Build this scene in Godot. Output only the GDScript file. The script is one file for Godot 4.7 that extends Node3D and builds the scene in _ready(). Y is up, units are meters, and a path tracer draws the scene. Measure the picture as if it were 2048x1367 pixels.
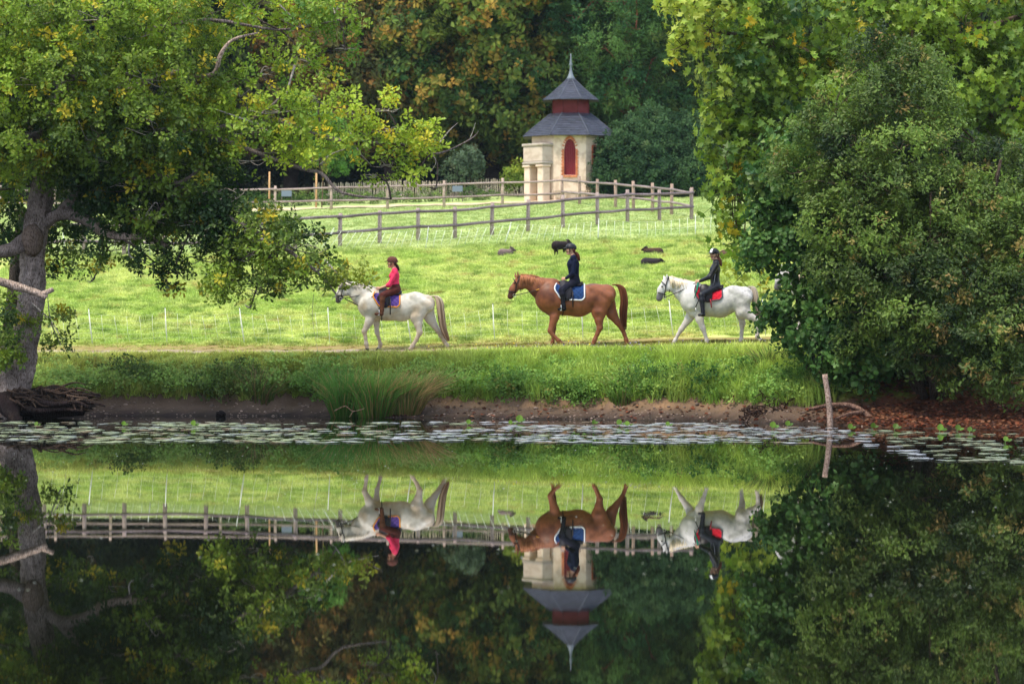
extends Node3D

# ---------------------------------------------------------------- setup
func _ready():
	var cam := Camera3D.new()
	cam.name = "camera"
	add_child(cam)
	cam.position = Vector3(0, 2.28, 0)
	cam.rotation = Vector3(-atan(54.5 / 6020.0), 0, 0)
	var lens := CameraAttributesPhysical.new()
	lens.frustum_focal_length = 17.5 / (683.5 / 6020.0)
	lens.frustum_focus_distance = 69.5
	lens.frustum_near = 0.5
	lens.frustum_far = 900.0
	lens.exposure_aperture = 3.2
	cam.attributes = lens
	cam.fov = rad_to_deg(2.0 * atan(683.5 / 6020.0))
	cam.near = 0.5
	cam.far = 900.0
	cam.current = true
	var env := Environment.new()
	var sky_mat := ProceduralSkyMaterial.new()
	sky_mat.sky_top_color = Color(0.80, 0.86, 0.95)
	sky_mat.sky_horizon_color = Color(0.86, 0.90, 0.95)
	sky_mat.sky_curve = 0.2
	sky_mat.ground_bottom_color = Color(0.25, 0.28, 0.2)
	sky_mat.ground_horizon_color = Color(0.5, 0.52, 0.5)
	sky_mat.sky_energy_multiplier = 0.85
	var sky := Sky.new()
	sky.sky_material = sky_mat
	env.background_mode = Environment.BG_SKY
	env.sky = sky
	env.tonemap_mode = Environment.TONE_MAPPER_LINEAR
	env.tonemap_exposure = 2.9
	env.sdfgi_enabled = true
	env.ssao_enabled = true
	env.ssil_enabled = true
	env.fog_enabled = true
	env.fog_light_color = Color(0.80, 0.87, 0.95)
	env.fog_density = 0.00008
	var we := WorldEnvironment.new()
	we.name = "world_environment"
	we.environment = env
	add_child(we)
	var sun := DirectionalLight3D.new()
	sun.name = "sun"
	sun.light_energy = 0.5
	sun.light_color = Color(1.0, 0.96, 0.88)
	sun.light_angular_distance = 10.0
	sun.shadow_enabled = true
	add_child(sun)
	sun.look_at_from_position(Vector3(-30, 70, 25), Vector3.ZERO)

	rng.seed = 20240
	noise.seed = 7
	noise.frequency = 1.0
	noise.fractal_octaves = 3
	make_materials()
	build_ground()
	build_water()
	build_pavilion()
	build_fences()
	build_wood()
	build_garden()
	build_oak()
	build_right_bank()
	build_bank_plants()
	build_meadow_grass()
	build_pads()
	build_riders()
	build_sheep()
	build_shore()
	build_specks()

# ---------------------------------------------------------------- helpers
var rng := RandomNumberGenerator.new()
var noise := FastNoiseLite.new()
var M := {}
var taken := {}

func R(a: float, b: float) -> float:
	return rng.randf_range(a, b)

func N(x: float, y: float, z := 0.0) -> float:
	return noise.get_noise_3d(x, y, z)

func rnd_dir() -> Vector3:
	var v := Vector3(rng.randfn(), rng.randfn(), rng.randfn())
	return v.normalized() if v.length() > 0.01 else Vector3.UP

func numbered(called: String) -> String:
	var n: int = taken.get(called, 0)
	taken[called] = n + 1
	return called if n == 0 else "%s_%03d" % [called, n]

func thing(called: String, label: String, category: String, at := Vector3.ZERO, group := "") -> Node3D:
	var o := Node3D.new()
	o.name = numbered(called)
	add_child(o)
	o.position = at
	tag(o, label, category, group)
	return o

func tag(o: Node3D, label: String, category: String, group := ""):
	o.set_meta("label", label)
	o.set_meta("category", category)
	if group:
		o.set_meta("group", group)

func put(called: String, mesh: Mesh, mat: Material, parent: Node3D = null, kind := "") -> MeshInstance3D:
	var o := MeshInstance3D.new()
	o.mesh = mesh
	o.material_override = mat
	if parent == null:
		o.name = numbered(called)
		add_child(o)
	else:
		var n: int = 0
		var want := called
		while parent.has_node(NodePath(want)):
			n += 1
			want = "%s_%03d" % [called, n]
		o.name = want
		parent.add_child(o, true)
	if kind:
		o.set_meta("kind", kind)
	return o

func copies(called: String, mesh: Mesh, mat: Material, where: Array, tint: PackedColorArray, parent: Node3D = null) -> MultiMeshInstance3D:
	var mm := MultiMesh.new()
	mm.transform_format = MultiMesh.TRANSFORM_3D
	mm.use_colors = true
	mm.mesh = mesh
	mm.instance_count = where.size()
	for i in where.size():
		mm.set_instance_transform(i, where[i])
		mm.set_instance_color(i, tint[i])
	var o := MultiMeshInstance3D.new()
	o.multimesh = mm
	o.material_override = mat
	if parent == null:
		o.name = numbered(called)
		add_child(o)
	else:
		var n: int = 0
		var want := called
		while parent.has_node(NodePath(want)):
			n += 1
			want = "%s_%03d" % [called, n]
		o.name = want
		parent.add_child(o, true)
	o.set_meta("kind", "stuff")
	return o

func lin(r: float, g: float, b: float) -> Color:
	return Color(r, g, b).linear_to_srgb()

func photo(r: float, g: float, b: float) -> Color:      # an sRGB 0..255 triple as a linear vertex colour
	return Color(r / 255.0, g / 255.0, b / 255.0).srgb_to_linear()

func plain(c: Color, rough := 0.8, spec := 0.3) -> StandardMaterial3D:
	var m := StandardMaterial3D.new()
	m.albedo_color = c
	m.roughness = rough
	m.metallic_specular = spec
	return m

func tinted(rough := 0.8, spec := 0.3, glow := 0.0) -> StandardMaterial3D:
	var m := plain(Color.WHITE, rough, spec)
	m.vertex_color_use_as_albedo = true
	if glow > 0.0:
		m.backlight_enabled = true
		m.backlight = Color(glow, glow, glow).linear_to_srgb()
	return m

func relief(m: StandardMaterial3D, freq: float, cm: float, scale: float, stretch := Vector3.ONE) -> StandardMaterial3D:
	var n := FastNoiseLite.new()
	n.seed = 11
	n.frequency = freq
	n.fractal_octaves = 5
	var t := NoiseTexture2D.new()
	t.noise = n
	t.width = 512
	t.height = 512
	t.seamless = true
	m.heightmap_enabled = true
	m.heightmap_texture = t
	m.heightmap_scale = cm
	m.uv1_triplanar = true
	m.uv1_world_triplanar = true
	m.uv1_scale = stretch * scale
	return m

func mottle(m: StandardMaterial3D, low: Color, high: Color, freq: float, scale: float, stretch := Vector3.ONE):
	var n := FastNoiseLite.new()
	n.seed = 23
	n.frequency = freq
	n.fractal_octaves = 5
	var ramp := Gradient.new()
	ramp.set_color(0, low)
	ramp.set_color(1, high)
	ramp.set_offset(0, 0.25)
	ramp.set_offset(1, 0.62)
	var t := NoiseTexture2D.new()
	t.noise = n
	t.width = 512
	t.height = 512
	t.seamless = true
	t.color_ramp = ramp
	m.albedo_texture = t
	m.uv1_triplanar = true
	m.uv1_world_triplanar = true
	m.uv1_scale = stretch * scale

func make_materials():
	M.leaf = tinted(0.48, 0.42, 0.8)
	M.dull_leaf = tinted(0.7, 0.25, 0.7)
	M.grass = tinted(0.6, 0.3, 0.6)
	M.ground = relief(tinted(0.95, 0.15), 0.03, 3.0, 0.8)
	M.bark = relief(tinted(0.92, 0.2), 0.02, 6.0, 1.6, Vector3(2.2, 0.8, 2.2))
	M.wood = relief(tinted(0.85, 0.25), 0.03, 1.0, 1.5, Vector3(1, 1, 1))
	M.paint = tinted(0.7, 0.3)
	M.plaster = relief(tinted(0.92, 0.2), 0.03, 0.6, 0.8)
	M.slate = relief(tinted(0.55, 0.4), 0.05, 0.8, 1.2)
	mottle(M.plaster, Color(0.90, 0.88, 0.86), Color(1.02, 1.02, 1.02), 0.012, 0.35)
	mottle(M.bark, Color(0.5, 0.48, 0.46), Color(1.25, 1.22, 1.18), 0.03, 1.1, Vector3(2.0, 0.6, 2.0))
	mottle(M.wood, Color(0.62, 0.58, 0.56), Color(1.1, 1.08, 1.06), 0.03, 1.4)
	M.coat = tinted(0.5, 0.4)
	M.hair = tinted(0.6, 0.35)
	M.cloth = tinted(0.88, 0.2)
	M.leather = tinted(0.45, 0.4)
	M.metal = plain(lin(0.6, 0.6, 0.6), 0.3, 0.5)
	M.metal.metallic = 0.9

func begin() -> SurfaceTool:
	var st := SurfaceTool.new()
	st.begin(Mesh.PRIMITIVE_TRIANGLES)
	return st

func done(st: SurfaceTool) -> ArrayMesh:
	st.generate_normals()
	return st.commit()

func tri(st: SurfaceTool, a: Vector3, b: Vector3, c: Vector3):
	st.add_vertex(a)
	st.add_vertex(b)
	st.add_vertex(c)

func quad(st: SurfaceTool, a: Vector3, b: Vector3, c: Vector3, d: Vector3):
	tri(st, a, b, c)
	tri(st, a, c, d)

func curve(pts: Array, steps: int) -> Array:             # Catmull-Rom through the points
	var out := []
	for i in pts.size() - 1:
		var p0 = pts[maxi(i - 1, 0)]
		var p1 = pts[i]
		var p2 = pts[i + 1]
		var p3 = pts[mini(i + 2, pts.size() - 1)]
		for s in steps:
			var t := float(s) / steps
			out.append(0.5 * ((2.0 * p1) + (p2 - p0) * t + (2.0 * p0 - 5.0 * p1 + 4.0 * p2 - p3) * t * t + (3.0 * p1 - p0 - 3.0 * p2 + p3) * t * t * t))
	out.append(pts[-1])
	return out

func tube(st: SurfaceTool, pts: Array, radii: Array, sides: int, col: Color, rough := 0.0, flat := 1.0, col2 = null):
	st.set_smooth_group(0)
	var rings := []
	var t0: Vector3 = (pts[1] - pts[0]).normalized()
	var u := t0.cross(Vector3.UP if absf(t0.y) < 0.9 else Vector3.RIGHT).normalized()
	for i in pts.size():
		var a: Vector3 = pts[maxi(i - 1, 0)]
		var b: Vector3 = pts[mini(i + 1, pts.size() - 1)]
		var t := (b - a).normalized()
		u = (u - t * u.dot(t)).normalized()
		var v := t.cross(u)
		var k := float(i) / maxi(pts.size() - 1, 1) * (radii.size() - 1)
		var k0 := mini(int(k), radii.size() - 1)
		var r: float = lerpf(radii[k0], radii[mini(k0 + 1, radii.size() - 1)], k - k0)
		var ring := []
		for s in sides:
			var ang := TAU * s / sides
			var rr := r
			if rough > 0.0:
				rr *= 1.0 + rough * N(pts[i].x * 2.0 + cos(ang) * 1.5, pts[i].y * 1.6, pts[i].z * 2.0 + sin(ang) * 1.5)
			ring.append(pts[i] + (u * cos(ang) + v * sin(ang) * flat) * rr)
		rings.append(ring)
	st.set_color(col)
	for i in rings.size() - 1:
		var ca := col
		var cb := col
		if col2 != null:
			ca = col.lerp(col2, float(i) / (rings.size() - 1))
			cb = col.lerp(col2, float(i + 1) / (rings.size() - 1))
		for s in sides:
			var s2 := (s + 1) % sides
			if rough > 0.0:
				for q in [[i, s], [i, s2], [i + 1, s2], [i, s], [i + 1, s2], [i + 1, s]]:
					var v: Vector3 = rings[q[0]][q[1]]
					st.set_color((ca if q[0] == i else cb) * (1.0 + 0.5 * N(v.x * 5.0, v.y * 2.5, v.z * 5.0) + 0.35 * N(v.x * 14.0, v.y * 5.0, v.z * 14.0)))
					st.add_vertex(v)
				continue
			if col2 == null:
				quad(st, rings[i][s], rings[i][s2], rings[i + 1][s2], rings[i + 1][s])
				continue
			for q in [[i, s, ca], [i, s2, ca], [i + 1, s2, cb], [i, s, ca], [i + 1, s2, cb], [i + 1, s, cb]]:
				st.set_color(q[2])
				st.add_vertex(rings[q[0]][q[1]])
	for s in range(1, sides - 1):
		tri(st, rings[0][0], rings[0][s + 1], rings[0][s])
		tri(st, rings[-1][0], rings[-1][s], rings[-1][s + 1])

func box(st: SurfaceTool, t: Transform3D, size: Vector3, col: Color, bevel := 0.0):
	st.set_smooth_group(-1)
	st.set_color(col)
	var h := size * 0.5
	var b := minf(bevel, minf(h.x, minf(h.y, h.z)) * 0.9)
	# six faces, shrunk by the bevel, then the bevel strips and corners
	var f := func(sx, sy, sz, ax):
		var v := Vector3(sx * (h.x - (0.0 if ax == 0 else b)), sy * (h.y - (0.0 if ax == 1 else b)), sz * (h.z - (0.0 if ax == 2 else b)))
		return t * v
	for s in [-1, 1]:
		quad_o(st, f.call(s, -1, -1, 0), f.call(s, 1, -1, 0), f.call(s, 1, 1, 0), f.call(s, -1, 1, 0), s < 0)
		quad_o(st, f.call(-1, s, -1, 1), f.call(-1, s, 1, 1), f.call(1, s, 1, 1), f.call(1, s, -1, 1), s < 0)
		quad_o(st, f.call(-1, -1, s, 2), f.call(1, -1, s, 2), f.call(1, 1, s, 2), f.call(-1, 1, s, 2), s < 0)
	if b <= 0.0:
		return
	for s in [-1, 1]:
		for q in [-1, 1]:
			quad_o(st, f.call(s, q, -1, 0), f.call(s, q, 1, 0), f.call(s, q, 1, 1), f.call(s, q, -1, 1), s * q > 0)
			quad_o(st, f.call(s, -1, q, 0), f.call(s, 1, q, 0), f.call(s, 1, q, 2), f.call(s, -1, q, 2), s * q < 0)
			quad_o(st, f.call(-1, s, q, 1), f.call(1, s, q, 1), f.call(1, s, q, 2), f.call(-1, s, q, 2), s * q > 0)
			for w in [-1, 1]:
				if s * q * w > 0:
					tri(st, f.call(s, q, w, 0), f.call(s, q, w, 2), f.call(s, q, w, 1))
				else:
					tri(st, f.call(s, q, w, 0), f.call(s, q, w, 1), f.call(s, q, w, 2))

func quad_o(st: SurfaceTool, a: Vector3, b: Vector3, c: Vector3, d: Vector3, turn: bool):
	if turn:
		quad(st, a, d, c, b)
	else:
		quad(st, a, b, c, d)

func ball(st: SurfaceTool, c: Vector3, r: Vector3, col: Color, seg := 10, bumpy := 0.0):
	st.set_smooth_group(0)
	st.set_color(col)
	var at := func(i: int, j: int) -> Vector3:
		var la: float = PI * i / seg - PI / 2
		var lo: float = TAU * (j % (seg * 2)) / (seg * 2)
		var v := Vector3(cos(la) * cos(lo), sin(la), cos(la) * sin(lo))
		var k := 1.0
		if bumpy > 0.0:
			k += bumpy * N(v.x * 2.0 + c.x * 9.0, v.y * 2.0 + c.y * 9.0, v.z * 2.0 + c.z * 9.0)
		return c + v * r * k
	for i in seg:
		for j in seg * 2:
			quad(st, at.call(i, j), at.call(i + 1, j), at.call(i + 1, j + 1), at.call(i, j + 1))

# ---------------------------------------------------------------- bodies: tapered capsules joined by a smooth minimum, meshed as surface nets
func limb_chain(bones: Array, pts: Array, z0: float, z1: float, s: Vector3, id: int):   # pts: Vector3(x, y, radius)
	for i in pts.size() - 1:
		var za := lerpf(z0, z1, float(i) / (pts.size() - 1))
		var zb := lerpf(z0, z1, float(i + 1) / (pts.size() - 1))
		bones.append([Vector3(pts[i].x, pts[i].y, za), Vector3(pts[i + 1].x, pts[i + 1].y, zb), pts[i].z, pts[i + 1].z, s, id])

func bone(bones: Array, a: Vector3, b: Vector3, ra: float, rb: float, id := 0, s := Vector3.ONE):
	bones.append([a, b, ra, rb, s, id])

func body(st: SurfaceTool, bones: Array, cell: float, k: float, paint: Callable):
	var lo := Vector3.ONE * 1e6
	var hi := -lo
	var pad := k + cell * 3.0
	for b in bones:
		var r: Vector3 = b[4] * maxf(b[2], b[3]) + Vector3.ONE * pad
		lo = lo.min(b[0] - r).min(b[1] - r)
		hi = hi.max(b[0] + r).max(b[1] + r)
	var nx := int((hi.x - lo.x) / cell) + 2
	var ny := int((hi.y - lo.y) / cell) + 2
	var nz := int((hi.z - lo.z) / cell) + 2
	var f := PackedFloat32Array()
	f.resize(nx * ny * nz)
	f.fill(100.0)
	var own := PackedByteArray()
	own.resize(nx * ny * nz)
	var near := PackedFloat32Array()
	near.resize(nx * ny * nz)
	near.fill(100.0)
	for b in bones:
		var s: Vector3 = b[4]
		var inv := Vector3.ONE / s
		var ms := sqrt(minf(s.x, minf(s.y, s.z)))
		var A: Vector3 = b[0] * inv
		var BA: Vector3 = b[1] * inv - A
		var L2 := maxf(BA.dot(BA), 1e-9)
		var ra: float = b[2]
		var dr: float = b[3] - ra
		var id: int = b[5]
		var ext: Vector3 = s * maxf(b[2], b[3]) + Vector3.ONE * pad
		var l: Vector3 = ((b[0].min(b[1]) - ext - lo) / cell).floor()
		var h: Vector3 = ((b[0].max(b[1]) + ext - lo) / cell).ceil()
		for iz in range(maxi(int(l.z), 0), mini(int(h.z), nz - 1) + 1):
			for iy in range(maxi(int(l.y), 0), mini(int(h.y), ny - 1) + 1):
				var at := (iz * ny + iy) * nx
				for ix in range(maxi(int(l.x), 0), mini(int(h.x), nx - 1) + 1):
					var p := (lo + Vector3(ix, iy, iz) * cell) * inv - A
					var t := clampf(p.dot(BA) / L2, 0.0, 1.0)
					var d := ((p - BA * t).length() - ra - dr * t) * ms
					var o := f[at + ix]
					if d < near[at + ix]:
						near[at + ix] = d
						own[at + ix] = id
					var w := maxf(k - absf(o - d), 0.0)
					f[at + ix] = minf(o, d) - w * w * 0.25 / k
	var spot := PackedInt32Array()
	spot.resize(nx * ny * nz)
	spot.fill(-1)
	var verts := PackedVector3Array()
	var cols := PackedColorArray()
	var off := [0, 1, nx, nx + 1, nx * ny, nx * ny + 1, nx * ny + nx, nx * ny + nx + 1]
	var corner := [Vector3(0, 0, 0), Vector3(1, 0, 0), Vector3(0, 1, 0), Vector3(1, 1, 0), Vector3(0, 0, 1), Vector3(1, 0, 1), Vector3(0, 1, 1), Vector3(1, 1, 1)]
	var edges := [[0, 1], [2, 3], [4, 5], [6, 7], [0, 2], [1, 3], [4, 6], [5, 7], [0, 4], [1, 5], [2, 6], [3, 7]]
	var live := PackedInt32Array()
	for iz in nz - 1:
		for iy in ny - 1:
			var row := (iz * ny + iy) * nx
			for ix in nx - 1:
				var n := row + ix
				if absf(f[n]) > cell * 2.2:
					continue
				var neg := 0
				for c in 8:
					if f[n + off[c]] < 0.0:
						neg += 1
				if neg == 0 or neg == 8:
					continue
				var sum := Vector3.ZERO
				var cnt := 0
				for e in edges:
					var fa := f[n + off[e[0]]]
					var fb := f[n + off[e[1]]]
					if (fa < 0.0) != (fb < 0.0):
						sum += corner[e[0]].lerp(corner[e[1]], fa / (fa - fb))
						cnt += 1
				spot[n] = verts.size()
				live.append(n)
				var v := lo + (Vector3(ix, iy, iz) + sum / cnt) * cell
				verts.append(v)
				cols.append(paint.call(v, own[n]))
	st.set_smooth_group(0)
	var emit := func(a, b, c, d, turn):
		if a < 0 or b < 0 or c < 0 or d < 0:
			return
		var q := [a, d, c, b] if turn else [a, b, c, d]
		for t in [0, 1, 2, 0, 2, 3]:
			st.set_color(cols[q[t]])
			st.add_vertex(verts[q[t]])
	for n in live:
		var inside := f[n] < 0.0
		if (f[n + 1] < 0.0) != inside:
			emit.call(spot[n], spot[n - nx], spot[n - nx - nx * ny], spot[n - nx * ny], not inside)
		if (f[n + nx] < 0.0) != inside:
			emit.call(spot[n], spot[n - nx * ny], spot[n - 1 - nx * ny], spot[n - 1], not inside)
		if (f[n + nx * ny] < 0.0) != inside:
			emit.call(spot[n], spot[n - 1], spot[n - 1 - nx], spot[n - nx], not inside)

# ---------------------------------------------------------------- leaves
const OUTLINE := {
	"oval": [[0.0, 0.0], [0.3, 0.42], [0.65, 0.42], [1.0, 0.0], [0.65, -0.42], [0.3, -0.42]],
	"round": [[0.0, 0.0], [0.18, 0.42], [0.55, 0.52], [0.9, 0.3], [1.0, 0.0], [0.9, -0.3], [0.55, -0.52], [0.18, -0.42]],
	"oak": [[0.0, 0.0], [0.25, 0.16], [0.38, 0.34], [0.5, 0.2], [0.66, 0.42], [0.76, 0.22], [1.0, 0.0], [0.76, -0.22], [0.66, -0.42], [0.5, -0.2], [0.38, -0.34], [0.25, -0.16]],
	"maple": [[0.0, 0.0], [0.1, 0.55], [0.3, 0.3], [0.62, 0.62], [0.58, 0.2], [1.0, 0.0], [0.58, -0.2], [0.62, -0.62], [0.3, -0.3], [0.1, -0.55]],
	"lance": [[0.0, 0.0], [0.45, 0.3], [1.0, 0.0], [0.45, -0.3]],
}

func leaf(st: SurfaceTool, o: Vector3, dir: Vector3, nrm: Vector3, length: float, width: float, shape: String, col: Color):
	var side := dir.cross(nrm).normalized()
	var n := side.cross(dir).normalized()
	var pts: Array = OUTLINE[shape]
	var mid := o + dir * length * 0.5 - n * length * 0.05
	var ring := []
	for p in pts:
		ring.append(o + dir * (p[0] * length) + side * (p[1] * width) + n * (absf(p[1]) * width * 0.22 - p[0] * p[0] * length * 0.12))
	st.set_smooth_group(-1)
	st.set_color(col)
	for i in ring.size():
		tri(st, mid, ring[i], ring[(i + 1) % ring.size()])

# a twig along +Y with leaves set round it
func sprig(shape: String, count: int, length: float, size: float, aspect: float, spread: float, droop: float, stem: Color) -> ArrayMesh:
	var st := begin()
	var bend := Vector3(R(-0.2, 0.2), 0, R(-0.2, 0.2)) * length
	var pts := [Vector3.ZERO, Vector3(0, length * 0.5, 0) + bend * 0.4, Vector3(0, length, 0) + bend]
	tube(st, pts, [size * 0.055, size * 0.025], 3, stem)
	for i in count:
		var t := R(0.12, 1.0)
		var o: Vector3 = Vector3(0, length * t, 0) + bend * t * t
		var a := i * 2.4 + R(-0.5, 0.5)
		var out := Vector3(cos(a), 0, sin(a))
		o += out * R(0.0, spread)
		var dir := (out + Vector3(0, R(-0.1, 0.9) - droop, 0) + rnd_dir() * 0.35).normalized()
		var nrm := (Vector3.UP * 0.9 + out * 0.35 + rnd_dir() * 0.5).normalized()
		var s := size * R(0.7, 1.2)
		var g := R(0.75, 1.25)
		leaf(st, o, dir, nrm, s, s * aspect, shape, Color(g * R(0.85, 1.2), g, g * R(0.8, 1.1)))
	return done(st)

func twist(dir: Vector3, spin: float, scale: float) -> Basis:          # Y along dir
	var y := dir.normalized()
	var x := y.cross(Vector3(0.31, 0.2, 0.93)).normalized()
	var b := Basis(x, y, x.cross(y))
	return (Basis(y, spin) * b).scaled(Vector3.ONE * scale)

# leafy twigs through the shells of the lobes; lobe = [centre, radii, yellowing]
func foliage(parent: Node3D, lobes: Array, sprigs: Array, mat: Material, per: float, dark: Color, light: Color, accent: Color, rate: float, droop: float, gap := -0.25, core := 0.35):
	var where := []
	var tint := []
	for s in sprigs:
		where.append([])
		tint.append(PackedColorArray())
	for lb in lobes:
		var c: Vector3 = lb[0]
		var r: Vector3 = lb[1]
		var n := int(per * (r.x * r.y + r.y * r.z + r.x * r.z) * 4.0)
		for i in n:
			var d := rnd_dir()
			var k := pow(R(core * core * core, 1.0), 0.333) * R(0.92, 1.08)
			var p := c + d * r * k
			if N(p.x * 1.1, p.y * 1.3, p.z * 1.1) < gap:
				continue
			var dir := (d * 0.8 + Vector3(0, 0.35 - droop, 0) + rnd_dir() * 0.55).normalized()
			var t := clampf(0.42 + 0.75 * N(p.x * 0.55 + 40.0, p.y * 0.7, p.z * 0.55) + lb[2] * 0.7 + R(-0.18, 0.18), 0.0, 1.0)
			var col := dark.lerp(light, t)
			var turned := clampf((N(p.x * 1.2, p.y * 1.4 + 70.0, p.z * 1.2) + lb[2] * 0.12 - (0.40 - rate)) * 5.0, 0.0, 1.0)
			if rng.randf() < turned * 0.85 + rate * 0.06:
				col = col.lerp(accent, R(0.3, 0.9))
			var w := rng.randi() % sprigs.size()
			where[w].append(Transform3D(twist(dir, R(0, TAU), R(0.75, 1.25)), p))
			tint[w].append(col)
	for s in sprigs.size():
		if where[s].size():
			copies("foliage", sprigs[s], mat, where[s], tint[s], parent)

# a bough from each lobe back to the nearest limb, and bare twigs inside the lobe
func boughs(st: SurfaceTool, limbs: Array, lobes: Array, twigs: int, r: float, col: Color, pale: Color):
	var joints := []
	for l in limbs:
		for p in l[0]:
			joints.append(p)
	for lb in lobes:
		var c: Vector3 = lb[0]
		var best: Vector3 = joints[0]
		for j in joints:
			if j.distance_squared_to(c) < best.distance_squared_to(c):
				best = j
		var l := best.distance_to(c)
		if l > 0.25:
			var m := best.lerp(c, 0.5) + Vector3(R(-0.12, 0.12), R(-0.05, 0.18), R(-0.12, 0.12)) * l
			tube(st, curve([best, m, c], 4), [r * (0.5 + 0.25 * l), r * 0.45], 5, col, 0.2)
		for t in twigs:
			var d := rnd_dir()
			d.y = absf(d.y) * 0.6 - 0.1
			var e: Vector3 = c + d * lb[1] * R(0.85, 1.15)
			var m: Vector3 = c.lerp(e, 0.5) + rnd_dir() * 0.12 * lb[1].length()
			tube(st, curve([c, m, e], 3), [r * 0.42, r * 0.12], 4, pale if rng.randf() < 0.6 else col)

func limbs_mesh(st: SurfaceTool, limbs: Array, col: Color, sides := 9, rough := 0.25, steps := 4):
	for l in limbs:
		tube(st, curve(l[0], steps), l[1], sides, l[2] if l.size() > 2 else col, rough)

# ---------------------------------------------------------------- the lie of the land (d = distance from the camera along -Z)
func table(rows: Array, x: float) -> float:
	if x <= rows[0][0]:
		return rows[0][1]
	for i in range(1, rows.size()):
		if x <= rows[i][0]:
			var t: float = (x - rows[i - 1][0]) / (rows[i][0] - rows[i - 1][0])
			t = t * t * (3.0 - 2.0 * t)
			return lerpf(rows[i - 1][1], rows[i][1], t)
	return rows[-1][1]

const SHORE := [[-40.0, 64.0], [-13.0, 65.4], [-10.8, 66.4], [-8.6, 68.0], [-5.5, 67.7], [-2.0, 66.5], [0.5, 65.7], [4.0, 64.8], [6.0, 62.8], [8.0, 60.4], [11.0, 58.6], [40.0, 54.0]]
const PATH_H := [[-40.0, 1.3], [-12.0, 1.37], [-6.0, 1.39], [-2.9, 1.41], [1.3, 1.52], [4.6, 1.595], [12.0, 1.68], [40.0, 1.8]]

func shore_d(x: float) -> float:
	return table(SHORE, x) + 0.3 * N(x * 0.55, 3.0) + 0.1 * N(x * 2.3, 9.0)

func path_d(x: float) -> float:
	return 70.2 - 0.24 * clampf(x, -14.0, 9.0)

func ground_h(x: float, d: float) -> float:
	if d < 8.0:
		return 0.55 * clampf((8.0 - d) / 4.0, -1.0, 1.0)
	var sd := shore_d(x)
	if d < sd:
		return maxf(-0.18 * (sd - d), -0.9) if d > 20.0 else maxf(-0.9, -0.14 * (d - 8.0))
	var pd := path_d(x)
	var ph := table(PATH_H, x)
	var wide := lerpf(0.98, 3.3, smoothstep(5.5, 9.5, x)) + 0.25 * N(x * 0.9, 21.0)
	var mud_h := lerpf(0.28, 0.46, smoothstep(5.5, 9.5, x))
	if d < sd + wide:
		var t := (d - sd) / wide
		return mud_h * (t * 0.75 + 0.25 * t * t) + 0.05 * N(x * 1.3, d * 1.3) * t + 0.02 * N(x * 6.0, d * 6.0)
	var edge := pd - 0.85
	if d < edge:
		var t := (d - sd - wide) / maxf(edge - sd - wide, 0.1)
		var step := 0.10 + 0.06 * N(x * 1.1, 55.0)
		return lerpf(mud_h + step * smoothstep(0.0, 0.06, t), ph - 0.0935, pow(t, 0.8)) + 0.06 * N(x * 1.6, d * 1.6) * (1.0 - t) + 0.05 * N(x * 0.7, d * 0.7) * minf(t * 4.0, 1.0) * (1.0 - t)
	if d < pd + 0.85:
		return ph + 0.11 * (d - pd) + 0.01 * N(x * 3.0, d * 3.0)
	var far := d - pd - 0.85
	var h := ph + 0.0935 + 0.0865 * minf(far, 49.0) + 0.079 * clampf(far - 49.0, 0.0, 30.0) + 0.045 * maxf(far - 79.0, 0.0) + 0.2 * maxf(far - 112.0, 0.0)
	var rough := 1.0 - smoothstep(36.0, 42.0, far)
	return h + minf(far / 2.5, 1.0) * (0.09 * N(x * 0.42, d * 0.2, 4.0) + rough * 0.05 * N(x * 1.3, d * 0.9, 8.0))

func on_ground(x: float, d: float, up := 0.0) -> Vector3:
	return Vector3(x, ground_h(x, d) + up, -d)

func meadow_tone(x: float, d: float) -> Color:
	var far := smoothstep(104.0, 112.0, d)
	var a := N(x * 0.45, d * 0.22, 30.0)
	var b := N(x * 1.4, d * 0.8, 31.0)
	var c := photo(174, 196, 100).lerp(photo(206, 214, 130), clampf(0.5 + a * 1.6, 0, 1)).lerp(photo(126, 152, 70), clampf(b * 1.8 + 0.05, 0, 0.85))
	c = c.lerp(photo(176, 148, 92), clampf(N(x * 0.9, d * 0.6, 33.0) * 2.6 - 0.8, 0, 0.55))
	var lawn := photo(152, 174, 104).lerp(photo(176, 190, 126), clampf(0.5 + a, 0, 1)).lerp(photo(182, 186, 110), clampf(b - 0.1, 0, 0.5))
	return c.lerp(lawn, far)

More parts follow.
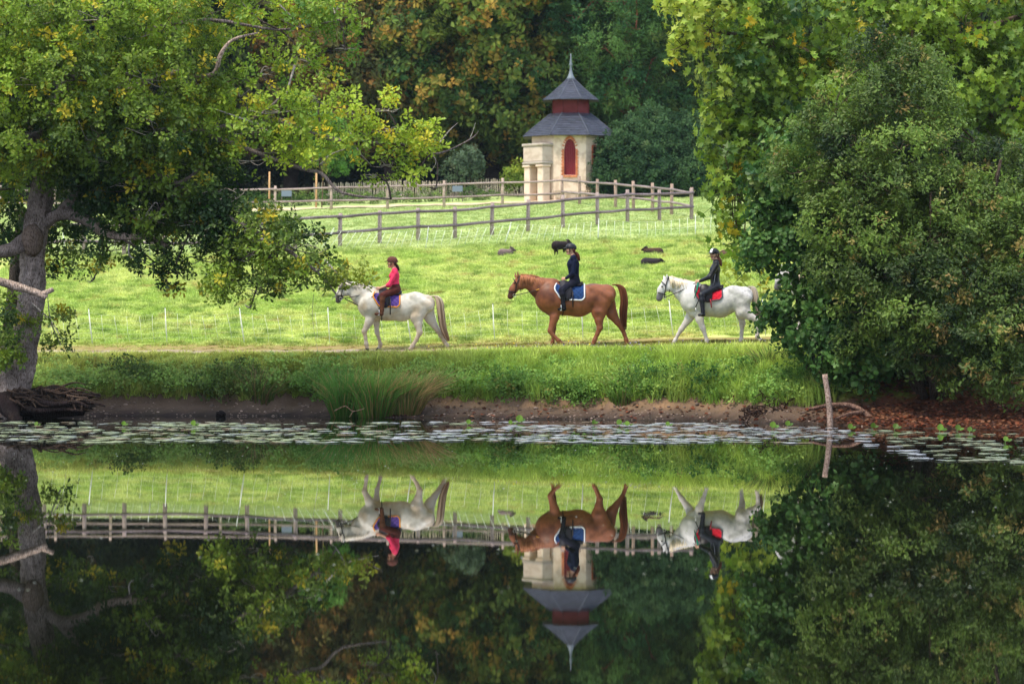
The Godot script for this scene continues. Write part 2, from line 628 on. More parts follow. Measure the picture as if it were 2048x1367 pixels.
func ground_tone(x: float, d: float) -> Color:
	var sd := shore_d(x)
	var fine := N(x * 3.1, d * 3.1, 2.0)
	if d < sd + 0.1:
		return photo(52, 44, 42)
	var wide := lerpf(0.98, 3.3, smoothstep(5.5, 9.5, x)) + 0.25 * N(x * 0.9, 21.0)
	if d < sd + wide + 0.22:
		var t := (d - sd) / wide
		var c := photo(46, 39, 37).lerp(photo(98, 82, 70), clampf(t * 1.3 + fine * 0.5, 0, 1))
		c = c.lerp(photo(146, 116, 88), 0.8 * smoothstep(0.7, 1.0, t) * smoothstep(-4.5, -1.5, x) * (1.0 - smoothstep(4.0, 6.0, x)) * clampf(0.7 + fine, 0, 1))
		return c.lerp(photo(96, 60, 42), smoothstep(6.0, 8.0, x) * 0.8)
	var pd := path_d(x)
	if d < pd - 0.9:
		return photo(96, 112, 44).lerp(photo(110, 96, 60), clampf(fine + 0.2, 0, 0.7))
	if d < pd + 1.6:
		return photo(150, 142, 84).lerp(photo(150, 124, 92), clampf(fine * 1.5 + 0.3, 0, 1))
	if d > 152.0:
		return photo(60, 62, 38)
	return meadow_tone(x, d).lerp(photo(130, 120, 60), clampf(fine * 0.8, 0, 0.3))

func build_ground():
	var xs := []
	for i in 26:
		xs.append(-146.0 + i * 5.0)
	for i in 221:
		xs.append(-22.0 + i * 0.2)
	for i in 26:
		xs.append(26.0 + i * 5.0)
	var ds := [-60.0, -30.0, -10.0, 2.0, 5.0, 8.0, 12.0, 20.0, 30.0, 40.0, 48.0]
	var d := 54.0
	while d < 330.0:
		ds.append(d)
		d += 0.15 if d < 74.0 else (0.4 if d < 112.0 else (1.2 if d < 156.0 else 12.0))
	var st := begin()
	st.set_smooth_group(0)
	var nx := xs.size()
	for dd in ds:
		for x in xs:
			st.set_color(ground_tone(x, dd))
			st.add_vertex(on_ground(x, dd))
	for j in ds.size() - 1:
		for i in nx - 1:
			var a := j * nx + i
			for k in [a, a + nx, a + nx + 1, a, a + nx + 1, a + 1]:
				st.add_index(k)
	put("ground", done(st), M.ground, null, "structure")
	# the trodden path along the top of the bank
	st = begin()
	st.set_smooth_group(0)
	var n := 300
	for i in n + 1:
		var x := lerpf(-30.0, 30.0, float(i) / n)
		var w := 0.56 + 0.16 * N(x * 0.8, 61.0) - 0.2 * smoothstep(-1.0, 4.0, x)
		for j in 9:
			var t := j / 8.0
			var dd := path_d(x) - 0.08 + (t * 2.0 - 1.0) * w * (1.0 + 0.25 * N(x * 2.5, 71.0 + (0.0 if t < 0.5 else 9.0)))
			var f := N(x * 2.0, dd * 3.0, 5.0)
			st.set_color(photo(176, 160, 146).lerp(photo(128, 102, 80), clampf(0.35 + f + 0.35 * smoothstep(-2.0, 4.0, x), 0, 1)))
			st.add_vertex(on_ground(x, dd, 0.006 - (0.02 if j == 0 or j == 8 else 0.0)))
	for i in n:
		for j in 8:
			var a := i * 9 + j
			for k in [a, a + 1, a + 10, a, a + 10, a + 9]:
				st.add_index(k)
	put("path", done(st), M.ground, null, "structure")
	# pale gravel walk before the pavilion
	st = begin()
	st.set_smooth_group(0)
	for i in 161:
		var x := lerpf(-24.0, 5.2, i / 160.0)
		for j in 5:
			var dd := 141.6 + j * 0.5 + 0.15 * N(x * 0.7, j * 3.0)
			st.set_color(photo(214, 196, 166).lerp(photo(190, 172, 140), clampf(0.5 + N(x * 1.5, dd * 2.0), 0, 1)))
			st.add_vertex(on_ground(x, dd, 0.03))
	for i in 160:
		for j in 4:
			var a := i * 5 + j
			for k in [a, a + 1, a + 6, a, a + 6, a + 5]:
				st.add_index(k)
	put("gravel_walk", done(st), M.ground, null, "structure")

func build_water():
	var m := plain(lin(0.004, 0.005, 0.003), 0.008, 0.25)
	var n := FastNoiseLite.new()
	n.seed = 5
	n.frequency = 0.012
	n.fractal_octaves = 3
	var t := NoiseTexture2D.new()
	t.noise = n
	t.width = 1024
	t.height = 1024
	t.seamless = true
	t.as_normal_map = true
	t.bump_strength = 1.0
	m.normal_enabled = true
	m.normal_texture = t
	m.normal_scale = 0.017
	m.uv1_triplanar = true
	m.uv1_world_triplanar = true
	m.uv1_scale = Vector3(0.35, 0.35, 0.9)
	var st := begin()
	st.set_smooth_group(0)
	var xs := []
	for i in 41:
		xs.append(-100.0 + i * 5.0)
	var zs := [-7.0, -12.0, -20.0, -30.0, -40.0, -50.0, -60.0, -70.0]
	for z in zs:
		for x in xs:
			st.add_vertex(Vector3(x, 0.0, z))
	for j in zs.size() - 1:
		for i in 40:
			var a := j * 41 + i
			for k in [a, a + 41, a + 42, a, a + 42, a + 1]:
				st.add_index(k)
	put("pond_water", done(st), m, null, "structure")

# ---------------------------------------------------------------- the pavilion
func build_pavilion():
	var c := Vector3(2.823, 7.777, -144.5)
	var p := thing("garden_pavilion", "small cream eight sided pavilion with two tiered slate roof, red arched window and spike", "pavilion", c)
	var turn := deg_to_rad(-20.0)
	# corner k of a ring; angles counted from +X towards the camera
	var ring := func(r: float, y: float, k: int) -> Vector3:
		var a := deg_to_rad(25.0 + 45.0 * k)
		return Vector3(cos(a) * r, y, sin(a) * r)
	var shell := func(rings: Array, cols: Array, sg: int) -> ArrayMesh:
		var st := begin()
		st.set_smooth_group(sg)
		for i in rings.size() - 1:
			st.set_color(cols[i])
			for k in 8:
				var steps := 1
				quad(st, ring.call(rings[i][0], rings[i][1], k), ring.call(rings[i + 1][0], rings[i + 1][1], k), ring.call(rings[i + 1][0], rings[i + 1][1], k + 1), ring.call(rings[i][0], rings[i][1], k + 1))
		return done(st)
	# courses of slates, each course lapping the one below, each slate its own tone
	var slates := func(rings: Array, courses: int) -> ArrayMesh:
		var sl := begin()
		sl.set_smooth_group(-1)
		for k in 8:
			sl.set_color(photo(70, 66, 66))
			for i in 2:
				quad(sl, ring.call(rings[i][0], rings[i][1], k), ring.call(rings[i + 1][0], rings[i + 1][1], k), ring.call(rings[i + 1][0], rings[i + 1][1], k + 1), ring.call(rings[i][0], rings[i][1], k + 1))
			for row in courses:
				var prof := func(t: float) -> Vector2:
					var q := t * (rings.size() - 3) + 2.0
					var j := mini(int(q), rings.size() - 2)
					return Vector2(rings[j][0], rings[j][1]).lerp(Vector2(rings[j + 1][0], rings[j + 1][1]), q - j)
				var lo: Vector2 = prof.call(float(row) / courses)
				var hi: Vector2 = prof.call(float(row + 1) / courses)
				var a: Vector3 = ring.call(lo.x + 0.012, lo.y + 0.012, k)
				var b: Vector3 = ring.call(lo.x + 0.012, lo.y + 0.012, k + 1)
				var u: Vector3 = ring.call(hi.x, hi.y, k)
				var v: Vector3 = ring.call(hi.x, hi.y, k + 1)
				var n := maxi(int(a.distance_to(b) / 0.17), 2)
				for i in n:
					var t0 := float(i) / n
					var t1 := float(i + 1) / n
					sl.set_color(photo(62, 65, 78) * R(0.72, 1.22))
					quad(sl, a.lerp(b, t0), u.lerp(v, t0), u.lerp(v, t1), a.lerp(b, t1))
		return done(sl)
	var cream := photo(228, 206, 186)
	var slate := photo(62, 65, 78)
	var red := photo(122, 42, 50)
	# walls: one facet per side; the front facet is built round the window opening
	var st := begin()
	st.set_smooth_group(-1)
	var rw := 1.99
	var front := 1
	var f0: Vector3 = ring.call(rw, 0, front + 1)
	var f1: Vector3 = ring.call(rw, 0, front)
	var fx := (f1 - f0).normalized()
	var fz := fx.cross(Vector3.UP).normalized()
	if fz.z < 0:
		fz = -fz
	var fw := f0.distance_to(f1)
	var ww := 0.27
	var y0 := 1.12
	var y1 := 2.36
	var top := 2.84
	var arch := []                                   # pointed arch outline, left to right over the top
	for i in 13:
		var t := i / 12.0
		var a := -1.0 + 2.0 * t
		arch.append(Vector2(a * ww, y1 + (top - y1) * pow(1.0 - pow(absf(a), 1.9), 0.62)))
	var at := func(x: float, y: float, z := 0.0) -> Vector3:
		return f0 + fx * (fw * 0.5 + x) + Vector3(0, y, 0) + fz * z
	st.set_color(cream)
	for k in 8:
		if k != front:
			quad(st, ring.call(rw, -0.3, k), ring.call(rw, 3.05, k), ring.call(rw, 3.05, k + 1), ring.call(rw, -0.3, k + 1))
	var hw := fw * 0.5
	quad(st, at.call(-hw, -0.3), at.call(-hw, 3.05), at.call(-ww, 3.05), at.call(-ww, -0.3))
	quad(st, at.call(ww, -0.3), at.call(ww, 3.05), at.call(hw, 3.05), at.call(hw, -0.3))
	quad(st, at.call(-ww, -0.3), at.call(-ww, y0), at.call(ww, y0), at.call(ww, -0.3))
	for i in 12:
		quad(st, at.call(arch[i].x, arch[i].y), at.call(arch[i].x, 3.05), at.call(arch[i + 1].x, 3.05), at.call(arch[i + 1].x, arch[i + 1].y))
		quad(st, at.call(arch[i].x, arch[i].y), at.call(arch[i + 1].x, arch[i + 1].y), at.call(arch[i + 1].x, arch[i + 1].y, -0.14), at.call(arch[i].x, arch[i].y, -0.14))
	for s in [-1, 1]:
		quad(st, at.call(s * ww, y0), at.call(s * ww, y1), at.call(s * ww, y1, -0.14), at.call(s * ww, y0, -0.14))
	quad(st, at.call(-ww, y0), at.call(ww, y0), at.call(ww, y0, -0.14), at.call(-ww, y0, -0.14))
	put("wall", done(st), M.plaster, p)
	# shutters of red boards
	var win := Node3D.new()
	win.name = "window"
	p.add_child(win)
	for i in 6:
		st = begin()
		var x := -ww + (i + 0.5) * ww / 3.0
		var h: float = y1 + (top - y1) * pow(1.0 - pow(absf(x / ww) * 0.9, 1.9), 0.62)
		box(st, Transform3D(Basis(fx, Vector3.UP, fz), at.call(x, (y0 + h) * 0.5, -0.10)), Vector3(ww / 3.0 - 0.012, h - y0, 0.03), red * R(0.9, 1.1), 0.005)
		put("board", done(st), M.paint, win)
	# bricks round the window
	for s in [-1, 1]:
		for i in 16:
			var y := y0 + (i + 0.5) * (y1 - y0) / 16.0
			st = begin()
			var w := 0.13 if i % 2 == 0 else 0.09
			box(st, Transform3D(Basis(fx, Vector3.UP, fz), at.call(s * (ww + 0.004 + w * 0.5), y, 0.012)), Vector3(w, 0.062, 0.05), photo(206, 124, 84) * R(0.85, 1.15), 0.006)
			put("brick", done(st), M.plaster, win)
	for i in 14:
		var t := (i + 0.5) / 14.0
		var a := -1.0 + 2.0 * t
		var q := Vector2(a * (ww + 0.06), y1 + (top - y1 + 0.07) * pow(1.0 - pow(absf(a), 1.9), 0.62))
		var nrm := Vector2(a * 1.3, 0.7).normalized()
		st = begin()
		box(st, Transform3D(Basis(fx * nrm.y - Vector3.UP * nrm.x, fx * nrm.x + Vector3.UP * nrm.y, fz), at.call(q.x, q.y, 0.012)), Vector3(0.058, 0.11, 0.05), photo(206, 124, 84) * R(0.85, 1.15), 0.006)
		put("brick", done(st), M.plaster, win)
	for i in 9:
		st = begin()
		box(st, Transform3D(Basis(fx, Vector3.UP, fz), at.call(-0.32 + i * 0.08, y0 - 0.06, 0.02)), Vector3(0.068, 0.10, 0.09), photo(214, 140, 100) * R(0.85, 1.15), 0.006)
		put("brick", done(st), M.plaster, win)
	# small side window with a dark shutter
	var r0: Vector3 = ring.call(rw, 0, 1)
	var r1: Vector3 = ring.call(rw, 0, 0)
	var rx := (r1 - r0).normalized()
	var rz := Vector3(r0.x + r1.x, 0, r0.z + r1.z).normalized()
	st = begin()
	box(st, Transform3D(Basis(rx, Vector3.UP, rz), r0.lerp(r1, 0.45) + Vector3(0, 2.08, 0)), Vector3(0.42, 0.75, 0.05), photo(84, 52, 46), 0.01)
	put("side_shutter", done(st), M.paint, p)
	st = begin()
	for q in [[-0.26, 0.0, 0.1, 0.95], [0.26, 0.0, 0.1, 0.95], [0.0, -0.43, 0.42, 0.09], [0.0, 0.43, 0.42, 0.09]]:
		box(st, Transform3D(Basis(rx, Vector3.UP, rz), r0.lerp(r1, 0.45) + rx * q[0] + Vector3(0, 2.08 + q[1], 0)), Vector3(q[2], q[3], 0.07), photo(190, 110, 80), 0.01)
	put("side_window_surround", done(st), M.plaster, p)
	# plinth stones
	for k in 8:
		var a0: Vector3 = ring.call(rw + 0.02, 0, k)
		var a1: Vector3 = ring.call(rw + 0.02, 0, k + 1)
		var e := (a1 - a0).normalized()
		var nz := Vector3(a0.x + a1.x, 0, a0.z + a1.z).normalized()
		for row in 2:
			var x := 0.0
			while x < 1.42:
				var w := minf(R(0.25, 0.5), 1.522 - x)
				st = begin()
				box(st, Transform3D(Basis(e, Vector3.UP, nz), a0 + e * (x + w * 0.5) + Vector3(0, 0.1 + row * 0.2, 0)), Vector3(w - 0.02, 0.18, 0.05 + R(0, 0.02)), photo(206, 190, 168) * R(0.75, 1.08), 0.015)
				put("stone", done(st), M.plaster, p)
				x += w
	# lower roof, drum, upper roof
	st = begin()
	var roof_rings := [[1.97, 3.0], [2.43, 2.965], [2.45, 2.99], [2.06, 3.32], [1.62, 3.66], [1.22, 3.97], [1.0, 4.13]]
	put("lower_roof", slates.call(roof_rings, 15), M.slate, p)
	for k in 8:
		st = begin()
		var pts := []
		for i in range(2, 7):
			pts.append(ring.call(roof_rings[i][0] + 0.012, roof_rings[i][1] + 0.012, k))
		tube(st, pts, [0.02, 0.02], 5, photo(84, 88, 100))
		put("ridge", done(st), M.slate, p)
	put("drum", shell.call([[0.92, 4.05], [0.92, 4.82]], [photo(112, 54, 56)], -1), M.plaster, p)
	for k in 8:
		st = begin()
		tube(st, [ring.call(0.925, 4.1, k), ring.call(0.925, 4.76, k)], [0.03, 0.03], 5, photo(104, 48, 50))
		put("drum_corner_post", done(st), M.paint, p)
	var up_rings := [[0.9, 4.80], [1.42, 4.73], [1.44, 4.755], [1.06, 5.02], [0.66, 5.36], [0.3, 5.68], [0.13, 5.86]]
	put("upper_roof", slates.call(up_rings, 14), M.slate, p)
	for k in 8:
		st = begin()
		var pts := []
		for i in range(2, 7):
			pts.append(ring.call(up_rings[i][0] + 0.012, up_rings[i][1] + 0.012, k))
		tube(st, pts, [0.018, 0.018], 5, photo(84, 88, 100))
		put("ridge", done(st), M.slate, p)
	st = begin()
	tube(st, [Vector3(0, 5.78, 0), Vector3(0, 5.86, 0), Vector3(0, 5.98, 0), Vector3(0, 6.2, 0), Vector3(0, 6.42, 0), Vector3(0, 6.46, 0), Vector3(0, 6.52, 0), Vector3(0, 6.58, 0), Vector3(0, 6.62, 0), Vector3(0, 6.8, 0), Vector3(0, 7.02, 0)], [0.2, 0.19, 0.12, 0.065, 0.045, 0.075, 0.08, 0.05, 0.06, 0.03, 0.018], 12, photo(108, 116, 126))
	put("finial", done(st), tinted(0.45, 0.5), p)
	# stone balcony box on two pillars against the left facet
	var l0: Vector3 = ring.call(rw, 0, 3)
	var l1: Vector3 = ring.call(rw, 0, 2)
	var lx := (l1 - l0).normalized()
	var lz := Vector3(l0.x + l1.x, 0, l0.z + l1.z).normalized()
	var mid := l0.lerp(l1, 0.5) + lz * 0.32
	var lb := Basis(lx, Vector3.UP, lz)
	var stone := photo(200, 184, 170)
	st = begin()
	box(st, Transform3D(lb, mid + Vector3(0, 2.12, 0)), Vector3(1.34, 0.72, 0.7), stone, 0.03)
	put("balcony_box", done(st), M.plaster, p)
	st = begin()
	box(st, Transform3D(lb, mid + Vector3(0, 2.55, 0)), Vector3(1.46, 0.14, 0.82), photo(176, 166, 154), 0.04)
	put("balcony_cornice", done(st), M.plaster, p)
	st = begin()
	box(st, Transform3D(lb, mid + Vector3(0, 1.69, 0)), Vector3(1.44, 0.14, 0.8), photo(168, 158, 148), 0.04)
	put("balcony_sill", done(st), M.plaster, p)
	for s in [-1, 1]:
		st = begin()
		box(st, Transform3D(lb, mid + lx * s * 0.46 + lz * 0.06 + Vector3(0, 0.66, 0)), Vector3(0.4, 1.7, 0.5), cream, 0.04)
		box(st, Transform3D(lb, mid + lx * s * 0.46 + lz * 0.08 + Vector3(0, 1.555, 0)), Vector3(0.5, 0.11, 0.6), cream * 0.95, 0.03)
		put("pillar", done(st), M.plaster, p)
	st = begin()
	box(st, Transform3D(lb, l0.lerp(l1, 0.5) + Vector3(0, 0.8, 0) + lz * 0.01), Vector3(0.5, 1.5, 0.03), photo(204, 186, 160), 0.005)
	put("niche_panel", done(st), M.plaster, p)

# ---------------------------------------------------------------- fences
func post_mesh(h: float, r: float, col: Color) -> ArrayMesh:
	var st := begin()
	tube(st, [Vector3(0, -0.3, 0), Vector3(R(-0.01, 0.01), h * 0.5, 0), Vector3(R(-0.02, 0.02), h, R(-0.02, 0.02))], [r, r * 0.97, r * 0.92], 9, col, 0.15)
	return done(st)

func rail_fence(label: String, posts: Array, tops: Array, col: Color, rail_col: Color, r: float):
	var f := thing("rail_fence", label, "fence", posts[0])
	for i in posts.size():
		var o := put("post", post_mesh(R(1.2, 1.28), r, col * R(0.85, 1.15)), M.wood, f)
		o.position = posts[i] - posts[0]
	for h in tops:
		for i in posts.size() - 1:
			var st := begin()
			var a: Vector3 = posts[i] - posts[0] + Vector3(0, h + R(-0.02, 0.02), r * 0.9)
			var b: Vector3 = posts[i + 1] - posts[0] + Vector3(0, h + R(-0.02, 0.02), r * 0.9)
			var e := (b - a).normalized() * 0.1
			tube(st, curve([a - e, a.lerp(b, 0.5) + Vector3(0, R(-0.03, 0.01), 0), b + e], 3), [r * 0.72, r * 0.66], 7, rail_col * R(0.8, 1.2), 0.2)
			put("rail", done(st), M.wood, f)

func net_fence(label: String, line: Array, h: float, every: float, strand: float, lean: Array, levels: int):
	# line: the ground points of the white posts, left to right
	var f := thing("net_fence", label, "electric net fence", line[0])
	var st := begin()
	for i in line.size():
		var ps := begin()
		var top := Vector3(lean[i], h + 0.1, 0)
		tube(ps, [Vector3(0, -0.1, 0), top], [0.012, 0.011], 6, photo(216, 220, 212))
		tube(ps, [top, top * 1.02], [0.015, 0.012], 6, photo(60, 60, 60))
		var o := put("post", done(ps), M.paint, f)
		o.position = line[i] - line[0]
	for i in line.size() - 1:
		var a: Vector3 = line[i] - line[0]
		var b: Vector3 = line[i + 1] - line[0]
		var n := int(a.distance_to(b) / every)
		var foot := []
		var head := []
		for k in n + 1:
			var t := float(k) / n
			var x: float = lerpf(line[i].x, line[i + 1].x, t)
			var d: float = -lerpf(line[i].z, line[i + 1].z, t)
			var g: Vector3 = on_ground(x, d) - line[0]
			foot.append(g + Vector3(0, 0.04, 0))
			head.append(g + Vector3(lerpf(lean[i], lean[i + 1], t), h - 0.10 * sin(PI * t), 0))
		for k in n + 1:
			var m: Vector3 = foot[k].lerp(head[k], 0.45) + Vector3(R(-0.03, 0.03), 0, 0)
			tube(st, [foot[k], m, head[k]], [strand, strand], 3, photo(225, 232, 215))
			if k < n:
				for l in levels:
					var t := (l + 1.0) / levels
					tube(st, [foot[k].lerp(head[k], t), foot[k + 1].lerp(head[k + 1], t)], [strand * 0.4, strand * 0.4], 3, photo(220, 228, 205))
	put("netting", done(st), M.paint, f, "stuff")

func build_fences():
	var grey := photo(168, 152, 148)
	var rail := photo(128, 116, 122)
	var near := []
	for px in [590, 680, 759, 836, 910, 984, 1056, 1126, 1195, 1255, 1319, 1383]:
		var d: float = lerpf(109.4, 120.4, (px - 590.0) / 793.0)
		near.append(on_ground((px - 1024.0) * d / 6020.0, d))
	var left := []
	for i in 6:
		var d := 108.5 - i * 0.4
		left.append(on_ground(near[0].x - 1.5 * (6 - i), d))
	rail_fence("weathered round rail fence running across the meadow behind the riders", left + near, [1.08, 0.5], grey, rail, 0.08)
	var side := []
	for q in [[1383.0, 120.9], [1343.0, 123.5], [1305.0, 126.2], [1267.0, 129.0], [1231.0, 132.0], [1195.0, 134.8], [1159.0, 137.4], [1124.0, 140.0]]:
		side.append(on_ground((q[0] - 1024.0) * q[1] / 6020.0, q[1]))
	rail_fence("weathered rail fence going from the paddock corner up towards the pavilion", side, [1.04, 0.5], photo(160, 140, 128), photo(148, 136, 136), 0.075)
	var back := []
	for px in [1124.0, 1005.0, 888.0, 775.0, 662.0, 550.0, 440.0, 330.0, 220.0, 110.0, 0.0, -110.0]:
		back.append(on_ground((px - 1024.0) * 140.3 / 6020.0, 140.3))
	rail_fence("pale far rail fence parallel to the gravel walk left of the pavilion", back, [1.04, 0.45], photo(178, 160, 148), photo(168, 152, 148), 0.07)
	# white electric nets
	var line := []
	var lean := []
	for px in [-180.0, -10.0, 160.0, 318.0, 480.0, 656.0, 822.0, 990.0, 1165.0, 1342.0, 1520.0, 1700.0, 1880.0, 2080.0]:
		var x: float = (px - 1024.0) * 72.3 / 6020.0
		line.append(on_ground(x, path_d(x) + 1.75))
		lean.append(R(-0.14, -0.04))
	net_fence("white electric sheep netting with white posts just behind the path", line, 0.78, 0.31, 0.0036, lean, 6)
	line = []
	lean = []
	for q in [[130.0, -0.1], [300.0, -0.1], [480.0, -0.15], [640.0, 0.5], [850.0, 0.12], [1008.0, 0.26], [1197.0, 0.03], [1393.0, 0.0], [1600.0, 0.0], [1800.0, 0.0]]:
		line.append(on_ground((q[0] - 1024.0) * 108.0 / 6020.0, 107.6 + (0.5 if q[0] < 900 else 1.0)))
		lean.append(q[1])
	net_fence("sagging white netting at the top of the meadow below the rail fence", line, 0.72, 0.28, 0.0075, lean, 2)
	# split chestnut paling behind the garden
	var pf := thing("paling_fence", "low grey split paling fence between the garden and the dark trees", "fence", on_ground(-8.5, 152.5))
	var o := on_ground(-8.5, 152.5)
	var kinds := []
	for i in 4:
		var st := begin()
		var h := R(0.78, 0.92)
		box(st, Transform3D(Basis(), Vector3(0, h * 0.5 - 0.1, 0)), Vector3(R(0.035, 0.05), h + 0.2, 0.025), photo(206, 194, 174) * R(0.8, 1.1), 0.004)
		tri(st, Vector3(-0.02, h, 0.01), Vector3(0, h + 0.05, 0), Vector3(0.02, h, 0.01))
		tri(st, Vector3(0.02, h, -0.01), Vector3(0, h + 0.05, 0), Vector3(-0.02, h, -0.01))
		kinds.append(done(st))
	for i in 128:
		var x := -10.0 + i * 0.085
		var s := put("slat", kinds[i % 4], M.wood, pf)
		s.position = on_ground(x, 152.5 + 0.15 * N(x, 2.0)) - o
		s.rotation = Vector3(R(-0.04, 0.04), R(-0.3, 0.3), R(-0.05, 0.05))
	for h in [0.22, 0.6]:
		var st := begin()
		var pts := []
		for i in 24:
			pts.append(on_ground(-10.0 + i * 0.47, 152.5) - o + Vector3(0, h, 0.02))
		tube(st, pts, [0.01, 0.01], 4, photo(120, 110, 100))
		put("wire", done(st), M.wood, pf)

# ---------------------------------------------------------------- far trees
func far_tree(called: String, label: String, x: float, d: float, base_y: float, top_y: float, r: float, trunk_r: float, n: int, sprigs: Array, dark: Color, light: Color, accent: Color, rate: float, droop: float, per: float, bark: Color, squash := 0.55):
	var g: Vector3 = on_ground(x, d)
	var t := thing(called, label, "tree", Vector3.ZERO)
	var limbs := [[[g + Vector3(0, -0.3, 0), g + Vector3(R(-0.1, 0.1), (base_y - g.y) * 0.5, 0), Vector3(x + R(-0.3, 0.3), base_y, -d), Vector3(x, lerpf(base_y, top_y, 0.5), -d), Vector3(x, lerpf(base_y, top_y, 0.85), -d)], [trunk_r * 1.35, trunk_r, trunk_r * 0.95, trunk_r * 0.6, trunk_r * 0.2]]]
	var lobes := []
	var cy := (base_y + top_y) * 0.5
	var hy := (top_y - base_y) * 0.5
	for i in n:
		var k := (i + 0.5) / n
		var y := 1.0 - 2.0 * k
		var a := i * 2.39996 + R(-0.3, 0.3)
		var s := pow(1.0 - y * y, 0.35)
		var lr := r * R(0.26, 0.4)
		var out := (r - lr * 0.6) * s * R(0.75, 1.05)
		lobes.append([Vector3(x + cos(a) * out, cy + y * hy * 0.95, -d + sin(a) * out), Vector3(lr, lr * squash, lr), R(-0.5, 0.5)])
	var st := begin()
	limbs_mesh(st, limbs, bark, 10, 0.2)
	put("trunk", done(st), M.bark, t)
	st = begin()
	boughs(st, limbs, lobes, 2, 0.07, bark, bark * 1.2)
	put("branches", done(st), M.bark, t)
	foliage(t, lobes, sprigs, M.dull_leaf, per, dark, light, accent, rate, droop, -0.35, 0.25)
	return t

func build_wood():
	var big := [sprig("oval", 16, 0.75, 0.3, 0.5, 0.12, 0.55, photo(80, 70, 50)), sprig("oval", 18, 0.8, 0.28, 0.55, 0.14, 0.45, photo(80, 70, 50))]
	var fir := [sprig("lance", 30, 0.8, 0.22, 0.4, 0.16, 0.25, photo(90, 60, 45)), sprig("lance", 34, 0.7, 0.2, 0.45, 0.2, 0.1, photo(90, 60, 45))]
	var bush := [sprig("oval", 22, 0.5, 0.13, 0.55, 0.12, 0.1, photo(60, 60, 40)), sprig("oval", 24, 0.45, 0.14, 0.5, 0.12, 0.0, photo(60, 60, 40))]
	var dk := photo(44, 66, 40)
	far_tree("chestnut_tree", "big dark chestnut with yellowing sprays and bare trunk left of the pavilion", -1.1, 162.0, 10.8, 26.0, 6.0, 0.5, 60, big, photo(58, 92, 50), photo(148, 162, 70), photo(190, 150, 70), 0.26, 0.55, 6.5, photo(64, 58, 56))
	far_tree("chestnut_tree", "russet turning chestnut between the oak and the pavilion, leaves orange at the top", -6.6, 164.0, 11.6, 27.0, 5.2, 0.4, 52, big, photo(98, 104, 62), photo(166, 152, 88), photo(182, 132, 76), 0.4, 0.5, 6.5, photo(70, 60, 56))
	far_tree("chestnut_tree", "hazy brownish tree behind the oak's right hand boughs", -12.5, 170.0, 11.2, 26.0, 5.0, 0.4, 46, big, photo(100, 104, 66), photo(156, 146, 90), photo(160, 110, 66), 0.4, 0.4, 6.5, photo(74, 66, 60))
	far_tree("conifer_tree", "tall dark green conifer with reddish trunk right behind the pavilion", 6.0, 158.0, 12.6, 27.0, 3.6, 0.32, 46, fir, photo(58, 98, 60), photo(120, 156, 82), photo(110, 120, 60), 0.1, 0.35, 7.5, photo(150, 96, 78), 0.5)
	far_tree("conifer_tree", "broad layered green conifer right of the reddish trunk", 10.2, 160.0, 11.0, 26.0, 4.0, 0.35, 56, fir, photo(66, 104, 60), photo(144, 166, 86), photo(120, 130, 66), 0.15, 0.3, 7.5, photo(90, 70, 60), 0.45)
	far_tree("beech_tree", "dark green tree filling the gap above the pavilion roof", 2.6, 172.0, 11.5, 27.0, 4.6, 0.4, 44, big, photo(54, 88, 56), photo(120, 146, 74), photo(170, 130, 60), 0.12, 0.5, 6.5, photo(60, 56, 54))
	far_tree("beech_tree", "tall dark tree far behind the oak trunk", -19.0, 168.0, 11.0, 26.0, 5.5, 0.4, 46, big, dk, photo(96, 112, 60), photo(150, 120, 60), 0.12, 0.4, 5.0, photo(60, 56, 54))
	far_tree("beech_tree", "dark tree at the far left edge behind the oak", -27.0, 166.0, 11.0, 26.0, 5.5, 0.4, 40, big, dk, photo(90, 108, 58), photo(150, 120, 60), 0.1, 0.4, 5.0, photo(60, 56, 54))
	far_tree("beech_tree", "dark green tree seen through the plane tree leaves", 17.5, 164.0, 10.5, 26.0, 5.5, 0.4, 44, big, dk, photo(86, 108, 58), photo(150, 120, 60), 0.08, 0.4, 5.0, photo(60, 56, 54))
	far_tree("beech_tree", "dark tree at the far right edge behind the plane tree", 26.0, 166.0, 10.5, 26.0, 5.5, 0.4, 40, big, dk, photo(86, 108, 58), photo(150, 120, 60), 0.08, 0.4, 5.0, photo(60, 56, 54))
	# the wood behind, which reads as one mass
	var lobes := []
	for i in 190:
		var x := R(-48, 48)
		var d := R(182, 192)
		lobes.append([Vector3(x, R(10.5, 33.0), -d), Vector3(R(2.0, 3.4), R(1.4, 2.2), 1.6), R(-0.6, 0.2)])
	for i in 110:
		lobes.append([Vector3(-48 + i * 0.88, R(9.6, 12.4), -R(176, 181)), Vector3(1.7, R(1.2, 1.8), 1.2), R(-0.9, -0.3)])
	var wood := Node3D.new()
	wood.name = "wood"
	add_child(wood)
	wood.set_meta("kind", "stuff")
	tag(wood, "dark wood closing the view behind all the trees", "wood")
	foliage(wood, lobes, big, M.dull_leaf, 2.8, photo(40, 60, 44), photo(84, 106, 64), photo(120, 100, 50), 0.06, 0.3, -0.6, 0.1)
	var st := begin()
	for i in 26:
		var x := R(-34, 34)
		var g: Vector3 = on_ground(x, R(172, 181))
		tube(st, [g, g + Vector3(R(-0.3, 0.3), 5, 0), g + Vector3(R(-0.6, 0.6), 12, 0)], [R(0.2, 0.4), 0.2], 7, photo(58, 52, 50))
	put("stems", done(st), M.bark, wood, "stuff")
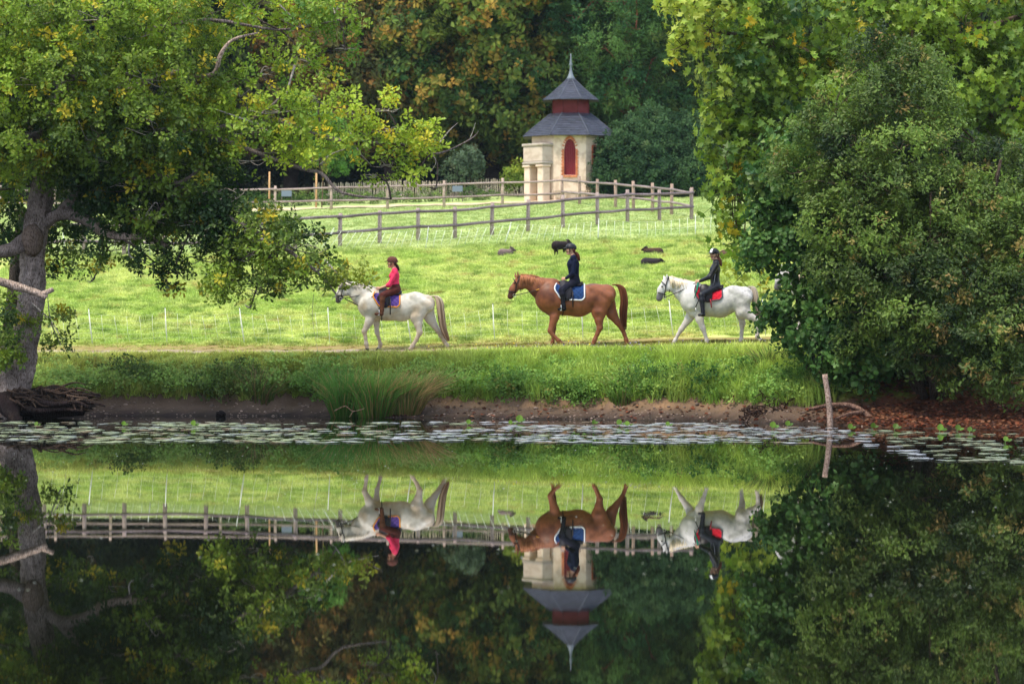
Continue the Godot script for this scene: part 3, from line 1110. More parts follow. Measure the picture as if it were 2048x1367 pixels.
	# shrubs round the pavilion
	var shrub := func(called: String, label: String, lobes2: Array, set_: Array, per: float, a: Color, b: Color, acc: Color, rate: float, foot: Vector3):
		var t := thing(called, label, "shrub")
		var s2 := begin()
		boughs(s2, [[[foot], [0.1]]], lobes2, 2, 0.04, photo(70, 60, 50), photo(100, 90, 80))
		put("stem", done(s2), M.bark, t)
		foliage(t, lobes2, set_, M.dull_leaf, per, a, b, acc, rate, 0.0, -0.5, 0.3)
	shrub.call("laurel_shrub", "large rounded dark evergreen shrub against the right side of the pavilion", [[Vector3(4.684, 8.525, -142.4), Vector3(0.804, 1.041, 0.937), -0.3], [Vector3(4.92, 9.637, -142.4), Vector3(0.804, 1.041, 0.937), -0.1], [Vector3(5.868, 10.37, -143.6), Vector3(1.193, 0.954, 1.073), 0.1], [Vector3(5.323, 8.852, -141.8), Vector3(1.178, 1.178, 1.06), -0.2], [Vector3(6.972, 8.616, -141.8), Vector3(1.296, 1.06, 1.166), -0.2], [Vector3(7.299, 10.13, -143.6), Vector3(1.312, 1.193, 1.181), 0], [Vector3(8.658, 8.643, -142.4), Vector3(1.301, 1.064, 1.171), -0.2], [Vector3(8.85, 9.889, -143.6), Vector3(1.193, 1.073, 1.073), -0.1], [Vector3(6.292, 9.353, -142.4), Vector3(1.183, 1.183, 1.064), 0.1], [Vector3(10.16, 8.935, -143.6), Vector3(1.193, 1.193, 1.073), -0.2], [Vector3(6.648, 11.29, -145), Vector3(1.084, 0.723, 0.975), 0], [Vector3(8.334, 11.05, -145), Vector3(1.204, 0.843, 1.084), 0]], bush, 22.0, photo(36, 66, 42), photo(92, 124, 76), photo(96, 116, 70), 0.1, on_ground(6.6, 143.5))
	shrub.call("young_shrub", "small light green bush beside the pavilion's stone balcony", [[Vector3(0.295, 9.09, -148), Vector3(0.492, 0.393, 0.443), 0.3], [Vector3(-0.049, 8.844, -148), Vector3(0.344, 0.295, 0.31), 0]], bush, 16.0, photo(70, 104, 46), photo(150, 168, 66), photo(170, 180, 70), 0.1, on_ground(0.3, 148))
	shrub.call("grey_shrub", "loose grey green shrub before the dark trees above the paling", [[Vector3(-2.373, 9.703, -152), Vector3(0.757, 0.757, 0.682), 0], [Vector3(-2.752, 9.325, -152), Vector3(0.757, 0.505, 0.682), -0.2], [Vector3(-1.995, 10.08, -152), Vector3(0.454, 0.631, 0.568), 0.2]], bush, 8.0, photo(66, 88, 66), photo(120, 140, 110), photo(120, 120, 90), 0.1, on_ground(-2.4, 152))
	shrub.call("bright_shrub", "vivid light green bush glimpsed through the oak's middle bough", [[Vector3(-9.443, 11.39, -152), Vector3(1.136, 0.884, 1.023), 0.5], [Vector3(-9.696, 10.59, -152), Vector3(1.01, 0.757, 0.909), 0.2], [Vector3(-8.686, 10.08, -152), Vector3(0.757, 0.757, 0.682), 0.1]], bush, 12.0, photo(70, 120, 50), photo(130, 176, 80), photo(140, 180, 90), 0.1, on_ground(-9.4, 152))
	shrub.call("hedge_shrub", "long dark shrub bank at the right of the paddock under the conifers", [[Vector3(11.86, 9.232, -150), Vector3(1.495, 1.37, 1.346), -0.2], [Vector3(13.95, 9.529, -151), Vector3(1.756, 1.505, 1.58), -0.2], [Vector3(16.45, 9.278, -151), Vector3(1.756, 1.505, 1.58), -0.2], [Vector3(18.96, 9.529, -151), Vector3(2.007, 1.505, 1.806), -0.2], [Vector3(21.97, 9.278, -151), Vector3(2.007, 1.505, 1.806), -0.2]], bush, 8.0, photo(32, 54, 36), photo(68, 96, 60), photo(90, 110, 66), 0.1, on_ground(14.0, 150))

func build_garden():
	var tuft := [sprig("oval", 14, 0.3, 0.09, 0.5, 0.1, 0.0, photo(70, 90, 50))]
	var beds := [[470, 378, 30, 14, "low leafy garden plant at the oak end of the border"], [520, 376, 28, 15, "round green border plant under the bluish board"], [590, 374, 34, 18, "bushy green border plant with white flower heads"], [655, 374, 30, 16, "green border plant right of the tall wooden stake"], [715, 376, 34, 14, "low green border plant in the middle of the bed"], [790, 377, 40, 13, "spreading green border plant before the paling"], [860, 378, 36, 13, "small green border plant left of the blue grey board"], [960, 379, 40, 12, "low grassy border plant nearest the pavilion"]]
	for b in beds:
		var d := 146.5
		var x: float = (b[0] - 1024.0) * d / 6020.0
		var s: float = b[2] * d / 6020.0
		var g: Vector3 = on_ground(x, d)
		var t := thing("border_plant", b[4], "plant", Vector3.ZERO, "plants in the garden border")
		var lobes := [[g + Vector3(-s * 0.4, 0.2, 0), Vector3(s * 0.6, b[3] * d / 6020.0, s * 0.5), 0.0], [g + Vector3(s * 0.4, 0.15, 0.1), Vector3(s * 0.6, b[3] * 0.8 * d / 6020.0, s * 0.5), 0.2]]
		foliage(t, lobes, tuft, M.dull_leaf, 30.0, photo(70, 104, 52), photo(136, 160, 84), photo(196, 176, 180), 0.15, 0.0, -0.6, 0.2)
	for q in [[632.0, 335.0, 0.05, "tan wooden stake beside the young tree in the garden border"], [538.0, 338.0, 0.045, "slim tan stake behind the far fence near the oak"]]:
		var st := begin()
		var g = on_ground((q[0] - 1024.0) * 143.6 / 6020.0, 143.6)
		tube(st, [Vector3(0, -0.3, 0), Vector3(0.02, 1.75, 0)], [q[2], q[2] * 0.9], 7, photo(206, 170, 124))
		var o := put("wooden_stake", done(st), M.wood)
		o.position = g
		tag(o, q[3], "stake", "stakes in the garden")
	for q in [[915.0, 367.0, "pale blue grey board standing in the border right of the far posts"], [573.0, 363.0, "pale blue board among the border plants left of the stake"]]:
		var d := 146.0
		var g = on_ground((q[0] - 1024.0) * d / 6020.0, d)
		var t := thing("notice_board", q[2], "board", g, "boards in the garden border")
		var st := begin()
		box(st, Transform3D(Basis(Vector3.RIGHT, -0.25), Vector3(0, 0.62, 0)), Vector3(0.5, 0.3, 0.03), photo(104, 116, 126), 0.008)
		put("face_sheet", done(st), M.paint, t)
		for s in [-1, 1]:
			st = begin()
			box(st, Transform3D(Basis(), Vector3(s * 0.24, 0.2, -0.03)), Vector3(0.04, 0.8, 0.03), photo(120, 110, 100), 0.004)
			put("leg", done(st), M.wood, t)
	var yt := thing("young_tree", "thin young tree tied to the tan stake in the garden", "tree")
	var g2: Vector3 = on_ground(-9.1, 143.9)
	var st2 := begin()
	tube(st2, curve([g2, g2 + Vector3(0.05, 1.2, 0), g2 + Vector3(0, 2.4, 0)], 4), [0.035, 0.015], 5, photo(130, 110, 90))
	put("trunk", done(st2), M.bark, yt)
	foliage(yt, [[g2 + Vector3(0, 2.1, 0), Vector3(0.5, 0.6, 0.5), 0.2]], tuft, M.dull_leaf, 14.0, photo(80, 110, 50), photo(150, 160, 70), photo(180, 170, 60), 0.2, 0.0)

# ---------------------------------------------------------------- the oak on the left
func build_oak():
	var t := thing("oak_tree", "old leaning oak with pale grey trunk and wide dark crown over the pond", "tree")
	var bark := photo(150, 137, 132)
	var pale := photo(184, 164, 152)
	var limbs := [
		[[Vector3(-11.31, 0.056, -66.6), Vector3(-11.2, 0.388, -66.6), Vector3(-11.02, 0.831, -66.6), Vector3(-10.82, 1.605, -66.6), Vector3(-10.65, 2.601, -66.6), Vector3(-10.59, 3.707, -66.6), Vector3(-10.51, 4.371, -66.6), Vector3(-10.39, 5.26, -66.7), Vector3(-10.32, 6.042, -66.8), Vector3(-10.23, 6.43, -66.8), Vector3(-9.95, 7.388, -67), Vector3(-9.727, 8.613, -67), Vector3(-9.616, 9.948, -67)], [0.66, 0.52, 0.37, 0.31, 0.285, 0.275, 0.27, 0.225, 0.215, 0.2, 0.16, 0.1, 0.06]],
		[[Vector3(-10.39, 4.26, -66.6), Vector3(-9.971, 4.497, -66.4), Vector3(-9.432, 4.41, -66.1), Vector3(-9.034, 4.133, -66)], [0.16, 0.13, 0.12, 0.12]],
		[[Vector3(-10.31, 6.264, -66.8), Vector3(-9.669, 6.274, -66.6), Vector3(-9.075, 6.509, -66.3), Vector3(-8.683, 6.929, -66), Vector3(-8.354, 7.641, -66), Vector3(-8.047, 8.518, -66)], [0.2, 0.16, 0.14, 0.13, 0.08, 0.05]],
		[[Vector3(-9.971, 4.497, -66.4), Vector3(-9.571, 4.934, -66.3), Vector3(-9.116, 5.26, -66.2), Vector3(-8.486, 5.207, -66), Vector3(-7.586, 5.308, -65.8), Vector3(-7.279, 5.146, -65.6), Vector3(-6.768, 5.446, -65.5)], [0.13, 0.11, 0.1, 0.08, 0.06, 0.05, 0.02]],
		[[Vector3(-10.53, 4.094, -66.6), Vector3(-10.86, 3.811, -66.3), Vector3(-11.23, 3.672, -66), Vector3(-11.81, 3.795, -65.6)], [0.24, 0.17, 0.14, 0.1]],
		[[Vector3(-10.3, 6.208, -66.8), Vector3(-11, 6.119, -66.6), Vector3(-11.74, 6.24, -66.4)], [0.2, 0.14, 0.1]],
		[[Vector3(-11.71, -0.064, -70.2), Vector3(-11.63, 2.152, -70), Vector3(-11.42, 3.54, -69.6), Vector3(-11.2, 4.682, -69.2)], [0.24, 0.2, 0.17, 0.14]],
		[[Vector3(-9.075, 6.454, -66.3), Vector3(-8.047, 6.216, -66), Vector3(-6.82, 6.291, -65.8), Vector3(-5.656, 6.541, -65.6), Vector3(-5.049, 6.991, -65.5)], [0.09, 0.07, 0.06, 0.045, 0.025]],
		[[Vector3(-6.82, 6.291, -65.8), Vector3(-5.71, 5.865, -65.6), Vector3(-4.538, 5.432, -65.2), Vector3(-4.131, 5.34, -65.1), Vector3(-3.65, 4.904, -65), Vector3(-2.613, 4.774, -65)], [0.06, 0.05, 0.045, 0.04, 0.032, 0.015]],
		[[Vector3(-7.488, 5.225, -65.9), Vector3(-6.217, 4.435, -65.2), Vector3(-4.979, 3.772, -64.6), Vector3(-4.148, 3.176, -64.2), Vector3(-3.742, 2.716, -64)], [0.055, 0.05, 0.042, 0.032, 0.015]],
		[[Vector3(-5.049, 6.512, -65.5), Vector3(-4.051, 6.114, -65.2), Vector3(-3.071, 6, -65.1), Vector3(-2.419, 5.962, -65), Vector3(-1.749, 5.757, -65), Vector3(-1.339, 5.843, -65), Vector3(-0.864, 6.091, -65), Vector3(-0.723, 6.243, -65)], [0.06, 0.05, 0.04, 0.03, 0.022, 0.018, 0.012, 0.006]],
		[[Vector3(-8.047, 8.518, -66), Vector3(-6.622, 8.737, -66), Vector3(-5.087, 8.518, -66), Vector3(-3.771, 8.737, -66)], [0.05, 0.04, 0.03, 0.02]]]
	for i in [6]:
		limbs[i].append(photo(84, 76, 72))
	var bare := [
		[[Vector3(-9.144, 4.221, -66), Vector3(-8.856, 4.064, -65.9), Vector3(-8.569, 3.996, -65.8), Vector3(-8.011, 3.972, -65.7), Vector3(-7.715, 3.882, -65.6), Vector3(-7.453, 3.727, -65.5)], [0.12, 0.1, 0.085, 0.07, 0.06, 0.035]],
		[[Vector3(-11.28, 3.061, -64.4), Vector3(-10.85, 2.954, -64.4), Vector3(-10.53, 2.858, -64.4), Vector3(-10.21, 2.761, -64.4), Vector3(-9.97, 2.644, -64.4)], [0.1, 0.1, 0.095, 0.075, 0.07]],
		[[Vector3(-10.04, 2.719, -64.4), Vector3(-9.906, 2.783, -64.4), Vector3(-9.82, 2.826, -64.4)], [0.06, 0.055, 0.05]],
		[[Vector3(-8.434, 7.118, -65.6), Vector3(-7.877, 7.383, -65.5), Vector3(-7.377, 7.538, -65.4), Vector3(-7.105, 7.592, -65.4), Vector3(-6.769, 7.454, -65.3), Vector3(-6.443, 7.541, -65.3), Vector3(-6.303, 7.923, -65.2), Vector3(-6.043, 8.226, -65.2), Vector3(-5.502, 8.378, -65.2)], [0.07, 0.065, 0.06, 0.056, 0.055, 0.05, 0.045, 0.035, 0.018]]]
	var twigs := [
		[[Vector3(-0.907, 6.091, -65), Vector3(-0.842, 6.243, -65), Vector3(-0.788, 6.426, -65)], [0.01, 0.006, 0.004]],
		[[Vector3(-1.555, 5.994, -65), Vector3(-1.36, 6.243, -65), Vector3(-1.166, 6.426, -65)], [0.02, 0.012, 0.004]],
		[[Vector3(-1.825, 5.832, -65), Vector3(-1.641, 5.595, -65), Vector3(-1.771, 5.346, -65)], [0.02, 0.01, 0.005]],
		[[Vector3(-3.509, 6.255, -65.2), Vector3(-3.326, 5.832, -65), Vector3(-3.045, 5.508, -65)], [0.02, 0.015, 0.006]],
		[[Vector3(-5.484, 6.404, -65.5), Vector3(-6.019, 6.593, -65.4), Vector3(-6.562, 6.778, -65.4)], [0.03, 0.02, 0.01]],
		[[Vector3(-8.46, 4.564, -65.8), Vector3(-8.107, 4.34, -65.6), Vector3(-7.78, 4.721, -65.6), Vector3(-7.693, 4.557, -65.6)], [0.03, 0.025, 0.015, 0.006]],
		[[Vector3(-8.329, 4.018, -65.8), Vector3(-8.36, 3.579, -65.7), Vector3(-8.053, 3.468, -65.6)], [0.03, 0.02, 0.008]],
		[[Vector3(-4.729, 7.718, -65.6), Vector3(-4.918, 7.056, -65.5), Vector3(-5.049, 6.784, -65.5)], [0.03, 0.02, 0.01]],
		[[Vector3(-5.072, 9.046, -65.8), Vector3(-4.737, 8.708, -65.7), Vector3(-4.496, 8.49, -65.7)], [0.02, 0.012, 0.005]],
		[[Vector3(-4.153, 5.513, -65.1), Vector3(-3.936, 5.73, -65.1), Vector3(-3.612, 5.859, -65.1)], [0.03, 0.02, 0.008]],
		[[Vector3(-3.995, 3.444, -64.3), Vector3(-3.551, 3.014, -64), Vector3(-3.072, 2.886, -64), Vector3(-2.828, 2.843, -64)], [0.03, 0.02, 0.012, 0.004]],
		[[Vector3(-3.551, 3.014, -64), Vector3(-3.742, 2.695, -64), Vector3(-3.87, 2.588, -64)], [0.02, 0.012, 0.004]],
		[[Vector3(-3.072, 2.886, -64), Vector3(-2.966, 3.056, -64), Vector3(-2.753, 3.173, -64)], [0.012, 0.008, 0.004]],
		[[Vector3(-4.287, 2.723, -65), Vector3(-4.308, 2.161, -65), Vector3(-4.189, 1.459, -65)], [0.005, 0.004, 0.003]],
		[[Vector3(-10.03, 1.603, -66.8), Vector3(-10.25, 2.158, -66.8), Vector3(-10.28, 2.711, -66.6)], [0.02, 0.015, 0.006]],
		[[Vector3(-10.69, 2.6, -66.4), Vector3(-10.16, 2.159, -66.2), Vector3(-9.867, 1.721, -66)], [0.03, 0.015, 0.006]]]
	var st := begin()
	limbs_mesh(st, limbs.slice(0, 1), bark, 40, 0.3, 14)
	put("trunk", done(st), M.bark, t)
	for i in range(1, limbs.size()):
		st = begin()
		limbs_mesh(st, [limbs[i]], bark * 0.9, 9, 0.3)
		put("limb", done(st), M.bark, t)
	for b in bare:
		st = begin()
		limbs_mesh(st, [b], pale, 9, 0.45)
		put("dead_branch", done(st), M.bark, t)
	st = begin()
	limbs_mesh(st, twigs, photo(190, 182, 174), 5, 0.2)
	put("bare_twigs", done(st), M.bark, t, "stuff")
	# burr where the limbs part, and roots over the mud
	st = begin()
	ball(st, Vector3(-10.57, 3.921, -66.3), Vector3(0.24, 0.36, 0.24), photo(124, 108, 98), 14, 0.18)
	put("burr", done(st), M.bark, t)
	for q in [[[Vector3(-10.96, 0.504, -66.4), Vector3(-10.35, 0.383, -66), Vector3(-9.801, 0.405, -66), Vector3(-9.198, 0.339, -66), Vector3(-8.924, 0.274, -66)], [0.16, 0.07, 0.05, 0.035, 0.02]], [[Vector3(-11.06, 0.342, -66.3), Vector3(-10.43, 0.192, -65.8), Vector3(-9.881, 0.214, -65.8), Vector3(-9.389, 0.17, -65.8)], [0.13, 0.055, 0.04, 0.03]], [[Vector3(-11.15, 0.4, -66.2), Vector3(-10.9, 0.086, -65.7), Vector3(-10.71, -0.07, -65.5)], [0.25, 0.15, 0.06]], [[Vector3(-10.81, 0.549, -66.8), Vector3(-10.14, 0.516, -66.8), Vector3(-9.713, 0.513, -66.9), Vector3(-9.171, 0.488, -67)], [0.1, 0.05, 0.05, 0.04]], [[Vector3(-10.59, 0.457, -66.1), Vector3(-10.08, 0.326, -65.7), Vector3(-9.568, 0.364, -65.9), Vector3(-9.261, 0.244, -65.9)], [0.09, 0.06, 0.045, 0.03]]]:
		st = begin()
		limbs_mesh(st, [q], photo(60, 50, 48), 9, 0.35)
		put("root", done(st), M.bark, t)
	var mound := thing("root_mound", "dark tangled root mound at the foot of the oak beside the mud bay", "roots")
	st = begin()
	ball(st, Vector3(-10.25, 0.328, -66.4), Vector3(0.95, 0.34, 0.5), photo(52, 44, 40), 16, 0.35)
	put("earth", done(st), M.bark, mound)
	st = begin()
	for i in 60:
		var o := Vector3(-10.22, 0.4, -66.2) + Vector3(R(-0.9, 0.7), R(-0.05, 0.3), R(0.0, 0.35))
		var e := o + Vector3(R(0.1, 0.7), R(-0.3, 0.08), R(-0.05, 0.25))
		tube(st, curve([o, o.lerp(e, 0.5) + rnd_dir() * 0.09, e], 4), [R(0.02, 0.045), 0.012], 5, photo(96, 80, 70) * R(0.5, 1.2))
	put("rootlets", done(st), M.bark, mound, "stuff")
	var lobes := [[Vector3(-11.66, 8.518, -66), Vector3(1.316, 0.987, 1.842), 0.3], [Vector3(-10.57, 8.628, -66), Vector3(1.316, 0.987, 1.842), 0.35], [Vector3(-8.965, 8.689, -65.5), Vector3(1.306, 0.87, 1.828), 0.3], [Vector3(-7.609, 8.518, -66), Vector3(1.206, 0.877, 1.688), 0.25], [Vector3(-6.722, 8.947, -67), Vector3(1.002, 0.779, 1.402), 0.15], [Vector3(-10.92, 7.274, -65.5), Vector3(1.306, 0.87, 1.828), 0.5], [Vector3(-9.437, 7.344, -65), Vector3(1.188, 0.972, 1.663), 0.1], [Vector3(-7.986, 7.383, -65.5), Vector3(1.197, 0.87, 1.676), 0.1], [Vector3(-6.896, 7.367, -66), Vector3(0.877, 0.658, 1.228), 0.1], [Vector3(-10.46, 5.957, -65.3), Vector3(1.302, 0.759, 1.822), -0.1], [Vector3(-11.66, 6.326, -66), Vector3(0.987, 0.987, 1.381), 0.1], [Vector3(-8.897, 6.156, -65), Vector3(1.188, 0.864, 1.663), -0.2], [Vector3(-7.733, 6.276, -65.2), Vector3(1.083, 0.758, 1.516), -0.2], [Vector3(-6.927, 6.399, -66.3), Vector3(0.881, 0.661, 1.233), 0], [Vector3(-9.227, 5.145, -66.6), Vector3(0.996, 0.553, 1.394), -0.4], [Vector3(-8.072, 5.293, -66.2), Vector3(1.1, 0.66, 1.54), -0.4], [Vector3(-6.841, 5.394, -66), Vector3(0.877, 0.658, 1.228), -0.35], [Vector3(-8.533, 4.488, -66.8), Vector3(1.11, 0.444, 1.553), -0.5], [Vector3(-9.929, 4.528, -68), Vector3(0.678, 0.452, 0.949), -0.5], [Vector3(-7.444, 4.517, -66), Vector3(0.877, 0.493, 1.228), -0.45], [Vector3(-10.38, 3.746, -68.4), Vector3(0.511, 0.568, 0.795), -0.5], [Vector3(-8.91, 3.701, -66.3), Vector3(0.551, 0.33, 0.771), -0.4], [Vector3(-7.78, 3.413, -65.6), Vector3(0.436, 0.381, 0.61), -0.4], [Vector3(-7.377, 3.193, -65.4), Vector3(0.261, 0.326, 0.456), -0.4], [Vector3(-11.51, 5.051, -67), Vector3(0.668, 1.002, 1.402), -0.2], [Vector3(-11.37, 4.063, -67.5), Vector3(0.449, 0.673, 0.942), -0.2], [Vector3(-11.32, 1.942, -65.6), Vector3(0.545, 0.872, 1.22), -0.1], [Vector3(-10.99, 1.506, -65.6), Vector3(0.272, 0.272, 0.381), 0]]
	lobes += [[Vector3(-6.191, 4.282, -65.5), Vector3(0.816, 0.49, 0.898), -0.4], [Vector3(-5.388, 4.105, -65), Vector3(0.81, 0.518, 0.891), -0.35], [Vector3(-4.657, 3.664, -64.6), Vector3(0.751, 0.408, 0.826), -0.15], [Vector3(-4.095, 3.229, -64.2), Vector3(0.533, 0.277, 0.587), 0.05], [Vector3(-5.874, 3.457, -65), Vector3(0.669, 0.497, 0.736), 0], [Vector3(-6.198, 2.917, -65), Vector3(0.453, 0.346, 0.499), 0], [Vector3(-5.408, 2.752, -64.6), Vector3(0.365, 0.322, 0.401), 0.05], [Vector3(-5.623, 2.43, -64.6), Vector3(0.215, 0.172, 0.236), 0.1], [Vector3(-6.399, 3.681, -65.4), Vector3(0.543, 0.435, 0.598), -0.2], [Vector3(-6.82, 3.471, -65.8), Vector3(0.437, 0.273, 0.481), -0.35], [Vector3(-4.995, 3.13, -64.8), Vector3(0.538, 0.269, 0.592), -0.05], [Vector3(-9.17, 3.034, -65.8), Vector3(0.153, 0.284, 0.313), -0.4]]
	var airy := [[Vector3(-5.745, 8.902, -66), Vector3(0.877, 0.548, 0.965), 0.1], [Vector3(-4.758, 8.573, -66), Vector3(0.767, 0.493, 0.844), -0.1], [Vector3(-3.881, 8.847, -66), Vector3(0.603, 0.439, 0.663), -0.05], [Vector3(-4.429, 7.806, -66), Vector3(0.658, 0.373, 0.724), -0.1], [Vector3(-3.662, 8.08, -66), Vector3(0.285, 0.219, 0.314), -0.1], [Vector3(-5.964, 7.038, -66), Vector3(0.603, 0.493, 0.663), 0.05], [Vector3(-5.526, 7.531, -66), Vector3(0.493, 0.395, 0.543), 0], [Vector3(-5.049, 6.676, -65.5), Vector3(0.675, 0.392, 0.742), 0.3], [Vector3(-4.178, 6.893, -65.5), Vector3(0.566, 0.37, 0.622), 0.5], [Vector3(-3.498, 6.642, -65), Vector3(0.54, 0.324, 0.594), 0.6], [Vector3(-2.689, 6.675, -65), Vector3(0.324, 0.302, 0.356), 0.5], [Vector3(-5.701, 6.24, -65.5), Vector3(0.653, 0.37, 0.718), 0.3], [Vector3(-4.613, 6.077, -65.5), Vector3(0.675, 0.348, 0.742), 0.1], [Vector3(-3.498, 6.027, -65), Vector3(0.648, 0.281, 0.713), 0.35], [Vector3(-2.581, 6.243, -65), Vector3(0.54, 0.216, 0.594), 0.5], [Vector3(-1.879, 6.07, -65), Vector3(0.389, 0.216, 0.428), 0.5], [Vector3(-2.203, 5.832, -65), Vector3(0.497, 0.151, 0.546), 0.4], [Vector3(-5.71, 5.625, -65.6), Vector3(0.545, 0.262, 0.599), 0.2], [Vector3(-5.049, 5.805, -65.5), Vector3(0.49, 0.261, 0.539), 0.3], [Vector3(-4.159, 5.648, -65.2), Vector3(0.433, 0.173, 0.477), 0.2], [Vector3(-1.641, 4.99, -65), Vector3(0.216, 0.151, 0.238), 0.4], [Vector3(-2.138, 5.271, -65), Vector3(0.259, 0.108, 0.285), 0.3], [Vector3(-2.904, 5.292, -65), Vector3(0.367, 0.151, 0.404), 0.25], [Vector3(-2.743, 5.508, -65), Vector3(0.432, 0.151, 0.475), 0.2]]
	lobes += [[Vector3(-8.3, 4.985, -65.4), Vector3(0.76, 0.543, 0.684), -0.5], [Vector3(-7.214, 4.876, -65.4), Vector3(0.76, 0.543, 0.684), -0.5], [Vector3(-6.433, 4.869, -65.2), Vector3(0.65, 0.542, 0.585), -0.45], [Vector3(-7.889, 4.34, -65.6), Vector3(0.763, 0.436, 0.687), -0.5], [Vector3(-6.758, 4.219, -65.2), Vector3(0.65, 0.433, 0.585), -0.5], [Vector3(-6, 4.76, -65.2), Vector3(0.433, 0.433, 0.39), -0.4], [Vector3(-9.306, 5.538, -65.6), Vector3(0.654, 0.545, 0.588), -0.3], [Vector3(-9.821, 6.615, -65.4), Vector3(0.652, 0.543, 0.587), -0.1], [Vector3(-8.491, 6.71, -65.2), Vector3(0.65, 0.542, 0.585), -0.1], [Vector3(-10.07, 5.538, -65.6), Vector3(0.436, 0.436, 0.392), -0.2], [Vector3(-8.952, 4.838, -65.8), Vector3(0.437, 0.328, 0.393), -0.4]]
	var tips := [[Vector3(-3.445, 3.056, -64), Vector3(0.191, 0.074, 0.191), 0.4], [Vector3(-2.998, 3.099, -64), Vector3(0.096, 0.053, 0.096), 0.4], [Vector3(-3.179, 3.173, -64), Vector3(0.106, 0.064, 0.106), 0.3], [Vector3(-3.657, 2.992, -64), Vector3(0.17, 0.106, 0.17), 0.2], [Vector3(-9.941, 1.499, -66.2), Vector3(0.176, 0.154, 0.176), -0.2], [Vector3(-9.941, 2.159, -66.2), Vector3(0.154, 0.198, 0.198), -0.2], [Vector3(-10.57, 2.05, -66), Vector3(0.153, 0.153, 0.153), -0.2]]
	st = begin()
	boughs(st, limbs, lobes + airy, 7, 0.036, photo(96, 86, 80), photo(186, 178, 168))
	put("branches", done(st), M.bark, t, "stuff")
	var sp := []
	for i in 3:
		sp.append(sprig("oak", 13, 0.26, 0.105, 0.75, 0.05, 0.0, photo(120, 110, 90)))
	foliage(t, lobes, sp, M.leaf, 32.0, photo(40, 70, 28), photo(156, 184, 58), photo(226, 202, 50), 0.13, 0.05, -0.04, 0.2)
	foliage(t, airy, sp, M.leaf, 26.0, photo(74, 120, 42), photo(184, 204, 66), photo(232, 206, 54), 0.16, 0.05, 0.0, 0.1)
	foliage(t, tips, sp, M.leaf, 40.0, photo(66, 96, 36), photo(150, 164, 52), photo(196, 178, 40), 0.2, 0.0, -0.6, 0.1)

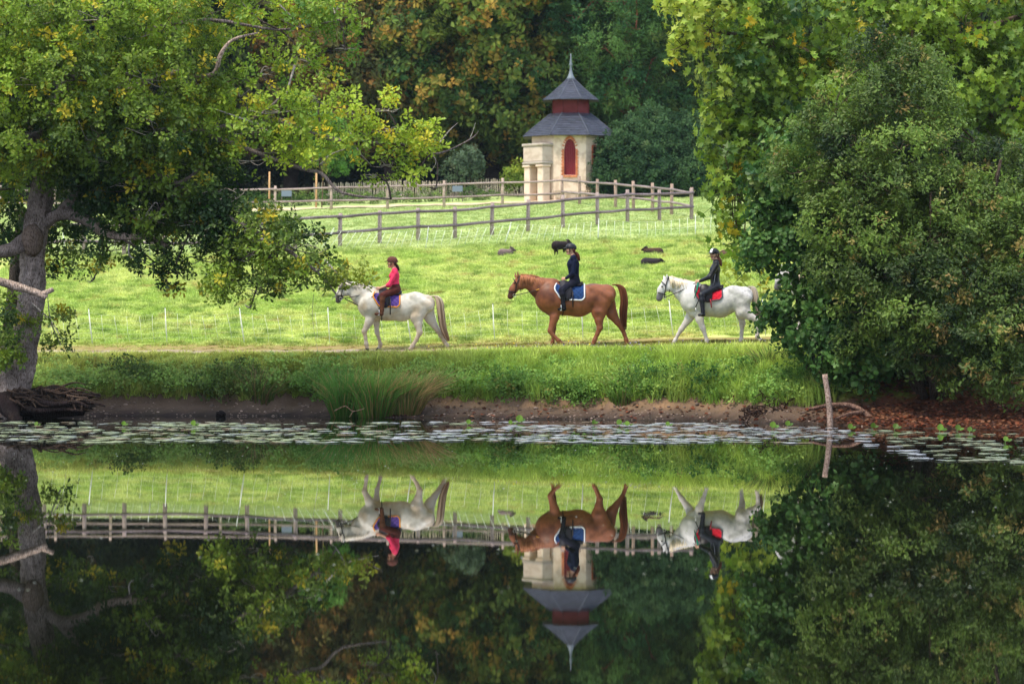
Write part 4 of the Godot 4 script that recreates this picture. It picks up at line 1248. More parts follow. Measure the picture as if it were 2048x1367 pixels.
# ---------------------------------------------------------------- plane tree, willow and hazel on the right
func build_right_bank():
	var t := thing("plane_tree", "tall plane tree with broad yellow green lobed leaves at upper right", "tree")
	var foot := on_ground(10.2, 76.0)
	var limbs := [[[foot + Vector3(0, -0.2, 0), foot + Vector3(-0.1, 2.5, 0), foot + Vector3(0, 5.5, 0), foot + Vector3(0.3, 9, 0)], [0.55, 0.42, 0.34, 0.2]],
		[[Vector3(10.18, 7.317, -76), Vector3(8.478, 8.413, -75.5), Vector3(6.678, 8.995, -75), Vector3(4.901, 9.322, -74.5)], [0.2, 0.14, 0.09, 0.03]], [[Vector3(10.3, 6.055, -76), Vector3(8.422, 6.005, -75), Vector3(6.633, 5.98, -74.5), Vector3(5.497, 5.349, -74.2)], [0.18, 0.12, 0.07, 0.02]], [[Vector3(10.43, 9.968, -76), Vector3(9.668, 9.867, -75), Vector3(9.121, 10.82, -74.6)], [0.12, 0.1, 0.06]], [[Vector3(10.43, 8.958, -76), Vector3(11.66, 9.369, -75), Vector3(13.09, 9.827, -74.6)], [0.14, 0.1, 0.05]], [[Vector3(10.18, 6.938, -76), Vector3(11.54, 7.126, -75), Vector3(12.84, 7.596, -74.6)], [0.14, 0.09, 0.05]]]
	var st := begin()
	limbs_mesh(st, limbs.slice(0, 1), photo(120, 108, 92), 12, 0.15)
	put("trunk", done(st), M.bark, t)
	for l in limbs.slice(1):
		st = begin()
		limbs_mesh(st, [l], photo(110, 98, 86), 8, 0.2)
		put("limb", done(st), M.bark, t)
	var lobes := [[Vector3(5.93, 9.743, -75), Vector3(0.872, 0.748, 0.872), 0.1], [Vector3(7.051, 9.493, -75), Vector3(0.997, 0.872, 0.997), 0.1], [Vector3(8.422, 9.493, -75), Vector3(1.121, 0.997, 1.121), 0.15], [Vector3(9.792, 9.618, -75), Vector3(1.121, 0.872, 1.121), 0.2], [Vector3(11.29, 9.493, -75), Vector3(1.121, 0.997, 1.121), 0.25], [Vector3(12.66, 9.369, -75), Vector3(1.121, 1.121, 1.121), 0.25], [Vector3(5.891, 8.579, -74.5), Vector3(0.681, 0.557, 0.681), -0.1], [Vector3(5.705, 7.713, -74.5), Vector3(0.743, 0.743, 0.743), 0.1], [Vector3(6.802, 7.998, -75), Vector3(0.997, 0.872, 0.997), 0], [Vector3(7.924, 7.998, -75), Vector3(0.997, 0.872, 0.997), 0.1], [Vector3(9.292, 8.58, -76), Vector3(0.884, 0.757, 0.884), 0], [Vector3(5.953, 6.723, -74.5), Vector3(0.767, 0.681, 0.767), 0.15], [Vector3(7.051, 6.753, -75), Vector3(0.872, 0.748, 0.872), 0], [Vector3(8.227, 6.782, -75.5), Vector3(1.003, 0.752, 1.003), -0.1], [Vector3(5.319, 6.341, -74.3), Vector3(0.42, 0.617, 0.617), 0.25], [Vector3(5.436, 5.287, -74.2), Vector3(0.444, 0.555, 0.555), 0.3], [Vector3(6.014, 5.485, -74.5), Vector3(0.619, 0.619, 0.619), 0.1], [Vector3(5.744, 4.61, -74.2), Vector3(0.493, 0.493, 0.493), 0.2], [Vector3(5.544, 3.989, -74), Vector3(0.295, 0.32, 0.32), 0.3], [Vector3(6.113, 4.363, -74.2), Vector3(0.37, 0.493, 0.493), 0.1], [Vector3(6.678, 5.133, -75), Vector3(0.623, 0.748, 0.748), -0.1], [Vector3(11.29, 7.998, -75), Vector3(1.121, 0.872, 1.121), 0.2], [Vector3(12.53, 7.749, -75), Vector3(0.997, 0.997, 0.997), 0.3], [Vector3(10.99, 6.908, -75.5), Vector3(0.878, 0.752, 0.878), 0.1], [Vector3(12.04, 6.628, -75), Vector3(0.997, 0.748, 0.997), 0.25], [Vector3(12.91, 6.254, -75), Vector3(0.748, 0.748, 0.748), 0.2], [Vector3(11.66, 5.756, -75), Vector3(0.872, 0.623, 0.872), 0], [Vector3(10.43, 8.075, -76), Vector3(0.757, 1.01, 1.01), -0.1], [Vector3(13.16, 4.884, -75), Vector3(0.748, 0.872, 0.872), 0.1], [Vector3(9.607, 7.35, -76.5), Vector3(1.017, 0.89, 1.017), -0.2]]
	var sprays := [[Vector3(4.573, 9.293, -74.2), Vector3(0.419, 0.444, 0.355), 0.3], [Vector3(4.456, 9.796, -74.3), Vector3(0.617, 0.272, 0.494), 0.3], [Vector3(4.253, 8.783, -74), Vector3(0.32, 0.197, 0.256), 0.3], [Vector3(4.943, 8.8, -74.2), Vector3(0.197, 0.247, 0.197), 0.2], [Vector3(4.032, 8.807, -74), Vector3(0.123, 0.098, 0.098), 0.3], [Vector3(5.029, 8.184, -74.2), Vector3(0.247, 0.271, 0.217), 0.3], [Vector3(5.127, 7.568, -74.2), Vector3(0.296, 0.271, 0.237), 0.1], [Vector3(5.018, 9.807, -74.4), Vector3(0.494, 0.371, 0.395), 0.2], [Vector3(4.929, 5.771, -74), Vector3(0.148, 0.123, 0.118), 0.4], [Vector3(5.544, 3.435, -74), Vector3(0.172, 0.246, 0.197), 0.2], [Vector3(5.127, 6.951, -74.2), Vector3(0.247, 0.308, 0.247), 0.1], [Vector3(5.913, 3.62, -74), Vector3(0.295, 0.369, 0.295), 0.2]]
	st = begin()
	boughs(st, limbs, lobes + sprays, 2, 0.025, photo(110, 98, 80), photo(150, 136, 110))
	put("branches", done(st), M.bark, t, "stuff")
	var sp := []
	for i in 3:
		sp.append(sprig("maple", 9, 0.55, 0.165, 0.95, 0.12, 0.5, photo(130, 120, 80)))
	foliage(t, lobes, sp, M.leaf, 16.0, photo(46, 82, 32), photo(152, 178, 58), photo(220, 186, 50), 0.02, 0.35, -0.1, 0.3)
	foliage(t, sprays, sp, M.leaf, 12.0, photo(104, 136, 50), photo(180, 190, 72), photo(214, 178, 44), 0.08, 0.35, -0.7, 0.2)

	t = thing("willow_shrub", "huge dense small leaved grey green shrub overhanging the right bank", "shrub")
	foot = on_ground(8.9, 63.4)
	limbs = []
	for i in 9:
		var a := i * 0.7 + 0.3
		var top := Vector3(8.9 + cos(a) * 2.2, R(3.5, 6.5), -63.2 + sin(a) * 1.3)
		limbs.append([[foot + Vector3(cos(a) * 0.3, -0.1, sin(a) * 0.3), foot.lerp(top, 0.45) + Vector3(cos(a) * 0.5, 0.3, 0), top], [0.09, 0.06, 0.03]])
	st = begin()
	limbs_mesh(st, limbs, photo(84, 74, 66), 7, 0.3)
	put("stems", done(st), M.bark, t)
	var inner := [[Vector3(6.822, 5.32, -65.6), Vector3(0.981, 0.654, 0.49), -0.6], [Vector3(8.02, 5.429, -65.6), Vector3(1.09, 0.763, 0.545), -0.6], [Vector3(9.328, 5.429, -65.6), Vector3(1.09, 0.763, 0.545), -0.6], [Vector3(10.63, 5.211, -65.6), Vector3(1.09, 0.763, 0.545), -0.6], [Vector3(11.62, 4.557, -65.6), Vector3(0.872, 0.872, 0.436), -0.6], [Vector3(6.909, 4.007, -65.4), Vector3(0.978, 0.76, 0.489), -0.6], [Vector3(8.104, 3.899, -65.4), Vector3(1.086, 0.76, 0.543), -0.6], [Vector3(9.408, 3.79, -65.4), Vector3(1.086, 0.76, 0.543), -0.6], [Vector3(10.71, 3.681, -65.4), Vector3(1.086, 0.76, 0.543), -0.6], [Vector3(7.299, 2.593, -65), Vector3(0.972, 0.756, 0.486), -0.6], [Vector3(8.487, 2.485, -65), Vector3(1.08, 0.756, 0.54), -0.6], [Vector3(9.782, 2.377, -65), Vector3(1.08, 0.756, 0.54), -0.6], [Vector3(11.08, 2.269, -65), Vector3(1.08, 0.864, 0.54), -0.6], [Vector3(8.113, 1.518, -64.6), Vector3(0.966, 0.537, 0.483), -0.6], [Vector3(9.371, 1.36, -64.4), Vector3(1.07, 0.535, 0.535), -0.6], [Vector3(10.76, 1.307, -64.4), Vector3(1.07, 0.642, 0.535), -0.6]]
	lobes = [[Vector3(7.825, 7.691, -64), Vector3(0.638, 0.532, 0.638), 0.2], [Vector3(8.569, 7.372, -64), Vector3(0.638, 0.585, 0.638), 0.1], [Vector3(7.058, 6.827, -63.8), Vector3(0.583, 0.53, 0.583), 0.2], [Vector3(7.857, 6.745, -63.4), Vector3(0.685, 0.579, 0.685), 0.15], [Vector3(8.727, 6.601, -63.6), Vector3(0.687, 0.581, 0.687), 0], [Vector3(6.508, 6.073, -63.6), Vector3(0.528, 0.475, 0.528), 0.2], [Vector3(7.179, 5.828, -63), Vector3(0.733, 0.523, 0.733), 0.2], [Vector3(8.095, 5.712, -62.8), Vector3(0.782, 0.574, 0.782), 0.1], [Vector3(9.092, 5.734, -63.2), Vector3(0.682, 0.577, 0.682), 0], [Vector3(6.047, 5.262, -63.2), Vector3(0.577, 0.42, 0.577), 0.25], [Vector3(6.822, 4.973, -62.6), Vector3(0.78, 0.52, 0.78), 0.2], [Vector3(7.824, 4.805, -62.3), Vector3(0.828, 0.569, 0.828), 0.2], [Vector3(8.873, 4.757, -62.4), Vector3(0.829, 0.57, 0.829), 0.1], [Vector3(9.837, 4.661, -62.6), Vector3(0.728, 0.624, 0.728), 0.1], [Vector3(10.67, 4.453, -62.6), Vector3(0.728, 0.624, 0.728), 0.1], [Vector3(6.614, 4.141, -62.6), Vector3(0.728, 0.52, 0.728), -0.1], [Vector3(7.477, 3.918, -62), Vector3(0.824, 0.566, 0.824), 0.25], [Vector3(8.582, 3.81, -61.8), Vector3(0.821, 0.565, 0.821), 0.25], [Vector3(9.609, 3.707, -61.8), Vector3(0.821, 0.565, 0.821), 0.2], [Vector3(10.63, 3.604, -61.8), Vector3(0.821, 0.616, 0.821), 0.15], [Vector3(6.903, 3.151, -62.4), Vector3(0.726, 0.466, 0.726), -0.2], [Vector3(7.864, 2.988, -61.8), Vector3(0.821, 0.513, 0.821), 0.15], [Vector3(8.833, 2.882, -61.4), Vector3(0.816, 0.561, 0.816), 0.25], [Vector3(9.82, 2.676, -61.2), Vector3(0.813, 0.559, 0.813), 0.2], [Vector3(10.73, 2.575, -61.2), Vector3(0.712, 0.61, 0.712), 0.1], [Vector3(7.374, 2.321, -62), Vector3(0.618, 0.412, 0.618), -0.1], [Vector3(8.221, 2.168, -61.4), Vector3(0.765, 0.51, 0.765), 0.1], [Vector3(9.18, 1.966, -61), Vector3(0.811, 0.507, 0.811), 0.2], [Vector3(10.16, 1.765, -60.8), Vector3(0.808, 0.555, 0.808), 0.1], [Vector3(8.425, 1.454, -61.4), Vector3(0.561, 0.367, 0.561), 0.1], [Vector3(9.383, 1.155, -61), Vector3(0.76, 0.405, 0.76), -0.1], [Vector3(10.36, 0.957, -60.8), Vector3(0.707, 0.404, 0.707), -0.2], [Vector3(8.759, 0.94, -61.6), Vector3(0.368, 0.266, 0.368), 0], [Vector3(7.341, 1.646, -62.6), Vector3(0.52, 0.312, 0.52), -0.3], [Vector3(11.12, 5.429, -63.4), Vector3(0.632, 0.632, 0.632), 0.1]]
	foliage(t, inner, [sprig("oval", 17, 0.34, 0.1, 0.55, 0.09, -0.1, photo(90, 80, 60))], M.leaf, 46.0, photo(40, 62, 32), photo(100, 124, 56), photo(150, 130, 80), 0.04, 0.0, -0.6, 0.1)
	for lb in lobes:
		lb[1].y *= 0.88
		lb[2] += R(-0.35, 0.35)
	st = begin()
	boughs(st, limbs, lobes, 4, 0.022, photo(92, 80, 66), photo(140, 124, 104))
	put("branches", done(st), M.bark, t, "stuff")
	sp = []
	for i in 3:
		sp.append(sprig("oval", 17, 0.34, 0.082, 0.5, 0.07, -0.1, photo(110, 96, 70)))
	foliage(t, lobes, sp, M.leaf, 58.0, photo(36, 60, 28), photo(132, 160, 68), photo(172, 146, 84), 0.07, 0.0, -0.06, 0.4)

	t = thing("hazel_shrub", "dark round leaved shrub at the riders' end of the willow, hiding a grey horse", "shrub")
	foot = on_ground(6.6, 64.6)
	limbs = [[[foot, foot + Vector3(-0.4, 1.6, 0), foot + Vector3(-0.9, 3.6, 0)], [0.08, 0.06, 0.03]], [[foot, foot + Vector3(0.1, 1.6, 0.2), foot + Vector3(0.2, 4.0, 0)], [0.08, 0.06, 0.03]], [[foot, foot + Vector3(-0.5, 0.8, 0.2), foot + Vector3(-1.0, 1.5, 0.2)], [0.06, 0.05, 0.02]]]
	st = begin()
	limbs_mesh(st, limbs, photo(84, 74, 66), 7, 0.3)
	put("stems", done(st), M.bark, t)
	lobes = [[Vector3(5.913, 5.703, -64.6), Vector3(0.483, 0.386, 0.531), 0.1], [Vector3(5.582, 5.055, -64.5), Vector3(0.482, 0.429, 0.53), 0], [Vector3(6.162, 4.73, -64.4), Vector3(0.588, 0.481, 0.647), -0.1], [Vector3(5.573, 4.302, -64.4), Vector3(0.481, 0.385, 0.53), 0], [Vector3(6.356, 3.976, -64.2), Vector3(0.587, 0.48, 0.645), -0.2], [Vector3(5.716, 3.656, -64.2), Vector3(0.64, 0.32, 0.704), 0], [Vector3(5.076, 3.602, -64.2), Vector3(0.256, 0.192, 0.282), 0.1], [Vector3(6.549, 3.226, -64), Vector3(0.585, 0.425, 0.643), -0.2], [Vector3(6.74, 2.481, -63.8), Vector3(0.53, 0.424, 0.583), -0.2], [Vector3(6.017, 2.376, -64), Vector3(0.532, 0.276, 0.585), 0], [Vector3(5.645, 2.163, -64), Vector3(0.383, 0.17, 0.421), 0.1], [Vector3(6.316, 2.004, -63.8), Vector3(0.53, 0.318, 0.583), 0], [Vector3(6.104, 1.792, -63.8), Vector3(0.424, 0.191, 0.466), 0], [Vector3(7.014, 1.743, -63.4), Vector3(0.579, 0.379, 0.637), -0.1], [Vector3(6.782, 1.325, -63.2), Vector3(0.42, 0.315, 0.462), 0.1], [Vector3(7.284, 1.118, -63), Vector3(0.471, 0.293, 0.518), 0.1], [Vector3(7.807, 1.537, -63), Vector3(0.523, 0.419, 0.576), -0.2]]
	st = begin()
	boughs(st, limbs, lobes, 3, 0.02, photo(84, 74, 66), photo(130, 116, 100))
	put("branches", done(st), M.bark, t, "stuff")
	sp = []
	for i in 3:
		sp.append(sprig("round", 10, 0.32, 0.108, 0.85, 0.06, 0.1, photo(90, 84, 60)))
	foliage(t, lobes, sp, M.leaf, 36.0, photo(46, 86, 40), photo(112, 152, 74), photo(130, 150, 70), 0.06, 0.05, -0.25, 0.3)

# ---------------------------------------------------------------- grass, rushes and weeds
func tuft_mesh(blades: int, h: float, w: float, spread: float, lean: float) -> ArrayMesh:
	var st := begin()
	st.set_smooth_group(-1)
	for i in blades:
		var a := R(0, TAU)
		var o := Vector3(cos(a), 0, sin(a)) * R(0, spread)
		var out := Vector3(cos(a + R(-0.8, 0.8)), 0, sin(a + R(-0.8, 0.8)))
		var hh := h * R(0.6, 1.15)
		var side := out.cross(Vector3.UP) * w * 0.5
		var m := o + Vector3(0, hh * 0.6, 0) + out * hh * lean * R(0.2, 0.5)
		var e := o + Vector3(0, hh, 0) + out * hh * lean * R(0.7, 1.4)
		var g := R(0.75, 1.25)
		st.set_color(Color(g * R(0.9, 1.15), g, g * 0.9))
		quad(st, o - side, m - side * 0.8, m + side * 0.8, o + side)
		tri(st, m - side * 0.8, e, m + side * 0.8)
	return done(st)

func build_meadow_grass():
	var kinds := [tuft_mesh(11, 0.13, 0.014, 0.10, 0.6), tuft_mesh(13, 0.11, 0.016, 0.12, 1.0)]
	var far_kinds := [tuft_mesh(9, 0.11, 0.022, 0.2, 0.6)]
	var where := [[], [], []]
	var tint := [PackedColorArray(), PackedColorArray(), PackedColorArray()]
	for i in 125000:
		var d := sqrt(R(71.0 * 71.0, 109.0 * 109.0))
		var x := R(-0.2, 0.2) * d
		if x < -14.0 - (d - 71.0) * 0.1 or x > 14.0 + (d - 71.0) * 0.1:
			continue
		var edge := d - path_d(x) - 0.72
		if edge < 0.0 or (edge < 1.0 and rng.randf() > edge * 0.8):
			continue
		var tall := 0.5 + 1.5 * maxf(0.0, N(x * 0.9, d * 0.6, 30.5)) + 1.5 * maxf(0.0, N(x * 2.1, d * 1.5, 31.5) - 0.05)
		tall *= clampf(0.4 + edge * 0.35, 0.4, 1.0)
		var w := rng.randi() % 2
		where[w].append(Transform3D(Basis(Vector3.UP, R(0, TAU)).scaled(Vector3(1.0, maxf(tall, 0.3), 1.0) * R(0.8, 1.25)), on_ground(x, d, -0.01)))
		var c := meadow_tone(x, d) * R(0.85, 1.2)
		if edge < 1.2:
			c = c.lerp(photo(170, 150, 90), R(0.0, 0.5))
		tint[w].append(c)
	for i in 42000:
		var d := R(107.0, 141.0)
		var x := R(-0.19, 0.19) * d
		where[2].append(Transform3D(Basis(Vector3.UP, R(0, TAU)).scaled(Vector3(1.0, R(0.35, 0.7), 1.0)), on_ground(x, d, -0.01)))
		tint[2].append(meadow_tone(x, d) * R(0.9, 1.15))
	var g := Node3D.new()
	g.name = "meadow_grass"
	add_child(g)
	g.set_meta("kind", "stuff")
	tag(g, "tufted yellow green meadow grass sloping up behind the riders", "grass")
	copies("tufts", kinds[0], M.grass, where[0], tint[0], g)
	copies("tufts", kinds[1], M.grass, where[1], tint[1], g)
	copies("lawn", far_kinds[0], M.grass, where[2], tint[2], g)

func build_bank_plants():
	var kinds := [tuft_mesh(10, 0.27, 0.02, 0.07, 0.7), tuft_mesh(11, 0.22, 0.024, 0.09, 1.1), tuft_mesh(8, 0.34, 0.016, 0.05, 0.5)]
	var weeds := [sprig("oval", 16, 0.3, 0.06, 0.6, 0.06, 0.0, photo(80, 110, 50)), sprig("round", 14, 0.24, 0.055, 0.9, 0.07, -0.1, photo(80, 110, 50))]
	var where := [[], [], [], [], []]
	var tint := [PackedColorArray(), PackedColorArray(), PackedColorArray(), PackedColorArray(), PackedColorArray()]
	for i in 34000:
		var x := R(-13.5, 12.5)
		var sd := shore_d(x)
		var wide := lerpf(0.98, 3.3, smoothstep(5.5, 9.5, x)) + 0.25 * N(x * 0.9, 21.0)
		var lo := sd + wide + 0.05
		var hi := path_d(x) - 0.62
		var d := R(lo, hi)
		var t := (d - lo) / maxf(hi - lo, 0.1)
		var patch := N(x * 0.6, d * 0.9, 44.0)
		var right := smoothstep(-3.5, 0.0, x)
		if x > 6.2 and rng.randf() < smoothstep(6.2, 7.6, x) * (1.0 if d < 66.0 else 0.3):
			continue
		if t < 0.04 and rng.randf() < 0.3:
			continue
		var tall := (0.75 + 0.9 * patch + 0.35 * right) * R(0.7, 1.3)
		var room := table(PATH_H, x) - ground_h(x, d) + 0.012 * (path_d(x) - d) + R(-0.02, 0.07)
		tall = minf(tall, maxf(room, 0.04) / 0.27)
		var c := photo(162, 192, 86).lerp(photo(200, 214, 112), clampf(t * 0.8 + patch, 0, 1))
		c = c.lerp(photo(122, 166, 66), clampf(0.3 - t + N(x * 1.4, d * 1.7, 46.0), 0, 0.8))
		c = c.lerp(photo(150, 138, 80), (1.0 - right) * R(0.1, 0.7))
		c = c.lerp(photo(150, 128, 76), clampf(N(x * 1.1, d * 1.3, 47.0) * 2.0 - 0.6, 0, 0.6) + smoothstep(0.88, 1.0, t) * R(0, 0.5))
		c *= R(0.62, 1.3)
		var weed := t < 0.7 and rng.randf() < clampf(0.42 - t * 0.55 + N(x * 0.9, d * 1.2, 48.0) * 0.5, 0.0, 0.7)
		var w := (3 + rng.randi() % 2) if weed else rng.randi() % 3
		if weed:
			var s := R(0.7, 1.3) * (1.0 - 0.4 * t)
			where[w].append(Transform3D(twist(Vector3(R(-0.6, 0.6), 1.0, R(0.0, 0.7)), R(0, TAU), s), on_ground(x, d, R(-0.02, 0.08))))
			c = c.lerp(photo(140, 176, 96), 0.6)
		else:
			where[w].append(Transform3D(Basis(Vector3.UP, R(0, TAU)).scaled(Vector3(1.0, maxf(tall, 0.12), 1.0)), on_ground(x, d, -0.02)))
		tint[w].append(c)
	# trampled fringe on the path
	for i in 5000:
		var x := R(-13, 12)
		if x < -2.0 and rng.randf() < 0.85:
			continue
		var d := path_d(x) + R(-0.6, 0.9)
		if rng.randf() < 0.62 - 0.3 * smoothstep(-2.0, 3.0, x) + N(x * 0.8, d * 2.0, 52.0):
			continue
		where[1].append(Transform3D(Basis(Vector3.UP, R(0, TAU)).scaled(Vector3(0.7, R(0.1, 0.25), 0.7)), on_ground(x, d, 0.0)))
		tint[1].append(photo(150, 160, 74).lerp(photo(160, 130, 90), R(0, 0.8)))
	var g := Node3D.new()
	g.name = "bank_grass"
	add_child(g)
	g.set_meta("kind", "stuff")
	tag(g, "lush long grass and weeds on the bank below the path", "grass")
	for k in 3:
		copies("tufts", kinds[k], M.grass, where[k], tint[k], g)
	for k in 2:
		copies("weeds", weeds[k], M.dull_leaf, where[3 + k], tint[3 + k], g)
	# small flowers
	var st := begin()
	for i in 5:
		var a := TAU * i / 5
		leaf(st, Vector3.ZERO, Vector3(cos(a), 0.3, sin(a)).normalized(), Vector3.UP, 0.026, 0.02, "oval", Color.WHITE)
	var flower := done(st)
	var fw := []
	var ft := PackedColorArray()
	for i in 420:
		var x := R(0.5, 5.8) + R(-1.5, 1.0)
		var d := path_d(x) - R(0.5, 2.6)
		fw.append(Transform3D(Basis(Vector3.RIGHT, R(0.3, 1.2)).scaled(Vector3.ONE * R(0.45, 0.8)), on_ground(x, d, R(0.1, 0.2))))
		ft.append(photo(140, 128, 160).lerp(photo(160, 150, 176), R(0, 1)))
	for i in 46:
		var x := R(-2.0, 7.0)
		var d := path_d(x) - R(0.5, 3.0)
		fw.append(Transform3D(Basis(Vector3.RIGHT, R(0.3, 1.2)).scaled(Vector3.ONE * R(0.6, 1.0)), on_ground(x, d, R(0.1, 0.22))))
		ft.append(photo(240, 208, 40))
	var fl := copies("wild_flowers", flower, M.dull_leaf, fw, ft)
	tag(fl, "scattered purple and yellow wild flowers in the bank grass", "flowers")
	# rush clumps
	var rush := func(x: float, d: float, h: float, r: float, n: int, lean: float, green: Color, dry: Color, share: float, label: String):
		var t := thing("rush_clump", label, "rushes", on_ground(x, d), "rush clumps on the bank")
		var s := begin()
		for i in n:
			var a := R(0, TAU)
			var o := Vector3(cos(a), 0, sin(a) * 0.6) * r * sqrt(R(0, 1))
			var out := Vector3(o.x / r, 0, o.z / r) + Vector3(R(-0.25, 0.25) + lean, 0, R(-0.2, 0.4))
			var hh := h * R(0.55, 1.1)
			var c := (dry if rng.randf() < share * (1.0 + lean * 2.0 * o.x / r) else green) * R(0.7, 1.25)
			o.y = ground_h(x + o.x, d - o.z) - ground_h(x, d) - 0.03
			tube(s, [o, o + Vector3(0, hh * 0.55, 0) + out * hh * R(0.12, 0.26), o + Vector3(0, hh * R(0.8, 1.0), 0) + out * hh * R(0.35, 0.95)], [0.009, 0.008, 0.003], 3, c)
		put("blades", done(s), M.grass, t, "stuff")
	rush.call(-3.712, 67.0, 1.15, 0.3, 480, 0.1, photo(98, 144, 62), photo(170, 150, 92), 0.18, "tall dark green rush clump, left one of the large pair at the water's edge")
	rush.call(-3.036, 66.8, 1.1, 0.36, 600, 0.15, photo(108, 152, 66), photo(174, 152, 94), 0.22, "widest green rush clump below the leading grey horse")
	rush.call(-2.323, 66.9, 1.0, 0.3, 480, 0.35, photo(124, 146, 74), photo(186, 158, 104), 0.5, "rush clump bleached brown and leaning right over the mud")
	rush.call(-5.8, 68.7, 0.65, 0.34, 170, 0.0, photo(98, 120, 62), photo(150, 126, 84), 0.35, "smaller brownish rush clump among weeds left of the large pair")
	rush.call(7.036, 63.8, 0.7, 0.35, 300, 0.0, photo(84, 112, 56), photo(140, 130, 80), 0.2, "green rush clump behind the leaning wooden post")
	rush.call(5.695, 66.0, 0.6, 0.3, 240, 0.0, photo(96, 132, 56), photo(140, 130, 80), 0.2, "grassy rush clump on the bank left of the leaning post")
	rush.call(2.478, 66.3, 0.5, 0.3, 220, 0.0, photo(104, 140, 56), photo(140, 130, 80), 0.2, "short rush clump in the weeds below the chestnut horse")
	# bushy weeds one can tell apart
	var wd := [[650.0, 68.3, 0.5, 0.55, "glossy bramble bush beside the large rush clump"], [465.0, 69.2, 0.42, 0.5, "leafy weed bush at the top of the left mud bank"], [420.0, 68.9, 0.3, 0.4, "low brownish weed bush left of the small rushes"], [1010.0, 67.0, 0.32, 0.45, "leafy weed cushion hanging over the sandy bank edge"], [1130.0, 66.6, 0.34, 0.5, "bright weed bush at the bank edge left of centre weeds"], [1290.0, 66.3, 0.42, 0.55, "dense nettle bush overhanging the mud below the chestnut horse's tail"], [1390.0, 66.1, 0.42, 0.5, "light green leafy bush above the red leaf litter"], [1480.0, 65.8, 0.36, 0.45, "low leafy bush on the bank below the rear grey horse"], [1600.0, 64.6, 0.4, 0.4, "small shadowed bush left of the leaning post"], [250.0, 69.6, 0.4, 0.5, "shadowed weed bush on the bank right of the oak roots"]]
	for q in wd:
		var x: float = (q[0] - 1024.0) * q[1] / 6020.0
		var t := thing("weed_bush", q[4], "weed", Vector3.ZERO, "weed bushes along the bank")
		var gpos := on_ground(x, q[1])
		var lobes := [[gpos + Vector3(0, q[2] * 0.5, 0), Vector3(q[3], q[2] * 0.6, 0.35), 0.0], [gpos + Vector3(q[3] * 0.6, q[2] * 0.35, 0.1), Vector3(q[3] * 0.6, q[2] * 0.5, 0.3), 0.2]]
		var a := photo(58, 96, 44)
		var b := photo(124, 160, 74)
		if q[0] < 600.0:
			a = photo(60, 84, 42)
			b = photo(110, 128, 66)
		foliage(t, lobes, weeds, M.dull_leaf, 40.0, a, b, photo(160, 150, 80), 0.06, 0.0, -0.5, 0.1)

